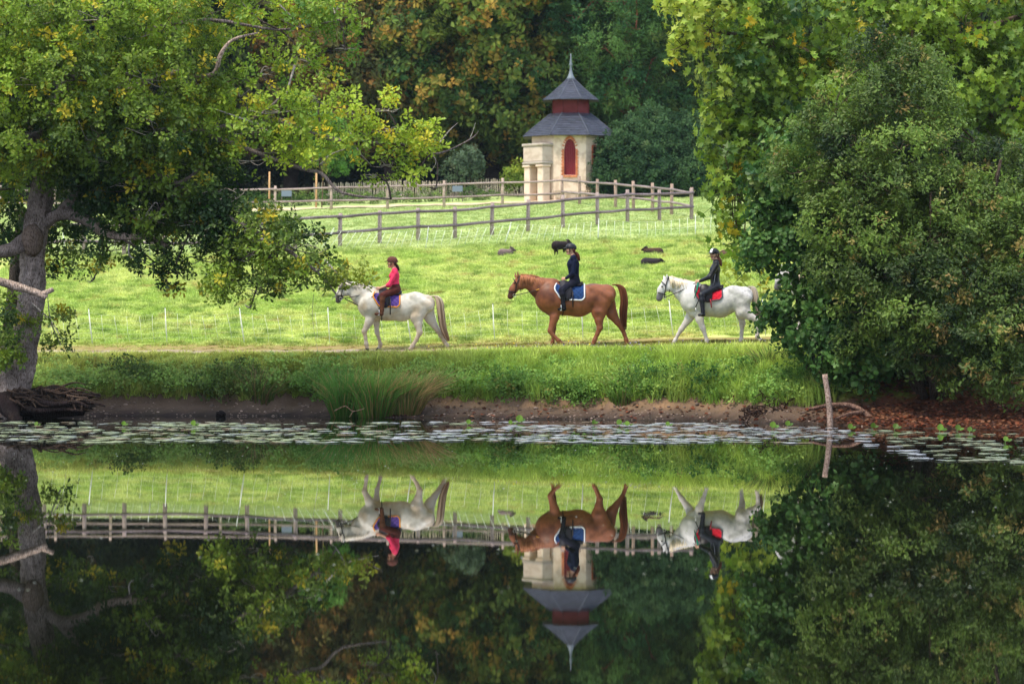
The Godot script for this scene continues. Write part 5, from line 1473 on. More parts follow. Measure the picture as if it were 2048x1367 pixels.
func build_pads():
	var pad := func(notch: float) -> ArrayMesh:
		var st := begin()
		st.set_smooth_group(0)
		st.set_color(Color.WHITE)
		var n := 14
		for i in n:
			var a0 := notch + (TAU - notch * 2.0) * i / n
			var a1 := notch + (TAU - notch * 2.0) * (i + 1) / n
			var p0 := Vector3(cos(a0), 0.02 * sin(a0 * 3.0), sin(a0))
			var p1 := Vector3(cos(a1), 0.02 * sin(a1 * 3.0), sin(a1))
			tri(st, Vector3(0, 0.02, 0), p0, p1)
			quad(st, p0, p0 - Vector3(0, 0.02, 0), p1 - Vector3(0, 0.02, 0), p1)
		return done(st)
	var kinds := [pad.call(0.16), pad.call(0.22), pad.call(0.1)]
	var m := plain(Color.WHITE, 0.35, 0.5)
	m.vertex_color_use_as_albedo = true
	var mats := []
	for c in [photo(128, 134, 130), photo(142, 144, 150), photo(120, 130, 104), photo(112, 116, 88), photo(132, 142, 104), photo(112, 96, 70)]:
		mats.append(plain(Color(c.r, c.g, c.b).linear_to_srgb(), 0.38, 0.5))
	var spots := []
	for i in 3200:
		var d := R(53.2, 63.8)
		var x := R(-0.185, 0.185) * d
		var back := shore_d(x) - 1.6
		var front := 53.4 + 0.5 * N(x * 0.35, 91.0) + smoothstep(6.5, 8.5, x) * -7.5
		if x > 6.5:
			d = R(45.5, 62.0)
			x = (x / 60.0) * d
			if d > 50.0 and rng.randf() < 0.4:
				continue
		if d < front or d > back:
			continue
		if N(x * 0.25, d * 0.9, 93.0) < -0.1 + 0.25 * smoothstep(60.0, 63.5, d):
			continue
		spots.append(Vector2(x, d))
	spots.sort_custom(func(a, b): return a.y < b.y)
	var grid := {}
	var kept := []
	for s in spots:
		var cellk := Vector2i(int(floor(s.x / 0.27)), int(floor(s.y / 0.27)))
		if grid.has(cellk):
			continue
		grid[cellk] = true
		kept.append(s)
	var where := []
	var tint := PackedColorArray()
	var i := 0
	var first := {}
	for s in kept:
		var r := R(0.06, 0.18)
		var tr := Transform3D(Basis(Vector3(R(-1, 1), 0, R(-1, 1)).normalized(), R(0.0, 0.018)) * Basis(Vector3.UP, R(0, TAU)).scaled(Vector3(r, r, r)), Vector3(s.x, 0.012 + R(0, 0.006), -s.y))
		var c: int = 0
		var side := clampf((s.x + 3.0) / 3.0 + N(s.x, s.y, 95.0), 0, 1)
		if s.x > 6.8:
			c = 2 + rng.randi() % 2
		elif rng.randf() < side:
			c = rng.randi() % 2 if rng.randf() < 0.9 else 5
		else:
			c = [0, 2, 4, 4, 3, 2, 4, 5][rng.randi() % 8]
		if i < 280:
			var o := MeshInstance3D.new()
			o.mesh = kinds[rng.randi() % 3]
			o.material_override = mats[c]
			o.name = numbered("lily_pad")
			add_child(o)
			o.transform = tr
			tag(o, "flat round pad floating in the silvery mat of lily pads off the bank", "lily pad", "floating lily pads")
		else:
			where.append(tr)
			var al: Color = mats[c].albedo_color.srgb_to_linear()
			tint.append(al)
		i += 1
	var rest := copies("lily_pad_mat", kinds[0], m, where, tint)
	tag(rest, "far part of the mat of lily pads along the shore", "lily pads")
	# fresh leaves that stand out of the water
	var up := [[1036.0, 838.0, 0.34, "tall bright lily leaf standing alone near the middle of the shore"], [1022.0, 843.0, 0.2, "small lily leaf left of the tall bright one"], [935.0, 842.0, 0.22, "pale tilted lily leaf left of the middle shore"], [1186.0, 842.0, 0.2, "folded grey green lily leaf right of the middle shore"], [1240.0, 844.0, 0.26, "cluster leaf, broad and bright, below the nettle bush"], [1255.0, 846.0, 0.22, "darker lily leaf right of the broad bright one"], [1335.0, 846.0, 0.2, "small lily leaf under the red leaf litter"], [1545.0, 850.0, 0.28, "upright lily leaf left of the leaning post"], [1575.0, 846.0, 0.24, "dim lily leaf between upright leaf and post"], [1700.0, 852.0, 0.24, "lily leaf just right of the leaning post"], [1745.0, 850.0, 0.24, "yellowish lily leaf before the driftwood tip"], [1790.0, 852.0, 0.26, "bright lily leaf left of the right hand cluster"], [1880.0, 856.0, 0.3, "largest lily leaf of the right hand cluster"], [1915.0, 855.0, 0.26, "second lily leaf of the right hand cluster"], [1940.0, 858.0, 0.22, "drooping lily leaf at the right end of the cluster"], [2012.0, 878.0, 0.22, "yellow green lily leaf floating nearest the right edge"], [70.0, 846.0, 0.2, "small lily leaf under the oak trunk"], [245.0, 845.0, 0.2, "bright lily leaf before the left mud bay"], [385.0, 846.0, 0.26, "wide bright lily leaf before the left mud bay"]]
	for q in up:
		var d: float = 13726.0 / (q[1] + 8.0 - 629.0)
		var t := thing("lily_leaf", q[3], "lily leaf", Vector3((q[0] - 1024.0) * d / 6020.0, 0, -d), "upright lily leaves near the bank")
		var st := begin()
		var tall: float = q[2] * 0.45
		leaf(st, Vector3(0, 0.03, 0), Vector3(R(-0.5, 0.5), 1.0, R(-0.2, 0.3)).normalized(), Vector3(R(-0.4, 0.4), 0.3, 1).normalized(), tall, tall, "round", photo(120, 156, 56) * R(0.5, 1.1))
		leaf(st, Vector3(0.05, 0.03, 0.02), Vector3(R(0.6, 1.0), 0.5, R(-0.3, 0.3)).normalized(), Vector3(0, 1, 0.5).normalized(), tall * 0.8, tall * 0.8, "round", photo(86, 124, 44) * R(0.5, 1.1))
		put("blade", done(st), M.leaf, t)
		st = begin()
		tube(st, [Vector3(0, -0.2, 0), Vector3(0, 0.05, 0)], [0.008, 0.006], 5, photo(90, 120, 60))
		put("stalk", done(st), M.leaf, t)

# ---------------------------------------------------------------- horses and riders (side views face -X; near side is +Z)
func half_width(trunk: Array, x: float, y: float) -> float:
	for i in trunk.size() - 1:
		var a: Vector3 = trunk[i]
		var b: Vector3 = trunk[i + 1]
		if x <= b.x or i == trunk.size() - 2:
			var t := clampf((x - a.x) / (b.x - a.x), 0.0, 1.0)
			var q := a.lerp(b, t)
			var h := q.z * q.z - (y - q.y) * (y - q.y)
			return sqrt(maxf(h, 0.0)) * 0.74
	return 0.2

func spine_y(trunk: Array, x: float) -> float:
	for i in trunk.size() - 1:
		var a: Vector3 = trunk[i]
		var b: Vector3 = trunk[i + 1]
		if x <= b.x or i == trunk.size() - 2:
			var q := a.lerp(b, clampf((x - a.x) / (b.x - a.x), 0.0, 1.0))
			return q.y + q.z
	return 1.5

func horse(label: String, at: Vector3, h: Dictionary) -> Node3D:
	var bones := []
	limb_chain(bones, h.trunk, 0, 0, Vector3(1, 1, 0.74), 0)
	for b in h.breast:
		bone(bones, Vector3(b.x, b.y, 0.05), Vector3(b.x, b.y, -0.05), b.z, b.z, 0, Vector3(1, 1, 0.7))
	limb_chain(bones, h.neck, 0, 0, Vector3(1, 1, 0.52), 1)
	limb_chain(bones, h.head, 0, 0, Vector3(1, 1, 0.6), 2)
	bone(bones, Vector3(h.jaw.x, h.jaw.y, 0.035), Vector3(h.jaw.x, h.jaw.y, -0.035), h.jaw.z, h.jaw.z, 2, Vector3(1, 1, 0.5))
	for i in h.ears.size() / 2:
		var a: Vector3 = h.ears[i * 2]
		var b: Vector3 = h.ears[i * 2 + 1]
		var z := 0.055 if i == 0 else -0.055
		bone(bones, Vector3(a.x, a.y, z), Vector3(b.x, b.y, z * 1.3), a.z * 1.2, b.z * 1.4, 2, Vector3(1, 1, 0.8))
	var tr: Array = h.trunk
	for s in [1.0, -1.0]:                          # shoulder blade, forearm muscle, hip and stifle
		bone(bones, Vector3(tr[0].x + 0.06, tr[0].y + tr[0].z * 0.55, 0.12 * s), Vector3(h.breast[0].x + 0.02, h.breast[0].y - 0.02, 0.16 * s), 0.09, 0.1, 0, Vector3(1, 1, 0.8))
		bone(bones, Vector3(tr[3].x - 0.06, tr[3].y + tr[3].z * 0.6, 0.13 * s), Vector3(tr[4].x + 0.06, tr[4].y - 0.06, 0.13 * s), 0.1, 0.12, 0, Vector3(1, 1, 0.8))
	for l in h.legs:
		var pts: Array = l[0]
		var s: float = l[1]
		for i in pts.size() - 1:
			var sq: float = [0.5, 0.7][i] if i < 2 else 0.92
			var z0: float = s * lerpf(0.11, 0.14, minf(i / 3.0, 1.0))
			var z1: float = s * lerpf(0.11, 0.14, minf((i + 1) / 3.0, 1.0))
			bone(bones, Vector3(pts[i].x, pts[i].y, z0), Vector3(pts[i + 1].x, pts[i + 1].y, z1), pts[i].z, pts[i + 1].z, 4 if i == pts.size() - 2 else 3, Vector3(1, 1, sq))
	var o := MeshInstance3D.new()
	o.name = numbered("horse")
	add_child(o)
	o.position = at
	tag(o, label, "horse", "horses walking in single file along the path")
	var muzzle: Vector3 = h.head[-1]
	var coat: Color = h.coat
	var paint := func(v: Vector3, id: int) -> Color:
		var n := N(v.x * 2.2 + at.x, v.y * 2.2, v.z * 2.2)
		var f := N(v.x * 9.0 + at.x, v.y * 9.0, v.z * 9.0)
		var c := coat.lerp(h.shade, clampf(n * 1.3 + 0.15, 0.0, 0.75)) * (1.0 + 0.28 * f)
		if h.dapple > 0.0:
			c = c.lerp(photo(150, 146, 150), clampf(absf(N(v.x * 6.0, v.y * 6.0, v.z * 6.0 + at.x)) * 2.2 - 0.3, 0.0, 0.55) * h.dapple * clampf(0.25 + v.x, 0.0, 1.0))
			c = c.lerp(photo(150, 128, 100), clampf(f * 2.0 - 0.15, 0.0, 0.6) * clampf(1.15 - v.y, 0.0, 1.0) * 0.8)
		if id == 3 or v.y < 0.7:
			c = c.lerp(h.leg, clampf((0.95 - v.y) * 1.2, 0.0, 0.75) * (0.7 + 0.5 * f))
		if id == 4:
			return h.hoof
		if id == 2:
			var d := Vector2(v.x - muzzle.x, v.y - muzzle.y).length()
			c = c.lerp(h.muzzle, 1.0 - smoothstep(0.06, 0.19, d))
		return c
	var st := begin()
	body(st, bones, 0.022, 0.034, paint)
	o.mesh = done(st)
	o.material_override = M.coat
	for s in [1, -1]:
		st = begin()
		ball(st, Vector3.ZERO, Vector3(0.024, 0.02, 0.014), photo(24, 18, 16), 6)
		var e := put("eye", done(st), M.leather, o)
		e.position = Vector3(h.eye.x, h.eye.y, s * 0.088)
	# mane and tail
	st = begin()
	var crest: Array = curve(h.mane, 8)
	for i in 110:
		var k := R(0, crest.size() - 1.001)
		var p: Vector3 = crest[int(k)].lerp(crest[int(k) + 1], k - int(k))
		p = Vector3(p.x, p.y, 0)
		var l: float = h.mane_len * R(0.6, 1.1)
		var w := R(0.06, 0.1)
		tube(st, [p + Vector3(0, 0.0, R(-0.02, 0.02)), p + Vector3(R(-0.01, 0.03), -l * 0.35, w), p + Vector3(R(0.0, 0.05), -l, w + R(0.02, 0.045))], [0.014, 0.012, 0.003], 4, h.mane_col * R(0.75, 1.15))
		if i % 3 == 0:
			tube(st, [p + Vector3(0, -0.02, 0), p + Vector3(0.02, 0.02, 0.01), p + Vector3(0.06, -0.01, 0.03)], [0.012, 0.012, 0.004], 4, h.mane_col * R(0.8, 1.15))
	put("mane", done(st), M.hair, o)
	st = begin()
	var sp: Array = curve(h.tail, 5)
	for i in 150:
		var a := R(0, TAU)
		var q := sqrt(R(0, 1))
		var stop := int(sp.size() * R(0.65, 1.0))
		var pts := []
		for k in maxi(stop, 5):
			var p: Vector3 = sp[k]
			var grow := p.z * (0.6 + 0.4 * minf(k / 5.0, 1.0))
			pts.append(Vector3(p.x + cos(a) * q * grow, p.y, sin(a) * q * grow * 0.8))
		var k2 := R(0.0, 1.0)
		tube(st, pts, [0.013, 0.01, 0.004], 3, h.tail_top.lerp(h.tail_end, k2 * 0.25) * lerpf(0.8, 1.15, k2), 0.0, 1.0, h.tail_end.lerp(h.tail_top, k2 * 0.35) * lerpf(0.8, 1.15, k2))
	put("tail", done(st), M.hair, o)
	return o

func strap(st: SurfaceTool, pts: Array, r: float, col: Color):
	tube(st, pts, [r, r], 5, col)

func bridle(label: String, at: Vector3, b: Dictionary, black: Color):
	var t := thing("bridle", label, "bridle", at, "bridles on the horses")
	var st := begin()
	for s in [1.0, -1.0]:
		var pt := func(v: Vector3, z: float) -> Vector3:
			return Vector3(v.x, v.y, z * s)
		strap(st, [pt.call(b.poll, 0.02), pt.call(b.poll, 0.06), pt.call(b.cheek, 0.10), pt.call(b.bit, 0.068)], 0.011, black)
		strap(st, [pt.call(b.poll, 0.06), pt.call(b.throat, 0.07), pt.call(b.throat, 0.0)], 0.008, black)
		strap(st, [pt.call(b.brow, 0.0), pt.call(b.brow, 0.075), pt.call(b.cheek, 0.098)], 0.011, black)
		strap(st, [pt.call(b.nose, 0.0), pt.call(b.nose, 0.055), pt.call(b.noseback, 0.082), pt.call(b.noseback, 0.0)], 0.011, black)
	put("headstall", done(st), M.leather, t)
	for s in [1.0, -1.0]:
		st = begin()
		var c := Vector3(b.bit.x, b.bit.y, 0.074 * s)
		var ring := []
		for i in 11:
			ring.append(c + Vector3(cos(TAU * i / 10.0), sin(TAU * i / 10.0), 0) * 0.034)
		tube(st, ring, [0.006, 0.006], 4, Color.WHITE)
		put("bit_ring", done(st), M.metal, t)
		st = begin()
		var m: Vector3 = b.bit.lerp(b.hand, 0.5)
		strap(st, curve([c, Vector3(m.x, m.y - b.slack, 0.13 * s), Vector3(b.hand.x, b.hand.y, 0.07 * s)], 6), 0.0095, black)
		if b.has("grip"):
			var p0: Vector3 = b.bit.lerp(b.hand, 0.44)
			var p1: Vector3 = b.bit.lerp(b.hand, 0.62)
			tube(st, [Vector3(p0.x, p0.y - b.slack * 0.95, 0.128 * s), Vector3(p1.x, p1.y - b.slack * 0.9, 0.118 * s)], [0.014, 0.014], 6, b.grip)
		put("rein", done(st), M.leather, t)
	if b.has("martingale"):
		st = begin()
		var q: Array = b.martingale
		for s in [1.0, -1.0]:
			strap(st, [Vector3(q[0].x, q[0].y, 0.08 * s), Vector3(q[1].x, q[1].y, 0.12 * s), Vector3(q[2].x, q[2].y, 0.05 * s)], 0.012, black)
			strap(st, [Vector3(q[2].x, q[2].y, 0.06 * s), Vector3(q[3].x, q[3].y, 0.2 * s), Vector3(q[4].x, q[4].y, 0.24 * s)], 0.012, black)
		strap(st, [Vector3(q[2].x, q[2].y, 0.0), Vector3(q[5].x, q[5].y, 0.02)], 0.012, black)
		put("martingale", done(st), M.leather, t)
	for q in b.get("ribbon", []):
		st = begin()
		tube(st, curve([Vector3(q[0].x, q[0].y, 0.09), Vector3(q[1].x, q[1].y, 0.25), Vector3(q[2].x, q[2].y, 0.29)], 4), [0.014, 0.012], 4, photo(40, 120, 96))
		put("lead_rope", done(st), M.cloth, t)

func saddle_set(at: Vector3, trunk: Array, q: Dictionary):
	# quilted pad: two hanging halves joined over the back
	var pad := thing("saddle_pad", q.pad_label, "saddle pad", at, "quilted pads under the saddles")
	var nu := 28
	var nv := 20
	var edge := func(u: float, v: float, s: float) -> Vector3:        # u front to back, v spine to hem
		var x := lerpf(q.x0, q.x1, u)
		var top := spine_y(trunk, x) + 0.02
		var hem := lerpf(q.hem0, q.hem1, u)
		x -= q.flare * sin(PI * minf(v * 1.0, 1.0)) * (1.0 - u) * 1.0
		var round_front := pow(maxf(1.0 - u * 5.0, 0.0), 2.0) + pow(maxf(u * 7.0 - 6.0, 0.0), 2.0) * 0.6
		hem += 0.12 * round_front
		var y := lerpf(top, hem, v)
		var z := half_width(trunk, x, minf(y, top - 0.03)) + 0.022
		if v < 0.12:
			z *= sqrt(v / 0.12)
		return Vector3(x, y, z * s)
	var st := begin()
	st.set_smooth_group(0)
	for s in [1.0, -1.0]:
		var rows := []
		for j in nv + 1:
			var row := []
			for i in nu + 1:
				var p: Vector3 = edge.call(float(i) / nu, float(j) / nv, s)
				var a := absf(sin((p.x + p.y) * PI / 0.105)) * absf(sin((p.x - p.y) * PI / 0.105))
				p.z += s * (0.016 * sqrt(a) - 0.004)
				row.append([p, q.pad_col * (0.5 if a < 0.06 else 1.0)])
			rows.append(row)
		for j in nv:
			for i in nu:
				for k in ([[0, 0], [0, 1], [1, 1], [0, 0], [1, 1], [1, 0]] if s > 0 else [[0, 0], [1, 1], [0, 1], [0, 0], [1, 0], [1, 1]]):
					var e = rows[j + k[0]][i + k[1]]
					st.set_color(e[1])
					st.add_vertex(e[0])
	put("quilted_cloth", done(st), M.cloth, pad)
	st = begin()
	for s in [1.0, -1.0]:
		var rim := []
		for j in range(1, nv + 1):
			rim.append(edge.call(0.0, float(j) / nv, s))
		for i in range(1, nu + 1):
			rim.append(edge.call(float(i) / nu, 1.0, s))
		for j in range(1, nv + 1):
			rim.append(edge.call(1.0, 1.0 - float(j) / nv, s))
		tube(st, rim, [0.017, 0.017], 6, q.trim)
	put("trim", done(st), M.cloth, pad)
	# saddle
	var sd := thing("saddle", q.saddle_label, "saddle", at, "black saddles")
	var bones := []
	var pm: Vector3 = q.pommel
	var ct: Vector3 = q.cantle
	var mid := pm.lerp(ct, 0.5) - Vector3(0, 0.05, 0)
	bone(bones, Vector3(pm.x, pm.y, 0.03), Vector3(pm.x, pm.y, -0.03), 0.04, 0.04, 0)
	bone(bones, Vector3(pm.x, pm.y - 0.02, 0), Vector3(mid.x, mid.y, 0), 0.07, 0.075, 0, Vector3(1, 0.7, 1.5))
	bone(bones, Vector3(mid.x, mid.y, 0), Vector3(ct.x - 0.06, ct.y - 0.05, 0), 0.075, 0.085, 0, Vector3(1, 0.6, 1.9))
	bone(bones, Vector3(ct.x, ct.y, 0.1), Vector3(ct.x, ct.y, -0.1), 0.032, 0.032, 0)
	for s in [1.0, -1.0]:
		var flap: Array = q.flap
		for i in flap.size() - 1:
			var za := half_width(trunk, flap[i].x, flap[i].y) + 0.04
			var zb := half_width(trunk, flap[i + 1].x, flap[i + 1].y) + 0.04
			bone(bones, Vector3(flap[i].x, flap[i].y, za * s), Vector3(flap[i + 1].x, flap[i + 1].y, zb * s), flap[i].z, flap[i + 1].z, 0, Vector3(1, 1, 0.16))
	st = begin()
	var dark := photo(34, 33, 38)
	body(st, bones, 0.016, 0.03, func(v, id): return dark)
	put("seat_and_flaps", done(st), M.leather, sd)
	st = begin()
	var gx: float = q.girth
	var ring := []
	for i in 25:
		var a := PI * i / 24.0
		var k: Array = trunk
		var yc := spine_y(trunk, gx)
		var bottom: float = q.girth_y
		var y := lerpf(mid.y - 0.45, bottom, sin(a))
		ring.append(Vector3(gx + 0.02 * cos(a), y, cos(a) * 0.275))
	tube(st, ring, [0.03, 0.03], 6, dark, 0.0, 0.35)
	put("girth", done(st), M.cloth, sd)
	for s in [1.0, -1.0]:
		st = begin()
		var b: Array = q.tab
		tube(st, [Vector3(b[0].x, b[0].y, 0.31 * s), Vector3(b[1].x, b[1].y, 0.32 * s)], [0.016, 0.014], 4, q.get("tab_col", dark))
		put("strap_end", done(st), M.leather, sd)
		st = begin()
		var f: Vector3 = q.stirrup
		strap(st, [Vector3(q.leather.x, q.leather.y, 0.3 * s), Vector3(f.x, f.y + 0.1, q.foot_z * s)], 0.012, dark)
		put("stirrup_leather", done(st), M.leather, sd)
		st = begin()
		var iron := []
		for i in 9:
			var a := PI * i / 8.0
			iron.append(Vector3(f.x + 0.01 * cos(a), f.y - 0.02 + 0.12 * sin(a), (q.foot_z + 0.062 * cos(a)) * s))
		tube(st, iron, [0.008, 0.008], 5, Color.WHITE)
		box(st, Transform3D(Basis(), Vector3(f.x, f.y - 0.03, q.foot_z * s)), Vector3(0.045, 0.016, 0.13), Color.WHITE, 0.004)
		put("stirrup", done(st), M.metal, sd)

func person(label: String, at: Vector3, r: Dictionary):
	var o := MeshInstance3D.new()
	o.name = numbered("person")
	add_child(o)
	o.position = at
	tag(o, label, "person", "riders in single file")
	var bones := []
	var hip: Vector3 = r.hip
	var waist: Vector3 = r.waist
	var chest: Vector3 = r.chest
	var sh: Vector3 = r.shoulder
	var flat := Vector3(0.95, 1, 1.3)
	bone(bones, hip, waist.lerp(hip, 0.5), 0.135, 0.115, 1, flat)
	bone(bones, waist.lerp(hip, 0.6), waist, 0.115, 0.105, 0, flat)
	bone(bones, waist, chest, 0.105 * r.get("bulk", 1.0), 0.122 * r.get("bulk", 1.0), 0, flat)
	bone(bones, chest, sh + Vector3(0.0, -0.02, 0), 0.122 * r.get("bulk", 1.0), 0.08, 0, flat)
	bone(bones, sh + Vector3(0, -0.015, 0.15), sh + Vector3(0, -0.015, -0.15), 0.062, 0.062, 0)
	bone(bones, chest + Vector3(-0.075, -0.01, 0.06), chest + Vector3(-0.075, -0.01, -0.06), 0.05, 0.05, 0)
	bone(bones, sh + Vector3(0, 0.02, 0), r.head + Vector3(0.03, -0.1, 0), 0.058, 0.052, 3)
	bone(bones, sh + Vector3(0.0, 0.015, 0.04), sh + Vector3(0.0, 0.015, -0.04), 0.056, 0.056, 0)
	for s in [1.0, -1.0]:
		var z := func(v: Vector3, k: float) -> Vector3:
			return Vector3(v.x, v.y, k * s)
		var legs: Array = r.leg
		bone(bones, z.call(hip, 0.09), z.call(legs[0], 0.31), 0.105, 0.072, 1)
		bone(bones, z.call(legs[0], 0.31), z.call(legs[0].lerp(legs[1], 0.3), 0.335), 0.068, 0.062, r.shin[0])
		bone(bones, z.call(legs[0].lerp(legs[1], 0.3), 0.335), z.call(legs[1], r.foot_z), 0.062, 0.045, r.shin[1])
		bone(bones, z.call(legs[1], r.foot_z), z.call(legs[2], r.foot_z), 0.045, 0.047, 2)
		bone(bones, z.call(legs[2], r.foot_z), z.call(legs[3], r.foot_z + 0.015), 0.046, 0.038, 2, Vector3(1, 0.85, 1))
		var arm: Array = r.arm
		bone(bones, z.call(arm[0], 0.175), z.call(arm[1], 0.225), 0.058, 0.05, 0)
		if r.cuff < 1.0:
			var cu: Vector3 = arm[1].lerp(arm[2], r.cuff)
			bone(bones, z.call(arm[1], 0.225), z.call(cu, lerpf(0.225, 0.07, r.cuff)), 0.052, 0.05, 0)
			bone(bones, z.call(cu, lerpf(0.225, 0.07, r.cuff)), z.call(arm[2], 0.075), 0.037, 0.028, 3)
		else:
			bone(bones, z.call(arm[1], 0.225), z.call(arm[2], 0.075), 0.05, 0.036, 0)
	var skin := photo(206, 160, 134)
	var cols := [r.top, r.pants, r.boot, skin, photo(150, 84, 76), photo(40, 28, 24)]
	var paint := func(v: Vector3, id: int) -> Color:
		var c: Color = cols[id]
		var n := N(v.x * 9.0, v.y * 9.0, v.z * 9.0)
		if id == 0:
			c *= 1.0 + r.fold * n
			if r.has("tail_piece") and v.y < r.waist.y - 0.03:
				c = r.tail_piece
		elif id < 3:
			c *= 1.0 + 0.25 * n
		return c
	var st := begin()
	body(st, bones, 0.0135, 0.028, paint)
	# head, on a finer grid, turned on the neck
	bones = []
	var turn := Basis(Vector3.UP, r.look)
	var hb := func(a: Vector3, b: Vector3, ra: float, rb: float, id: int, s := Vector3.ONE):
		bone(bones, turn * a, turn * b, ra, rb, id, s)
	hb.call(Vector3(0.02, 0.03, 0), Vector3(-0.012, 0.03, 0), 0.088, 0.086, 3, Vector3(1, 1.08, 0.9))
	hb.call(Vector3(-0.03, -0.02, 0), Vector3(-0.05, -0.085, 0), 0.062, 0.034, 3)
	hb.call(Vector3(0.005, -0.05, 0.03), Vector3(-0.05, -0.092, 0.01), 0.032, 0.025, 3)
	hb.call(Vector3(0.005, -0.05, -0.03), Vector3(-0.05, -0.092, -0.01), 0.032, 0.025, 3)
	hb.call(Vector3(-0.088, 0.012, 0), Vector3(-0.112, -0.028, 0), 0.011, 0.015, 3)
	hb.call(Vector3(-0.086, -0.097, 0), Vector3(-0.08, -0.1, 0), 0.02, 0.02, 3)
	hb.call(Vector3(-0.088, -0.062, 0.012), Vector3(-0.088, -0.062, -0.012), 0.013, 0.013, 4)
	for s in [1.0, -1.0]:
		hb.call(Vector3(-0.082, 0.026, 0.018 * s), Vector3(-0.074, 0.024, 0.048 * s), 0.013, 0.012, 5 if r.brows else 3)
		hb.call(Vector3(-0.078, 0.006, 0.033 * s), Vector3(-0.076, 0.006, 0.036 * s), 0.012, 0.012, 5)
		hb.call(Vector3(-0.062, -0.02, 0.04 * s), Vector3(-0.05, -0.03, 0.045 * s), 0.026, 0.024, 3)
		hb.call(Vector3(0.012, 0.012, 0.08 * s), Vector3(0.006, -0.026, 0.078 * s), 0.018, 0.012, 3, Vector3(1, 1, 0.6))
	hb.call(Vector3(0.02, -0.03, 0), Vector3(0.03, -0.12, 0), 0.056, 0.052, 3)
	for b in bones:
		b[0] += r.head
		b[1] += r.head
	body(st, bones, 0.0065, 0.016, paint)
	# hands closed on the reins
	for s in [1.0, -1.0]:
		bones = []
		var w := Vector3(r.arm[2].x, r.arm[2].y, 0.075 * s)
		var dir: Vector3 = (r.arm[2] - r.arm[1]).normalized() * 0.6 + Vector3(-0.4, 0, 0)
		dir = Vector3(dir.x, dir.y, 0).normalized()
		var up := Vector3(-dir.y, dir.x, 0)
		if up.y < 0:
			up = -up
		bone(bones, w, w + dir * 0.07, 0.026, 0.033, 3, Vector3(1, 1, 0.62))
		for f in 4:
			var base := w + dir * 0.075 + up * (0.03 - 0.019 * f) + Vector3(0, 0, 0.008 * s)
			var ln: float = [0.9, 1.0, 0.95, 0.75][f]
			var j1 := base + dir * 0.03 * ln + Vector3(0, 0, -0.004 * s)
			var j2 := j1 - dir * 0.004 + Vector3(0, 0, -0.027 * s * ln)
			var j3 := j2 - dir * 0.024 * ln + Vector3(0, 0, 0.002 * s)
			bone(bones, base, j1, 0.0098, 0.0094, 3)
			bone(bones, j1, j2, 0.0094, 0.0088, 3)
			bone(bones, j2, j3, 0.0088, 0.008, 3)
		var tb := w + dir * 0.02 + up * 0.02 + Vector3(0, 0, -0.008 * s)
		var t1 := tb + dir * 0.035 + up * 0.02 + Vector3(0, 0, -0.012 * s)
		var t2 := t1 + dir * 0.03 + up * 0.002
		bone(bones, tb, t1, 0.012, 0.0105, 3)
		bone(bones, t1, t2, 0.0105, 0.009, 3)
		body(st, bones, 0.0055, 0.006, paint)
	o.mesh = done(st)
	o.material_override = M[r.cloth]
	# helmet
	var hc: Vector3 = r.head
	var place := Transform3D(turn, hc)
	st = begin()
	st.set_smooth_group(0)
	var ring := func(i: int, j: int) -> Vector3:
		var la := lerpf(PI / 2, -0.32, i / 9.0)
		var lo := TAU * (j % 20) / 20.0
		var drop := 0.012 * cos(lo)
		return place * (Vector3(0.006, 0.045, 0) + Vector3(cos(la) * cos(lo) * 0.128, sin(la) * 0.105 - drop * i / 9.0, cos(la) * sin(lo) * 0.107))
	for i in 9:
		for j in 20:
			var lo := TAU * (j + 0.5) / 20.0
			st.set_color(r.helmet if not (r.stripe and sin(lo) > -0.22 and sin(lo) < 0.36 and cos(lo) < 0.0) else photo(235, 235, 235))
			quad(st, ring.call(i, j), ring.call(i, j + 1), ring.call(i + 1, j + 1), ring.call(i + 1, j))
	put("helmet", done(st), M.leather if r.gloss else M.cloth, o)
	st = begin()
	ball(st, Vector3.ZERO, Vector3(0.062, 0.011, 0.078), r.helmet * 0.8, 8)
	var peak := put("helmet_peak", done(st), M.leather if r.gloss else M.cloth, o)
	peak.transform = Transform3D(turn * Basis(Vector3.BACK, 0.16), place * Vector3(-0.125, 0.036, 0))
	st = begin()
	for s in [1.0, -1.0]:
		tube(st, [place * Vector3(-0.03, 0.03, 0.094 * s), place * Vector3(-0.03, -0.05, 0.07 * s), place * Vector3(-0.06, -0.118, 0.0)], [0.007, 0.006], 4, photo(28, 24, 24))
		tube(st, [place * Vector3(0.05, 0.02, 0.09 * s), place * Vector3(-0.03, -0.05, 0.07 * s)], [0.006, 0.006], 4, photo(28, 24, 24))
	put("chin_strap", done(st), M.leather, o)
	# hair
	st = begin()
	for i in 34:
		var a := R(0, TAU)
		var q := R(0.2, 1.0)
		var pts := []
		var hp: Array = r.hair
		for k in hp.size():
			var w: float = hp[k].z * q
			pts.append(Vector3(hp[k].x + cos(a) * w, hp[k].y, sin(a) * w))
		tube(st, curve(pts, 4), [0.011, 0.009, 0.004], 4, r.hair_col * R(0.7, 1.3))
	for i in 26:
		var a := R(-1.25, 1.25)
		tube(st, [place * Vector3(0.03 + 0.06 * cos(a), 0.02, 0.093 * sin(a)), place * Vector3(0.035 + 0.062 * cos(a), -0.03, 0.088 * sin(a)), place * Vector3(0.05 + 0.04 * cos(a), -0.06, 0.05 * sin(a))], [0.014, 0.014, 0.01], 4, r.hair_col * R(0.7, 1.3))
	put("hair", done(st), M.hair, o)
	for q in r.get("trim", []):
		st = begin()
		tube(st, q[0], [q[1], q[1]], 4, q[2])
		put(q[3], done(st), M.leather, o)

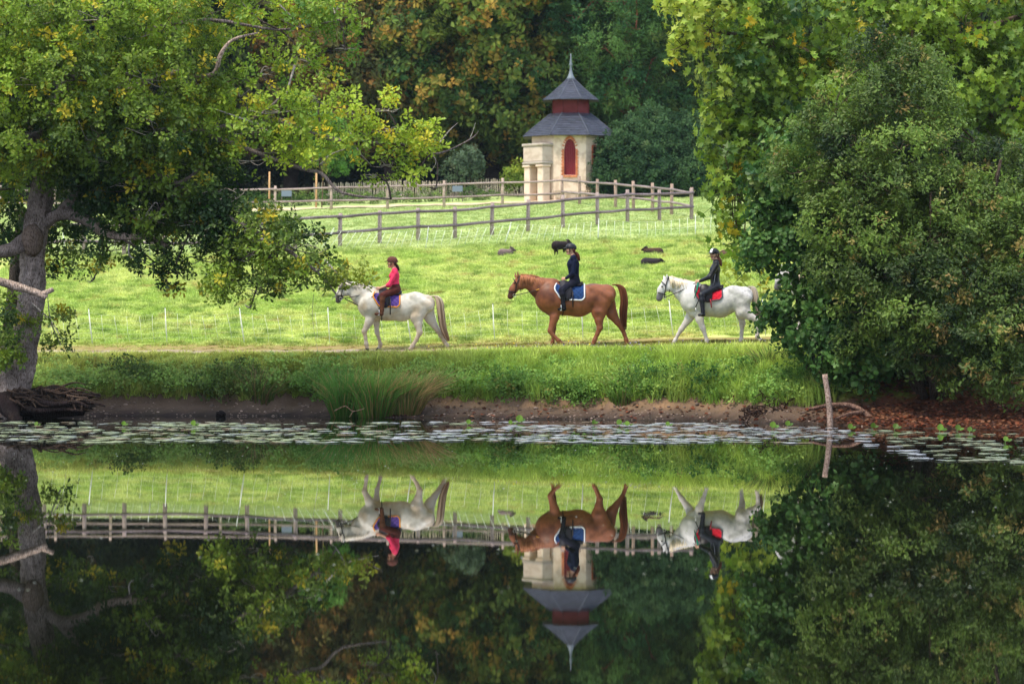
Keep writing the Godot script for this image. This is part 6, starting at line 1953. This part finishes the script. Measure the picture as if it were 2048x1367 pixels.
func build_riders():
	var g1 := Vector3(-2.877, 1.41, -71.1)
	var g2 := Vector3(1.32, 1.515, -69.7)
	var g3 := Vector3(4.587, 1.595, -69.2)
	var grey := {
		"trunk": [Vector3(-0.435, 1.109, 0.342), Vector3(-0.083, 1.047, 0.315), Vector3(0.269, 1.036, 0.315), Vector3(0.601, 1.115, 0.29), Vector3(0.854, 1.136, 0.207)], "breast": [Vector3(-0.522, 1.047, 0.174), Vector3(-0.456, 0.87, 0.145)],
		"neck": [Vector3(-0.404, 1.244, 0.29), Vector3(-0.684, 1.347, 0.253), Vector3(-0.902, 1.482, 0.162), Vector3(-1.053, 1.55, 0.104)], "head": [Vector3(-1.103, 1.509, 0.124), Vector3(-1.198, 1.322, 0.091), Vector3(-1.233, 1.206, 0.068)], "jaw": [Vector3(-1.045, 1.413, 0.104)][0],
		"ears": [Vector3(-1.098, 1.612, 0.029), Vector3(-1.115, 1.695, 0.01), Vector3(-1.144, 1.617, 0.027), Vector3(-1.169, 1.689, 0.01)], "eye": [Vector3(-1.185, 1.488, 0)][0],
		"legs": [[[Vector3(-0.435, 0.87, 0.149), Vector3(-0.487, 0.715, 0.099), Vector3(-0.611, 0.477, 0.058), Vector3(-0.58, 0.332, 0.039), Vector3(-0.56, 0.176, 0.046), Vector3(-0.549, 0.108, 0.033), Vector3(-0.539, 0.062, 0.039), Vector3(-0.539, 0.025, 0.052)], 1.0],
			[[Vector3(-0.332, 0.808, 0.124), Vector3(-0.332, 0.663, 0.07), Vector3(-0.321, 0.456, 0.054), Vector3(-0.269, 0.29, 0.037), Vector3(-0.238, 0.162, 0.044), Vector3(-0.265, 0.093, 0.033), Vector3(-0.298, 0.052, 0.039), Vector3(-0.321, 0.017, 0.05)], -1.0],
			[[Vector3(0.684, 1.016, 0.232), Vector3(0.632, 0.808, 0.158), Vector3(0.663, 0.642, 0.093), Vector3(0.701, 0.456, 0.066), Vector3(0.626, 0.29, 0.044), Vector3(0.528, 0.135, 0.048), Vector3(0.481, 0.066, 0.035), Vector3(0.439, 0.041, 0.037), Vector3(0.404, 0.012, 0.048)], 1.0],
			[[Vector3(0.85, 0.984, 0.197), Vector3(0.943, 0.767, 0.12), Vector3(1.057, 0.591, 0.075), Vector3(1.198, 0.394, 0.062), Vector3(1.264, 0.249, 0.041), Vector3(1.337, 0.149, 0.046), Vector3(1.351, 0.093, 0.035), Vector3(1.36, 0.062, 0.039), Vector3(1.351, 0.025, 0.05)], -1.0]],
		"tail": [Vector3(0.958, 1.306, 0.033), Vector3(1.078, 1.306, 0.058), Vector3(1.165, 1.181, 0.083), Vector3(1.198, 0.933, 0.087), Vector3(1.244, 0.601, 0.083), Vector3(1.326, 0.352, 0.066), Vector3(1.372, 0.228, 0.033)],
		"mane": [Vector3(-1.067, 1.641, 0), Vector3(-0.891, 1.617, 0), Vector3(-0.705, 1.596, 0), Vector3(-0.497, 1.513, 0)], "mane_len": 0.12, "mane_col": photo(224, 214, 198),
		"coat": photo(206, 200, 190), "shade": photo(176, 156, 130), "leg": photo(150, 124, 100), "muzzle": photo(82, 74, 76), "hoof": photo(58, 48, 42), "dapple": 0.15, "tail_top": photo(226, 212, 190), "tail_end": photo(132, 92, 64)}
	horse("leading grey horse in purple saddle pad, head under the oak's lowest twigs", g1, grey)
	var chestnut := {
		"trunk": [Vector3(-0.406, 1.158, 0.382), Vector3(-0.102, 1.103, 0.349), Vector3(0.223, 1.081, 0.362), Vector3(0.569, 1.174, 0.309), Vector3(0.863, 1.243, 0.228)], "breast": [Vector3(-0.463, 1.02, 0.175), Vector3(-0.406, 0.874, 0.142)],
		"neck": [Vector3(-0.406, 1.331, 0.284), Vector3(-0.691, 1.388, 0.236), Vector3(-0.935, 1.524, 0.158), Vector3(-1.113, 1.585, 0.106)], "head": [Vector3(-1.148, 1.524, 0.122), Vector3(-1.29, 1.347, 0.093), Vector3(-1.355, 1.189, 0.073)], "jaw": [Vector3(-1.105, 1.447, 0.106)][0],
		"ears": [Vector3(-1.182, 1.65, 0.03), Vector3(-1.191, 1.772, 0.01), Vector3(-1.235, 1.646, 0.026), Vector3(-1.247, 1.747, 0.01)], "eye": [Vector3(-1.264, 1.493, 0)][0],
		"legs": [[[Vector3(-0.315, 0.874, 0.158), Vector3(-0.335, 0.711, 0.106), Vector3(-0.431, 0.396, 0.063), Vector3(-0.394, 0.315, 0.045), Vector3(-0.24, 0.163, 0.049), Vector3(-0.195, 0.118, 0.035), Vector3(-0.163, 0.085, 0.039), Vector3(-0.138, 0.057, 0.051)], 1.0],
			[[Vector3(-0.325, 0.813, 0.126), Vector3(-0.335, 0.65, 0.073), Vector3(-0.354, 0.437, 0.055), Vector3(-0.362, 0.264, 0.037), Vector3(-0.378, 0.132, 0.045), Vector3(-0.402, 0.065, 0.035), Vector3(-0.423, 0.033, 0.039), Vector3(-0.447, -0.004, 0.049)], -1.0],
			[[Vector3(0.731, 1.056, 0.248), Vector3(0.691, 0.813, 0.167), Vector3(0.691, 0.63, 0.095), Vector3(0.711, 0.463, 0.069), Vector3(0.654, 0.321, 0.047), Vector3(0.589, 0.179, 0.051), Vector3(0.565, 0.112, 0.037), Vector3(0.544, 0.071, 0.039), Vector3(0.524, 0.037, 0.049)], 1.0],
			[[Vector3(0.894, 1.006, 0.203), Vector3(1.006, 0.772, 0.122), Vector3(1.128, 0.599, 0.077), Vector3(1.235, 0.463, 0.065), Vector3(1.292, 0.305, 0.043), Vector3(1.333, 0.179, 0.049), Vector3(1.345, 0.118, 0.037), Vector3(1.357, 0.085, 0.039), Vector3(1.365, 0.057, 0.049)], -1.0]],
		"tail": [Vector3(1.012, 1.451, 0.033), Vector3(1.117, 1.459, 0.057), Vector3(1.229, 1.361, 0.077), Vector3(1.28, 1.097, 0.085), Vector3(1.26, 0.813, 0.093), Vector3(1.28, 0.569, 0.069), Vector3(1.317, 0.396, 0.024)],
		"mane": [Vector3(-1.128, 1.682, 0), Vector3(-0.914, 1.67, 0), Vector3(-0.691, 1.621, 0), Vector3(-0.467, 1.544, 0)], "mane_len": 0.23, "mane_col": photo(164, 108, 74),
		"coat": photo(136, 82, 54), "shade": photo(78, 42, 30), "leg": photo(120, 70, 46), "muzzle": photo(84, 50, 40), "hoof": photo(56, 44, 40), "dapple": 0.0, "tail_top": photo(130, 76, 46), "tail_end": photo(76, 42, 28)}
	horse("chestnut horse in navy saddle pad, second in the file, one forefoot raised", g2, chestnut)
	var white := {
		"trunk": [Vector3(-0.387, 1.041, 0.348), Vector3(-0.097, 0.973, 0.329), Vector3(0.203, 0.948, 0.325), Vector3(0.522, 1.064, 0.29), Vector3(0.75, 1.118, 0.217)], "breast": [Vector3(-0.48, 0.905, 0.166), Vector3(-0.406, 0.754, 0.132)],
		"neck": [Vector3(-0.397, 1.17, 0.275), Vector3(-0.619, 1.228, 0.248), Vector3(-0.812, 1.354, 0.174), Vector3(-0.963, 1.46, 0.108)], "head": [Vector3(-1.015, 1.431, 0.12), Vector3(-1.145, 1.248, 0.097), Vector3(-1.199, 1.06, 0.074)], "jaw": [Vector3(-0.99, 1.325, 0.104)][0],
		"ears": [Vector3(-1.025, 1.544, 0.029), Vector3(-1.029, 1.617, 0.01), Vector3(-1.087, 1.536, 0.025), Vector3(-1.095, 1.59, 0.01)], "eye": [Vector3(-1.137, 1.331, 0)][0],
		"legs": [[[Vector3(-0.445, 0.725, 0.135), Vector3(-0.503, 0.6, 0.093), Vector3(-0.685, 0.348, 0.058), Vector3(-0.762, 0.222, 0.039), Vector3(-0.824, 0.097, 0.044), Vector3(-0.851, 0.05, 0.033), Vector3(-0.87, 0.023, 0.037), Vector3(-0.886, -0.004, 0.046)], -1.0],
			[[Vector3(-0.309, 0.745, 0.143), Vector3(-0.279, 0.58, 0.093), Vector3(-0.201, 0.368, 0.058), Vector3(-0.155, 0.232, 0.039), Vector3(-0.116, 0.104, 0.044), Vector3(-0.12, 0.054, 0.033), Vector3(-0.135, 0.027, 0.037), Vector3(-0.151, 0, 0.046)], 1.0],
			[[Vector3(0.677, 0.851, 0.178), Vector3(0.677, 0.696, 0.104), Vector3(0.72, 0.503, 0.066), Vector3(0.72, 0.445, 0.06), Vector3(0.708, 0.271, 0.041), Vector3(0.7, 0.116, 0.046), Vector3(0.681, 0.07, 0.035), Vector3(0.665, 0.046, 0.037), Vector3(0.646, 0.019, 0.046)], -1.0],
			[[Vector3(0.677, 0.938, 0.232), Vector3(0.72, 0.754, 0.159), Vector3(0.894, 0.634, 0.089), Vector3(1.056, 0.542, 0.066), Vector3(1.064, 0.368, 0.044), Vector3(1.044, 0.178, 0.048), Vector3(1.087, 0.128, 0.035), Vector3(1.122, 0.104, 0.037), Vector3(1.176, 0.085, 0.048)], 1.0]],
		"tail": [Vector3(0.867, 1.323, 0.031), Vector3(0.948, 1.315, 0.054), Vector3(1.002, 1.161, 0.074), Vector3(1.015, 0.928, 0.081), Vector3(1.064, 0.696, 0.081), Vector3(1.132, 0.445, 0.07), Vector3(1.151, 0.213, 0.035)],
		"mane": [Vector3(-0.963, 1.563, 0), Vector3(-0.793, 1.505, 0), Vector3(-0.619, 1.474, 0), Vector3(-0.445, 1.422, 0)], "mane_len": 0.24, "mane_col": photo(230, 214, 186),
		"coat": photo(206, 203, 200), "shade": photo(182, 178, 178), "leg": photo(190, 178, 172), "muzzle": photo(104, 100, 106), "hoof": photo(70, 60, 52), "dapple": 1.0, "tail_top": photo(214, 204, 190), "tail_end": photo(128, 96, 74)}
	horse("dappled white horse in red saddle pad, third in the file by the hazel leaves", g3, white)
	var hidden := white.duplicate()
	hidden.neck = [Vector3(-0.397, 1.17, 0.275), Vector3(-0.619, 1.315, 0.24), Vector3(-0.793, 1.528, 0.17), Vector3(-0.925, 1.679, 0.108)]
	hidden.head = [Vector3(-0.977, 1.652, 0.12), Vector3(-1.099, 1.47, 0.097), Vector3(-1.153, 1.292, 0.074)]
	hidden.jaw = [Vector3(-0.952, 1.547, 0.104)][0]
	hidden.ears = [Vector3(-0.979, 1.764, 0.029), Vector3(-0.975, 1.838, 0.01), Vector3(-1.041, 1.756, 0.025), Vector3(-1.044, 1.818, 0.01)]
	hidden.eye = [Vector3(-1.095, 1.551, 0)][0]
	hidden.mane = [Vector3(-0.917, 1.783, 0), Vector3(-0.774, 1.702, 0), Vector3(-0.6, 1.586, 0), Vector3(-0.445, 1.451, 0)]
	var g4 := on_ground(7.18, path_d(7.18) - 0.1)
	horse("grey horse at the rear of the file, mostly hidden behind hazel leaves", g4, hidden)

	bridle("dark bridle and martingale on the leading grey horse", g1, {"poll": [Vector3(-1.067, 1.633, 0)][0], "cheek": [Vector3(-1.123, 1.451, 0)][0], "bit": [Vector3(-1.169, 1.248, 0)][0], "throat": [Vector3(-0.999, 1.351, 0)][0], "brow": [Vector3(-1.19, 1.554, 0)][0], "nose": [Vector3(-1.277, 1.331, 0)][0], "noseback": [Vector3(-1.107, 1.306, 0)][0], "hand": [Vector3(-0.332, 1.455, 0)][0], "slack": 0.03,
		"martingale": [Vector3(-1.067, 1.239, 0), Vector3(-0.87, 1.15, 0), Vector3(-0.688, 1.047, 0), Vector3(-0.497, 1.223, 0), Vector3(-0.311, 1.378, 0), Vector3(-0.56, 0.829, 0)]}, photo(38, 32, 32))
	bridle("black bridle with yellow banded reins on the chestnut horse", g2, {"poll": [Vector3(-1.142, 1.662, 0)][0], "cheek": [Vector3(-1.209, 1.463, 0)][0], "bit": [Vector3(-1.264, 1.211, 0)][0], "throat": [Vector3(-1.117, 1.3, 0)][0], "brow": [Vector3(-1.284, 1.593, 0)][0], "nose": [Vector3(-1.402, 1.312, 0)][0], "noseback": [Vector3(-1.219, 1.28, 0)][0], "hand": [Vector3(-0.132, 1.564, 0)][0], "slack": 0.04, "grip": photo(214, 150, 50)}, photo(34, 30, 30))
	bridle("black bridle on the dappled white horse, green lead rope hanging from the hands", g3, {"poll": [Vector3(-0.99, 1.567, 0)][0], "cheek": [Vector3(-1.054, 1.354, 0)][0], "bit": [Vector3(-1.083, 1.079, 0)][0], "throat": [Vector3(-0.963, 1.199, 0)][0], "brow": [Vector3(-1.145, 1.443, 0)][0], "nose": [Vector3(-1.234, 1.199, 0)][0], "noseback": [Vector3(-1.044, 1.13, 0)][0], "hand": [Vector3(-0.329, 1.431, 0)][0], "slack": 0.02,
		"ribbon": [[Vector3(-0.319, 1.422, 0), Vector3(-0.358, 1.277, 0), Vector3(-0.406, 1.064, 0)], [Vector3(-0.309, 1.422, 0), Vector3(-0.329, 1.315, 0), Vector3(-0.36, 1.199, 0)]]}, photo(34, 30, 30))

	saddle_set(g1, grey.trunk, {"pad_label": "purple quilted saddle pad with orange trim on the leading grey horse", "saddle_label": "black saddle under the rider in the pink shirt", "x0": [Vector3(-0.332, 2.632, 0)][0].x, "x1": [Vector3(0.232, 2.632, 0)][0].x, "hem0": [Vector3(-1.658, 1.074, 0)][0].y, "hem1": [Vector3(-1.658, 1.047, 0)][0].y, "flare": 0.06, "pad_col": photo(92, 70, 140), "trim": photo(226, 150, 60), "pommel": [Vector3(-0.228, 1.434, 0)][0], "cantle": [Vector3(0.245, 1.409, 0)][0], "flap": [Vector3(-0.135, 1.389, 0.124), Vector3(-0.145, 1.223, 0.149), Vector3(-0.114, 1.13, 0.108)], "girth": [Vector3(-0.207, 2.632, 0)][0].x, "girth_y": [Vector3(-1.658, 0.738, 0)][0].y, "tab": [Vector3(0.012, 1.244, 0), Vector3(0.012, 0.87, 0)], "leather": [Vector3(-0.114, 1.306, 0)][0], "stirrup": [Vector3(-0.253, 0.895, 0)][0], "foot_z": 0.36})
	saddle_set(g2, chestnut.trunk, {"pad_label": "navy quilted saddle pad with white trim on the chestnut horse", "saddle_label": "black saddle under the rider in the navy jumper", "x0": [Vector3(-0.264, 2.601, 0)][0].x, "x1": [Vector3(0.356, 2.601, 0)][0].x, "hem0": [Vector3(-1.829, 1.121, 0)][0].y, "hem1": [Vector3(-1.829, 1.097, 0)][0].y, "flare": 0.07, "pad_col": photo(40, 66, 110), "trim": photo(222, 224, 228), "pommel": [Vector3(-0.183, 1.514, 0)][0], "cantle": [Vector3(0.295, 1.503, 0)][0], "flap": [Vector3(-0.102, 1.443, 0.126), Vector3(-0.081, 1.28, 0.154), Vector3(-0.041, 1.178, 0.102)], "girth": [Vector3(-0.152, 2.601, 0)][0].x, "girth_y": [Vector3(-1.829, 0.762, 0)][0].y, "tab": [Vector3(0.081, 1.3, 0), Vector3(0.085, 0.935, 0)], "leather": [Vector3(-0.041, 1.361, 0)][0], "stirrup": [Vector3(-0.193, 0.898, 0)][0], "foot_z": 0.38})
	saddle_set(g3, white.trunk, {"pad_label": "red quilted saddle pad with dark trim on the dappled white horse", "saddle_label": "black saddle with red strap ends under the rider in the leather jacket", "x0": [Vector3(-0.348, 2.398, 0)][0].x, "x1": [Vector3(0.236, 2.398, 0)][0].x, "hem0": [Vector3(-1.644, 0.963, 0)][0].y, "hem1": [Vector3(-1.644, 1.035, 0)][0].y, "flare": 0.05, "pad_col": photo(206, 40, 56), "trim": photo(96, 84, 92), "pommel": [Vector3(-0.222, 1.344, 0)][0], "cantle": [Vector3(0.248, 1.344, 0)][0], "flap": [Vector3(-0.174, 1.277, 0.12), Vector3(-0.145, 1.141, 0.139), Vector3(-0.097, 1.044, 0.089)], "girth": [Vector3(-0.213, 2.398, 0)][0].x, "girth_y": [Vector3(-1.644, 0.658, 0)][0].y, "tab": [Vector3(-0.043, 1.044, 0), Vector3(-0.015, 0.841, 0)], "tab_col": photo(150, 40, 52), "leather": [Vector3(-0.232, 1.199, 0)][0], "stirrup": [Vector3(-0.387, 0.754, 0)][0], "foot_z": 0.34})

	person("rider with brown helmet, pink shirt and brown breeches on the leading grey horse", g1, {"hip": [Vector3(0.128, 1.455, 0)][0], "waist": [Vector3(0.099, 1.637, 0)][0], "chest": [Vector3(0.099, 1.793, 0)][0], "shoulder": [Vector3(0.108, 1.907, 0)][0], "head": [Vector3(0.046, 2.097, 0)][0], "look": 0.0,
		"leg": [Vector3(-0.17, 1.322, 0), Vector3(-0.182, 0.974, 0), Vector3(-0.195, 0.887, 0), Vector3(-0.321, 0.887, 0)], "foot_z": 0.36, "shin": [2, 2], "arm": [Vector3(0.128, 1.834, 0), Vector3(-0.021, 1.571, 0), Vector3(-0.228, 1.496, 0)], "cuff": 0.12, "top": photo(216, 60, 96), "pants": photo(84, 46, 42), "boot": photo(92, 60, 46), "fold": 0.3, "cloth": "cloth", "helmet": photo(98, 62, 56), "stripe": false, "gloss": false, "brows": false,
		"hair": [Vector3(0.141, 2.062, 0.029), Vector3(0.182, 1.979, 0.033), Vector3(0.207, 1.907, 0.012)], "hair_col": photo(62, 38, 32)})
	person("rider with black helmet and navy jumper, auburn ponytail, on the chestnut horse", g2, {"hip": [Vector3(0.138, 1.534, 0)][0], "waist": [Vector3(0.112, 1.727, 0)][0], "chest": [Vector3(0.098, 1.94, 0)][0], "shoulder": [Vector3(0.102, 2.082, 0)][0], "head": [Vector3(0.045, 2.271, 0)][0], "look": 0.0,
		"leg": [Vector3(-0.167, 1.331, 0), Vector3(-0.132, 0.985, 0), Vector3(-0.118, 0.898, 0), Vector3(-0.234, 0.89, 0)], "foot_z": 0.38, "shin": [1, 2], "arm": [Vector3(0.132, 1.991, 0), Vector3(0.091, 1.717, 0), Vector3(-0.065, 1.609, 0)], "cuff": 1.0, "top": photo(24, 30, 50), "pants": photo(34, 34, 46), "boot": photo(30, 30, 34), "fold": 0.3, "cloth": "cloth", "helmet": photo(30, 30, 34), "stripe": false, "gloss": true, "brows": false, "bulk": 1.2, "tail_piece": photo(44, 44, 66),
		"hair": [Vector3(0.152, 2.215, 0.033), Vector3(0.203, 2.133, 0.049), Vector3(0.24, 2.011, 0.02)], "hair_col": photo(104, 52, 40)})
	person("rider in black leather jacket with white striped helmet, looking towards the pond, on white horse", g3, {"hip": [Vector3(0.097, 1.315, 0)][0], "waist": [Vector3(0.083, 1.489, 0)][0], "chest": [Vector3(0.087, 1.721, 0)][0], "shoulder": [Vector3(0.106, 1.886, 0)][0], "head": [Vector3(0.062, 2.066, 0)][0], "look": 0.85,
		"leg": [Vector3(-0.248, 1.132, 0), Vector3(-0.217, 0.774, 0), Vector3(-0.209, 0.687, 0), Vector3(-0.3, 0.677, 0)], "foot_z": 0.34, "shin": [1, 2], "arm": [Vector3(0.106, 1.809, 0), Vector3(-0.048, 1.547, 0), Vector3(-0.261, 1.455, 0)], "cuff": 1.0, "top": photo(20, 20, 24), "pants": photo(28, 29, 38), "boot": photo(30, 32, 42), "fold": 0.5, "cloth": "leather", "helmet": photo(26, 26, 30), "stripe": true, "gloss": true, "brows": true,
		"hair": [Vector3(0.145, 2.021, 0.035), Vector3(0.193, 1.934, 0.043), Vector3(0.228, 1.799, 0.019)], "hair_col": photo(96, 60, 48),
		"trim": [[[Vector3(0.04, 1.36, 0.185), Vector3(0.06, 1.5, 0.18), Vector3(0.075, 1.62, 0.165)], 0.008, photo(150, 150, 160), "jacket_zip"]]})

# ---------------------------------------------------------------- small dark sheep
func sheep(label: String, at: Vector3, face: float, lying: bool, wool: Color, back: Color, head_at: Vector2, length: float):
	var bones := []
	var y := 0.13 if lying else 0.33
	bone(bones, Vector3(-length * 0.32, y, 0), Vector3(length * 0.3, y + 0.02, 0), 0.165, 0.125, 0, Vector3(1, 1.0, 0.85))
	bone(bones, Vector3(length * 0.34, y + 0.02, 0), Vector3(head_at.x - 0.02, head_at.y - 0.04, 0), 0.1, 0.06, 0, Vector3(1, 1, 0.8))
	bone(bones, Vector3(head_at.x, head_at.y, 0), Vector3(head_at.x + 0.11, head_at.y - 0.06, 0), 0.058, 0.032, 1, Vector3(1, 1, 0.8))
	for s in [1, -1]:
		bone(bones, Vector3(head_at.x - 0.02, head_at.y + 0.04, 0.04 * s), Vector3(head_at.x - 0.05, head_at.y + 0.05, 0.1 * s), 0.02, 0.012, 1)
	bone(bones, Vector3(-length * 0.45, y + 0.05, 0), Vector3(-length * 0.5, y - 0.08, 0), 0.04, 0.03, 0)
	for s in [1, -1]:
		for x in [-0.34, 0.3]:
			if lying:
				bone(bones, Vector3(length * x, 0.06, 0.11 * s), Vector3(length * x + 0.14, 0.03, 0.13 * s), 0.045, 0.024, 1)
			else:
				bone(bones, Vector3(length * x, 0.26, 0.07 * s), Vector3(length * x + 0.02, 0.14, 0.075 * s), 0.05, 0.026, 0)
				bone(bones, Vector3(length * x + 0.02, 0.14, 0.075 * s), Vector3(length * x + 0.01, -0.01, 0.075 * s), 0.024, 0.022, 1)
	var o := MeshInstance3D.new()
	o.name = numbered("sheep")
	add_child(o)
	tag(o, label, "sheep", "small dark sheep in the meadow")
	var st := begin()
	body(st, bones, 0.019, 0.05, func(v, id):
		var n := N(v.x * 14.0 + at.x, v.y * 14.0, v.z * 14.0)
		var c: Color = wool.lerp(back, smoothstep(y, y + 0.14, v.y) * (0.6 + 0.6 * n)) if id == 0 else wool * 0.8
		return c * (1.0 + 0.4 * n))
	o.mesh = done(st)
	o.material_override = M.cloth
	o.transform = Transform3D(Basis(Vector3.UP, 0.0 if face > 0 else PI) * Basis(Vector3.UP, R(-0.35, 0.35) if lying else 0.55), at)
	for s in [1, -1]:
		st = begin()
		tube(st, curve([Vector3(head_at.x - 0.01, head_at.y + 0.05, 0.03 * s), Vector3(head_at.x - 0.06, head_at.y + 0.08, 0.05 * s), Vector3(head_at.x - 0.08, head_at.y + 0.02, 0.07 * s)], 3), [0.014, 0.006], 5, photo(90, 80, 72))
		put("horn", done(st), M.hair, o)

func build_sheep():
	var black := photo(40, 34, 36)
	sheep("black sheep standing in the meadow behind the navy rider's helmet", on_ground(1.631, 101.2, 0.01), 1.0, false, black, photo(64, 54, 54), Vector2(0.33, 0.47), 0.56)
	sheep("lying sheep with greyish fleece and raised black head left of the standing one", on_ground(-0.204, 102.2, -0.04), 1.0, true, photo(92, 80, 80), photo(130, 112, 108), Vector2(0.21, 0.29), 0.4)
	sheep("lying dark sheep with brown shoulders, head to the left, farther of the pair", on_ground(4.67, 99.7, -0.02), -1.0, true, black, photo(96, 70, 56), Vector2(0.26, 0.27), 0.6)
	sheep("lying black sheep with its head tucked low, nearer of the pair", on_ground(4.412, 95.2, -0.02), 1.0, true, photo(46, 40, 44), photo(60, 54, 58), Vector2(0.32, 0.2), 0.56)
	sheep("brown sheep lying half hidden behind the leather jacket rider and the leaves", on_ground(6.975, 96.3, -0.02), 1.0, true, photo(84, 64, 56), photo(120, 92, 80), Vector2(0.26, 0.26), 0.6)

# ---------------------------------------------------------------- things along the water's edge
func build_shore():
	var st := begin()
	tube(st, curve([Vector3(6.55, -0.297, -61.8), Vector3(6.539, 0.114, -61.8), Vector3(6.498, 0.576, -61.8), Vector3(6.426, 1.058, -61.8)], 4), [0.064, 0.062, 0.06, 0.055], 10, photo(168, 146, 134), 0.12)
	var post := put("wooden_post", done(st), M.wood)
	tag(post, "weathered grey wooden post leaning left out of the shallow water", "post")
	var dw := thing("driftwood", "bare curved branch lying on the mud behind the leaning post", "branch")
	for b in [[[Vector3(6.137, 0.327, -62.2), Vector3(6.571, 0.41, -62.2), Vector3(6.985, 0.41, -62.2), Vector3(7.303, 0.248, -62.1), Vector3(7.473, 0.011, -61.8)], [0.03, 0.04, 0.055, 0.06, 0.05]], [[Vector3(6.642, 0.131, -61.9), Vector3(6.962, 0.251, -62), Vector3(7.262, 0.268, -62.1)], [0.02, 0.035, 0.05]]]:
		st = begin()
		limbs_mesh(st, [b], photo(132, 104, 92), 8, 0.3)
		put("limb", done(st), M.bark, dw)
	st = begin()
	ball(st, Vector3(0, 0.04, 0), Vector3(0.11, 0.085, 0.1), photo(40, 34, 34), 12, 0.3)
	var stump := put("mud_clod", done(st), M.bark)
	stump.position = Vector3(-6.527, 0.007, -67.4)
	tag(stump, "dark clod sitting in the wet mud of the left bay", "clod")
	var rm := thing("root_mass", "tangled dark dead roots on the mud below the rear grey horse", "roots")
	st = begin()
	for i in 46:
		var x: float = 5.396 + R(-0.45, 0.4)
		var p := on_ground(x, 64.0 + R(-0.3, 0.4), 0.0)
		tube(st, curve([p, p + Vector3(R(-0.2, 0.2), R(0.08, 0.22), R(-0.1, 0.1)), p + Vector3(R(-0.4, 0.4), R(-0.02, 0.14), R(-0.1, 0.2))], 3), [0.018, 0.006], 4, photo(82, 66, 58) * R(0.6, 1.2))
	put("rootlets", done(st), M.bark, rm, "stuff")
	var tw := thing("fallen_twig", "thin forked twig on the mud in front of the large rushes", "twig")
	st = begin()
	limbs_mesh(st, [[[Vector3(-3.927, 0.151, -66.4), Vector3(-3.684, 0.262, -66.4), Vector3(-3.502, 0.154, -66.3), Vector3(-3.238, 0.221, -66.3)], [0.012, 0.012, 0.01, 0.006]], [[Vector3(-3.502, 0.154, -66.3), Vector3(-3.585, 0.026, -66.2)], [0.01, 0.006]]], photo(176, 140, 116), 5, 0.2)
	put("stem", done(st), M.bark, tw)
	# pebbles, shells of mud and fallen leaves
	st = begin()
	ball(st, Vector3.ZERO, Vector3(1, 0.55, 0.8), Color.WHITE, 4, 0.4)
	var pebble := done(st)
	var where := []
	var tint := PackedColorArray()
	for i in 1700:
		var x := R(-12.5, 7.5)
		var sd := shore_d(x)
		var d := sd + R(-0.05, 1.2) * (1.0 if x < 6.0 else 2.0)
		if rng.randf() < 0.45 + N(x * 0.9, d * 2.0, 61.0):
			continue
		var s := R(0.012, 0.034) * (1.0 if rng.randf() < 0.93 else 1.8)
		where.append(Transform3D(Basis(Vector3.UP, R(0, TAU)).scaled(Vector3.ONE * s), on_ground(x, d, s * 0.1)))
		tint.append(photo(110, 94, 86).lerp(photo(180, 154, 138), R(0, 1)) * (R(0.3, 0.7) if rng.randf() < 0.85 else 1.0))
	var pb := copies("pebbles", pebble, M.paint, where, tint)
	tag(pb, "small stones and shells strewn over the bare mud shore", "pebbles")
	st = begin()
	leaf(st, Vector3(-0.5, 0, 0), Vector3(1, 0.05, 0).normalized(), Vector3.UP, 1.0, 0.8, "oval", Color.WHITE)
	var lf := done(st)
	where = []
	tint = PackedColorArray()
	for i in 7400:
		var right := i < 6800
		var x := R(6.0, 13.5) if right else R(-3.5, 6.5)
		var sd := shore_d(x)
		var d := sd + (R(0.05, 4.2) if right else R(0.0, 1.3))
		if right and x < 7.2 and rng.randf() > (x - 5.8) / 1.4:
			continue
		if not right and rng.randf() < 0.6:
			continue
		where.append(Transform3D((Basis(Vector3.UP, R(0, TAU)) * Basis(Vector3.RIGHT, R(-0.7, 0.7)) * Basis(Vector3.BACK, R(-0.5, 0.5))).scaled(Vector3.ONE * R(0.06, 0.13)), on_ground(x, d, R(0.01, 0.05))))
		tint.append([photo(104, 62, 46), photo(132, 76, 54), photo(88, 60, 50), photo(140, 98, 72), photo(74, 54, 46)][rng.randi() % 5] * R(0.7, 1.2))
	var fl := copies("fallen_leaves", lf, M.dull_leaf, where, tint)
	tag(fl, "rusty brown fallen leaves carpeting the shaded right bank", "fallen leaves")

func build_specks():
	var st := begin()
	ball(st, Vector3.ZERO, Vector3(1.0, 0.25, 0.7), Color.WHITE, 3, 0.3)
	var bit := done(st)
	var where := []
	var tint := PackedColorArray()
	for i in 420:
		var d := R(24.0, 53.0)
		var x := R(-0.18, 0.18) * d
		if rng.randf() < 0.35 + N(x * 0.4, d * 0.15, 77.0):
			continue
		where.append(Transform3D(Basis(Vector3.UP, R(0, TAU)).scaled(Vector3.ONE * R(0.006, 0.014)), Vector3(x, 0.002, -d)))
		tint.append(photo(200, 206, 200).lerp(photo(150, 150, 110), R(0, 1)))
	var o := copies("floating_specks", bit, M.paint, where, tint)
	tag(o, "tiny pale floating bits scattered over the dark water", "floating debris")
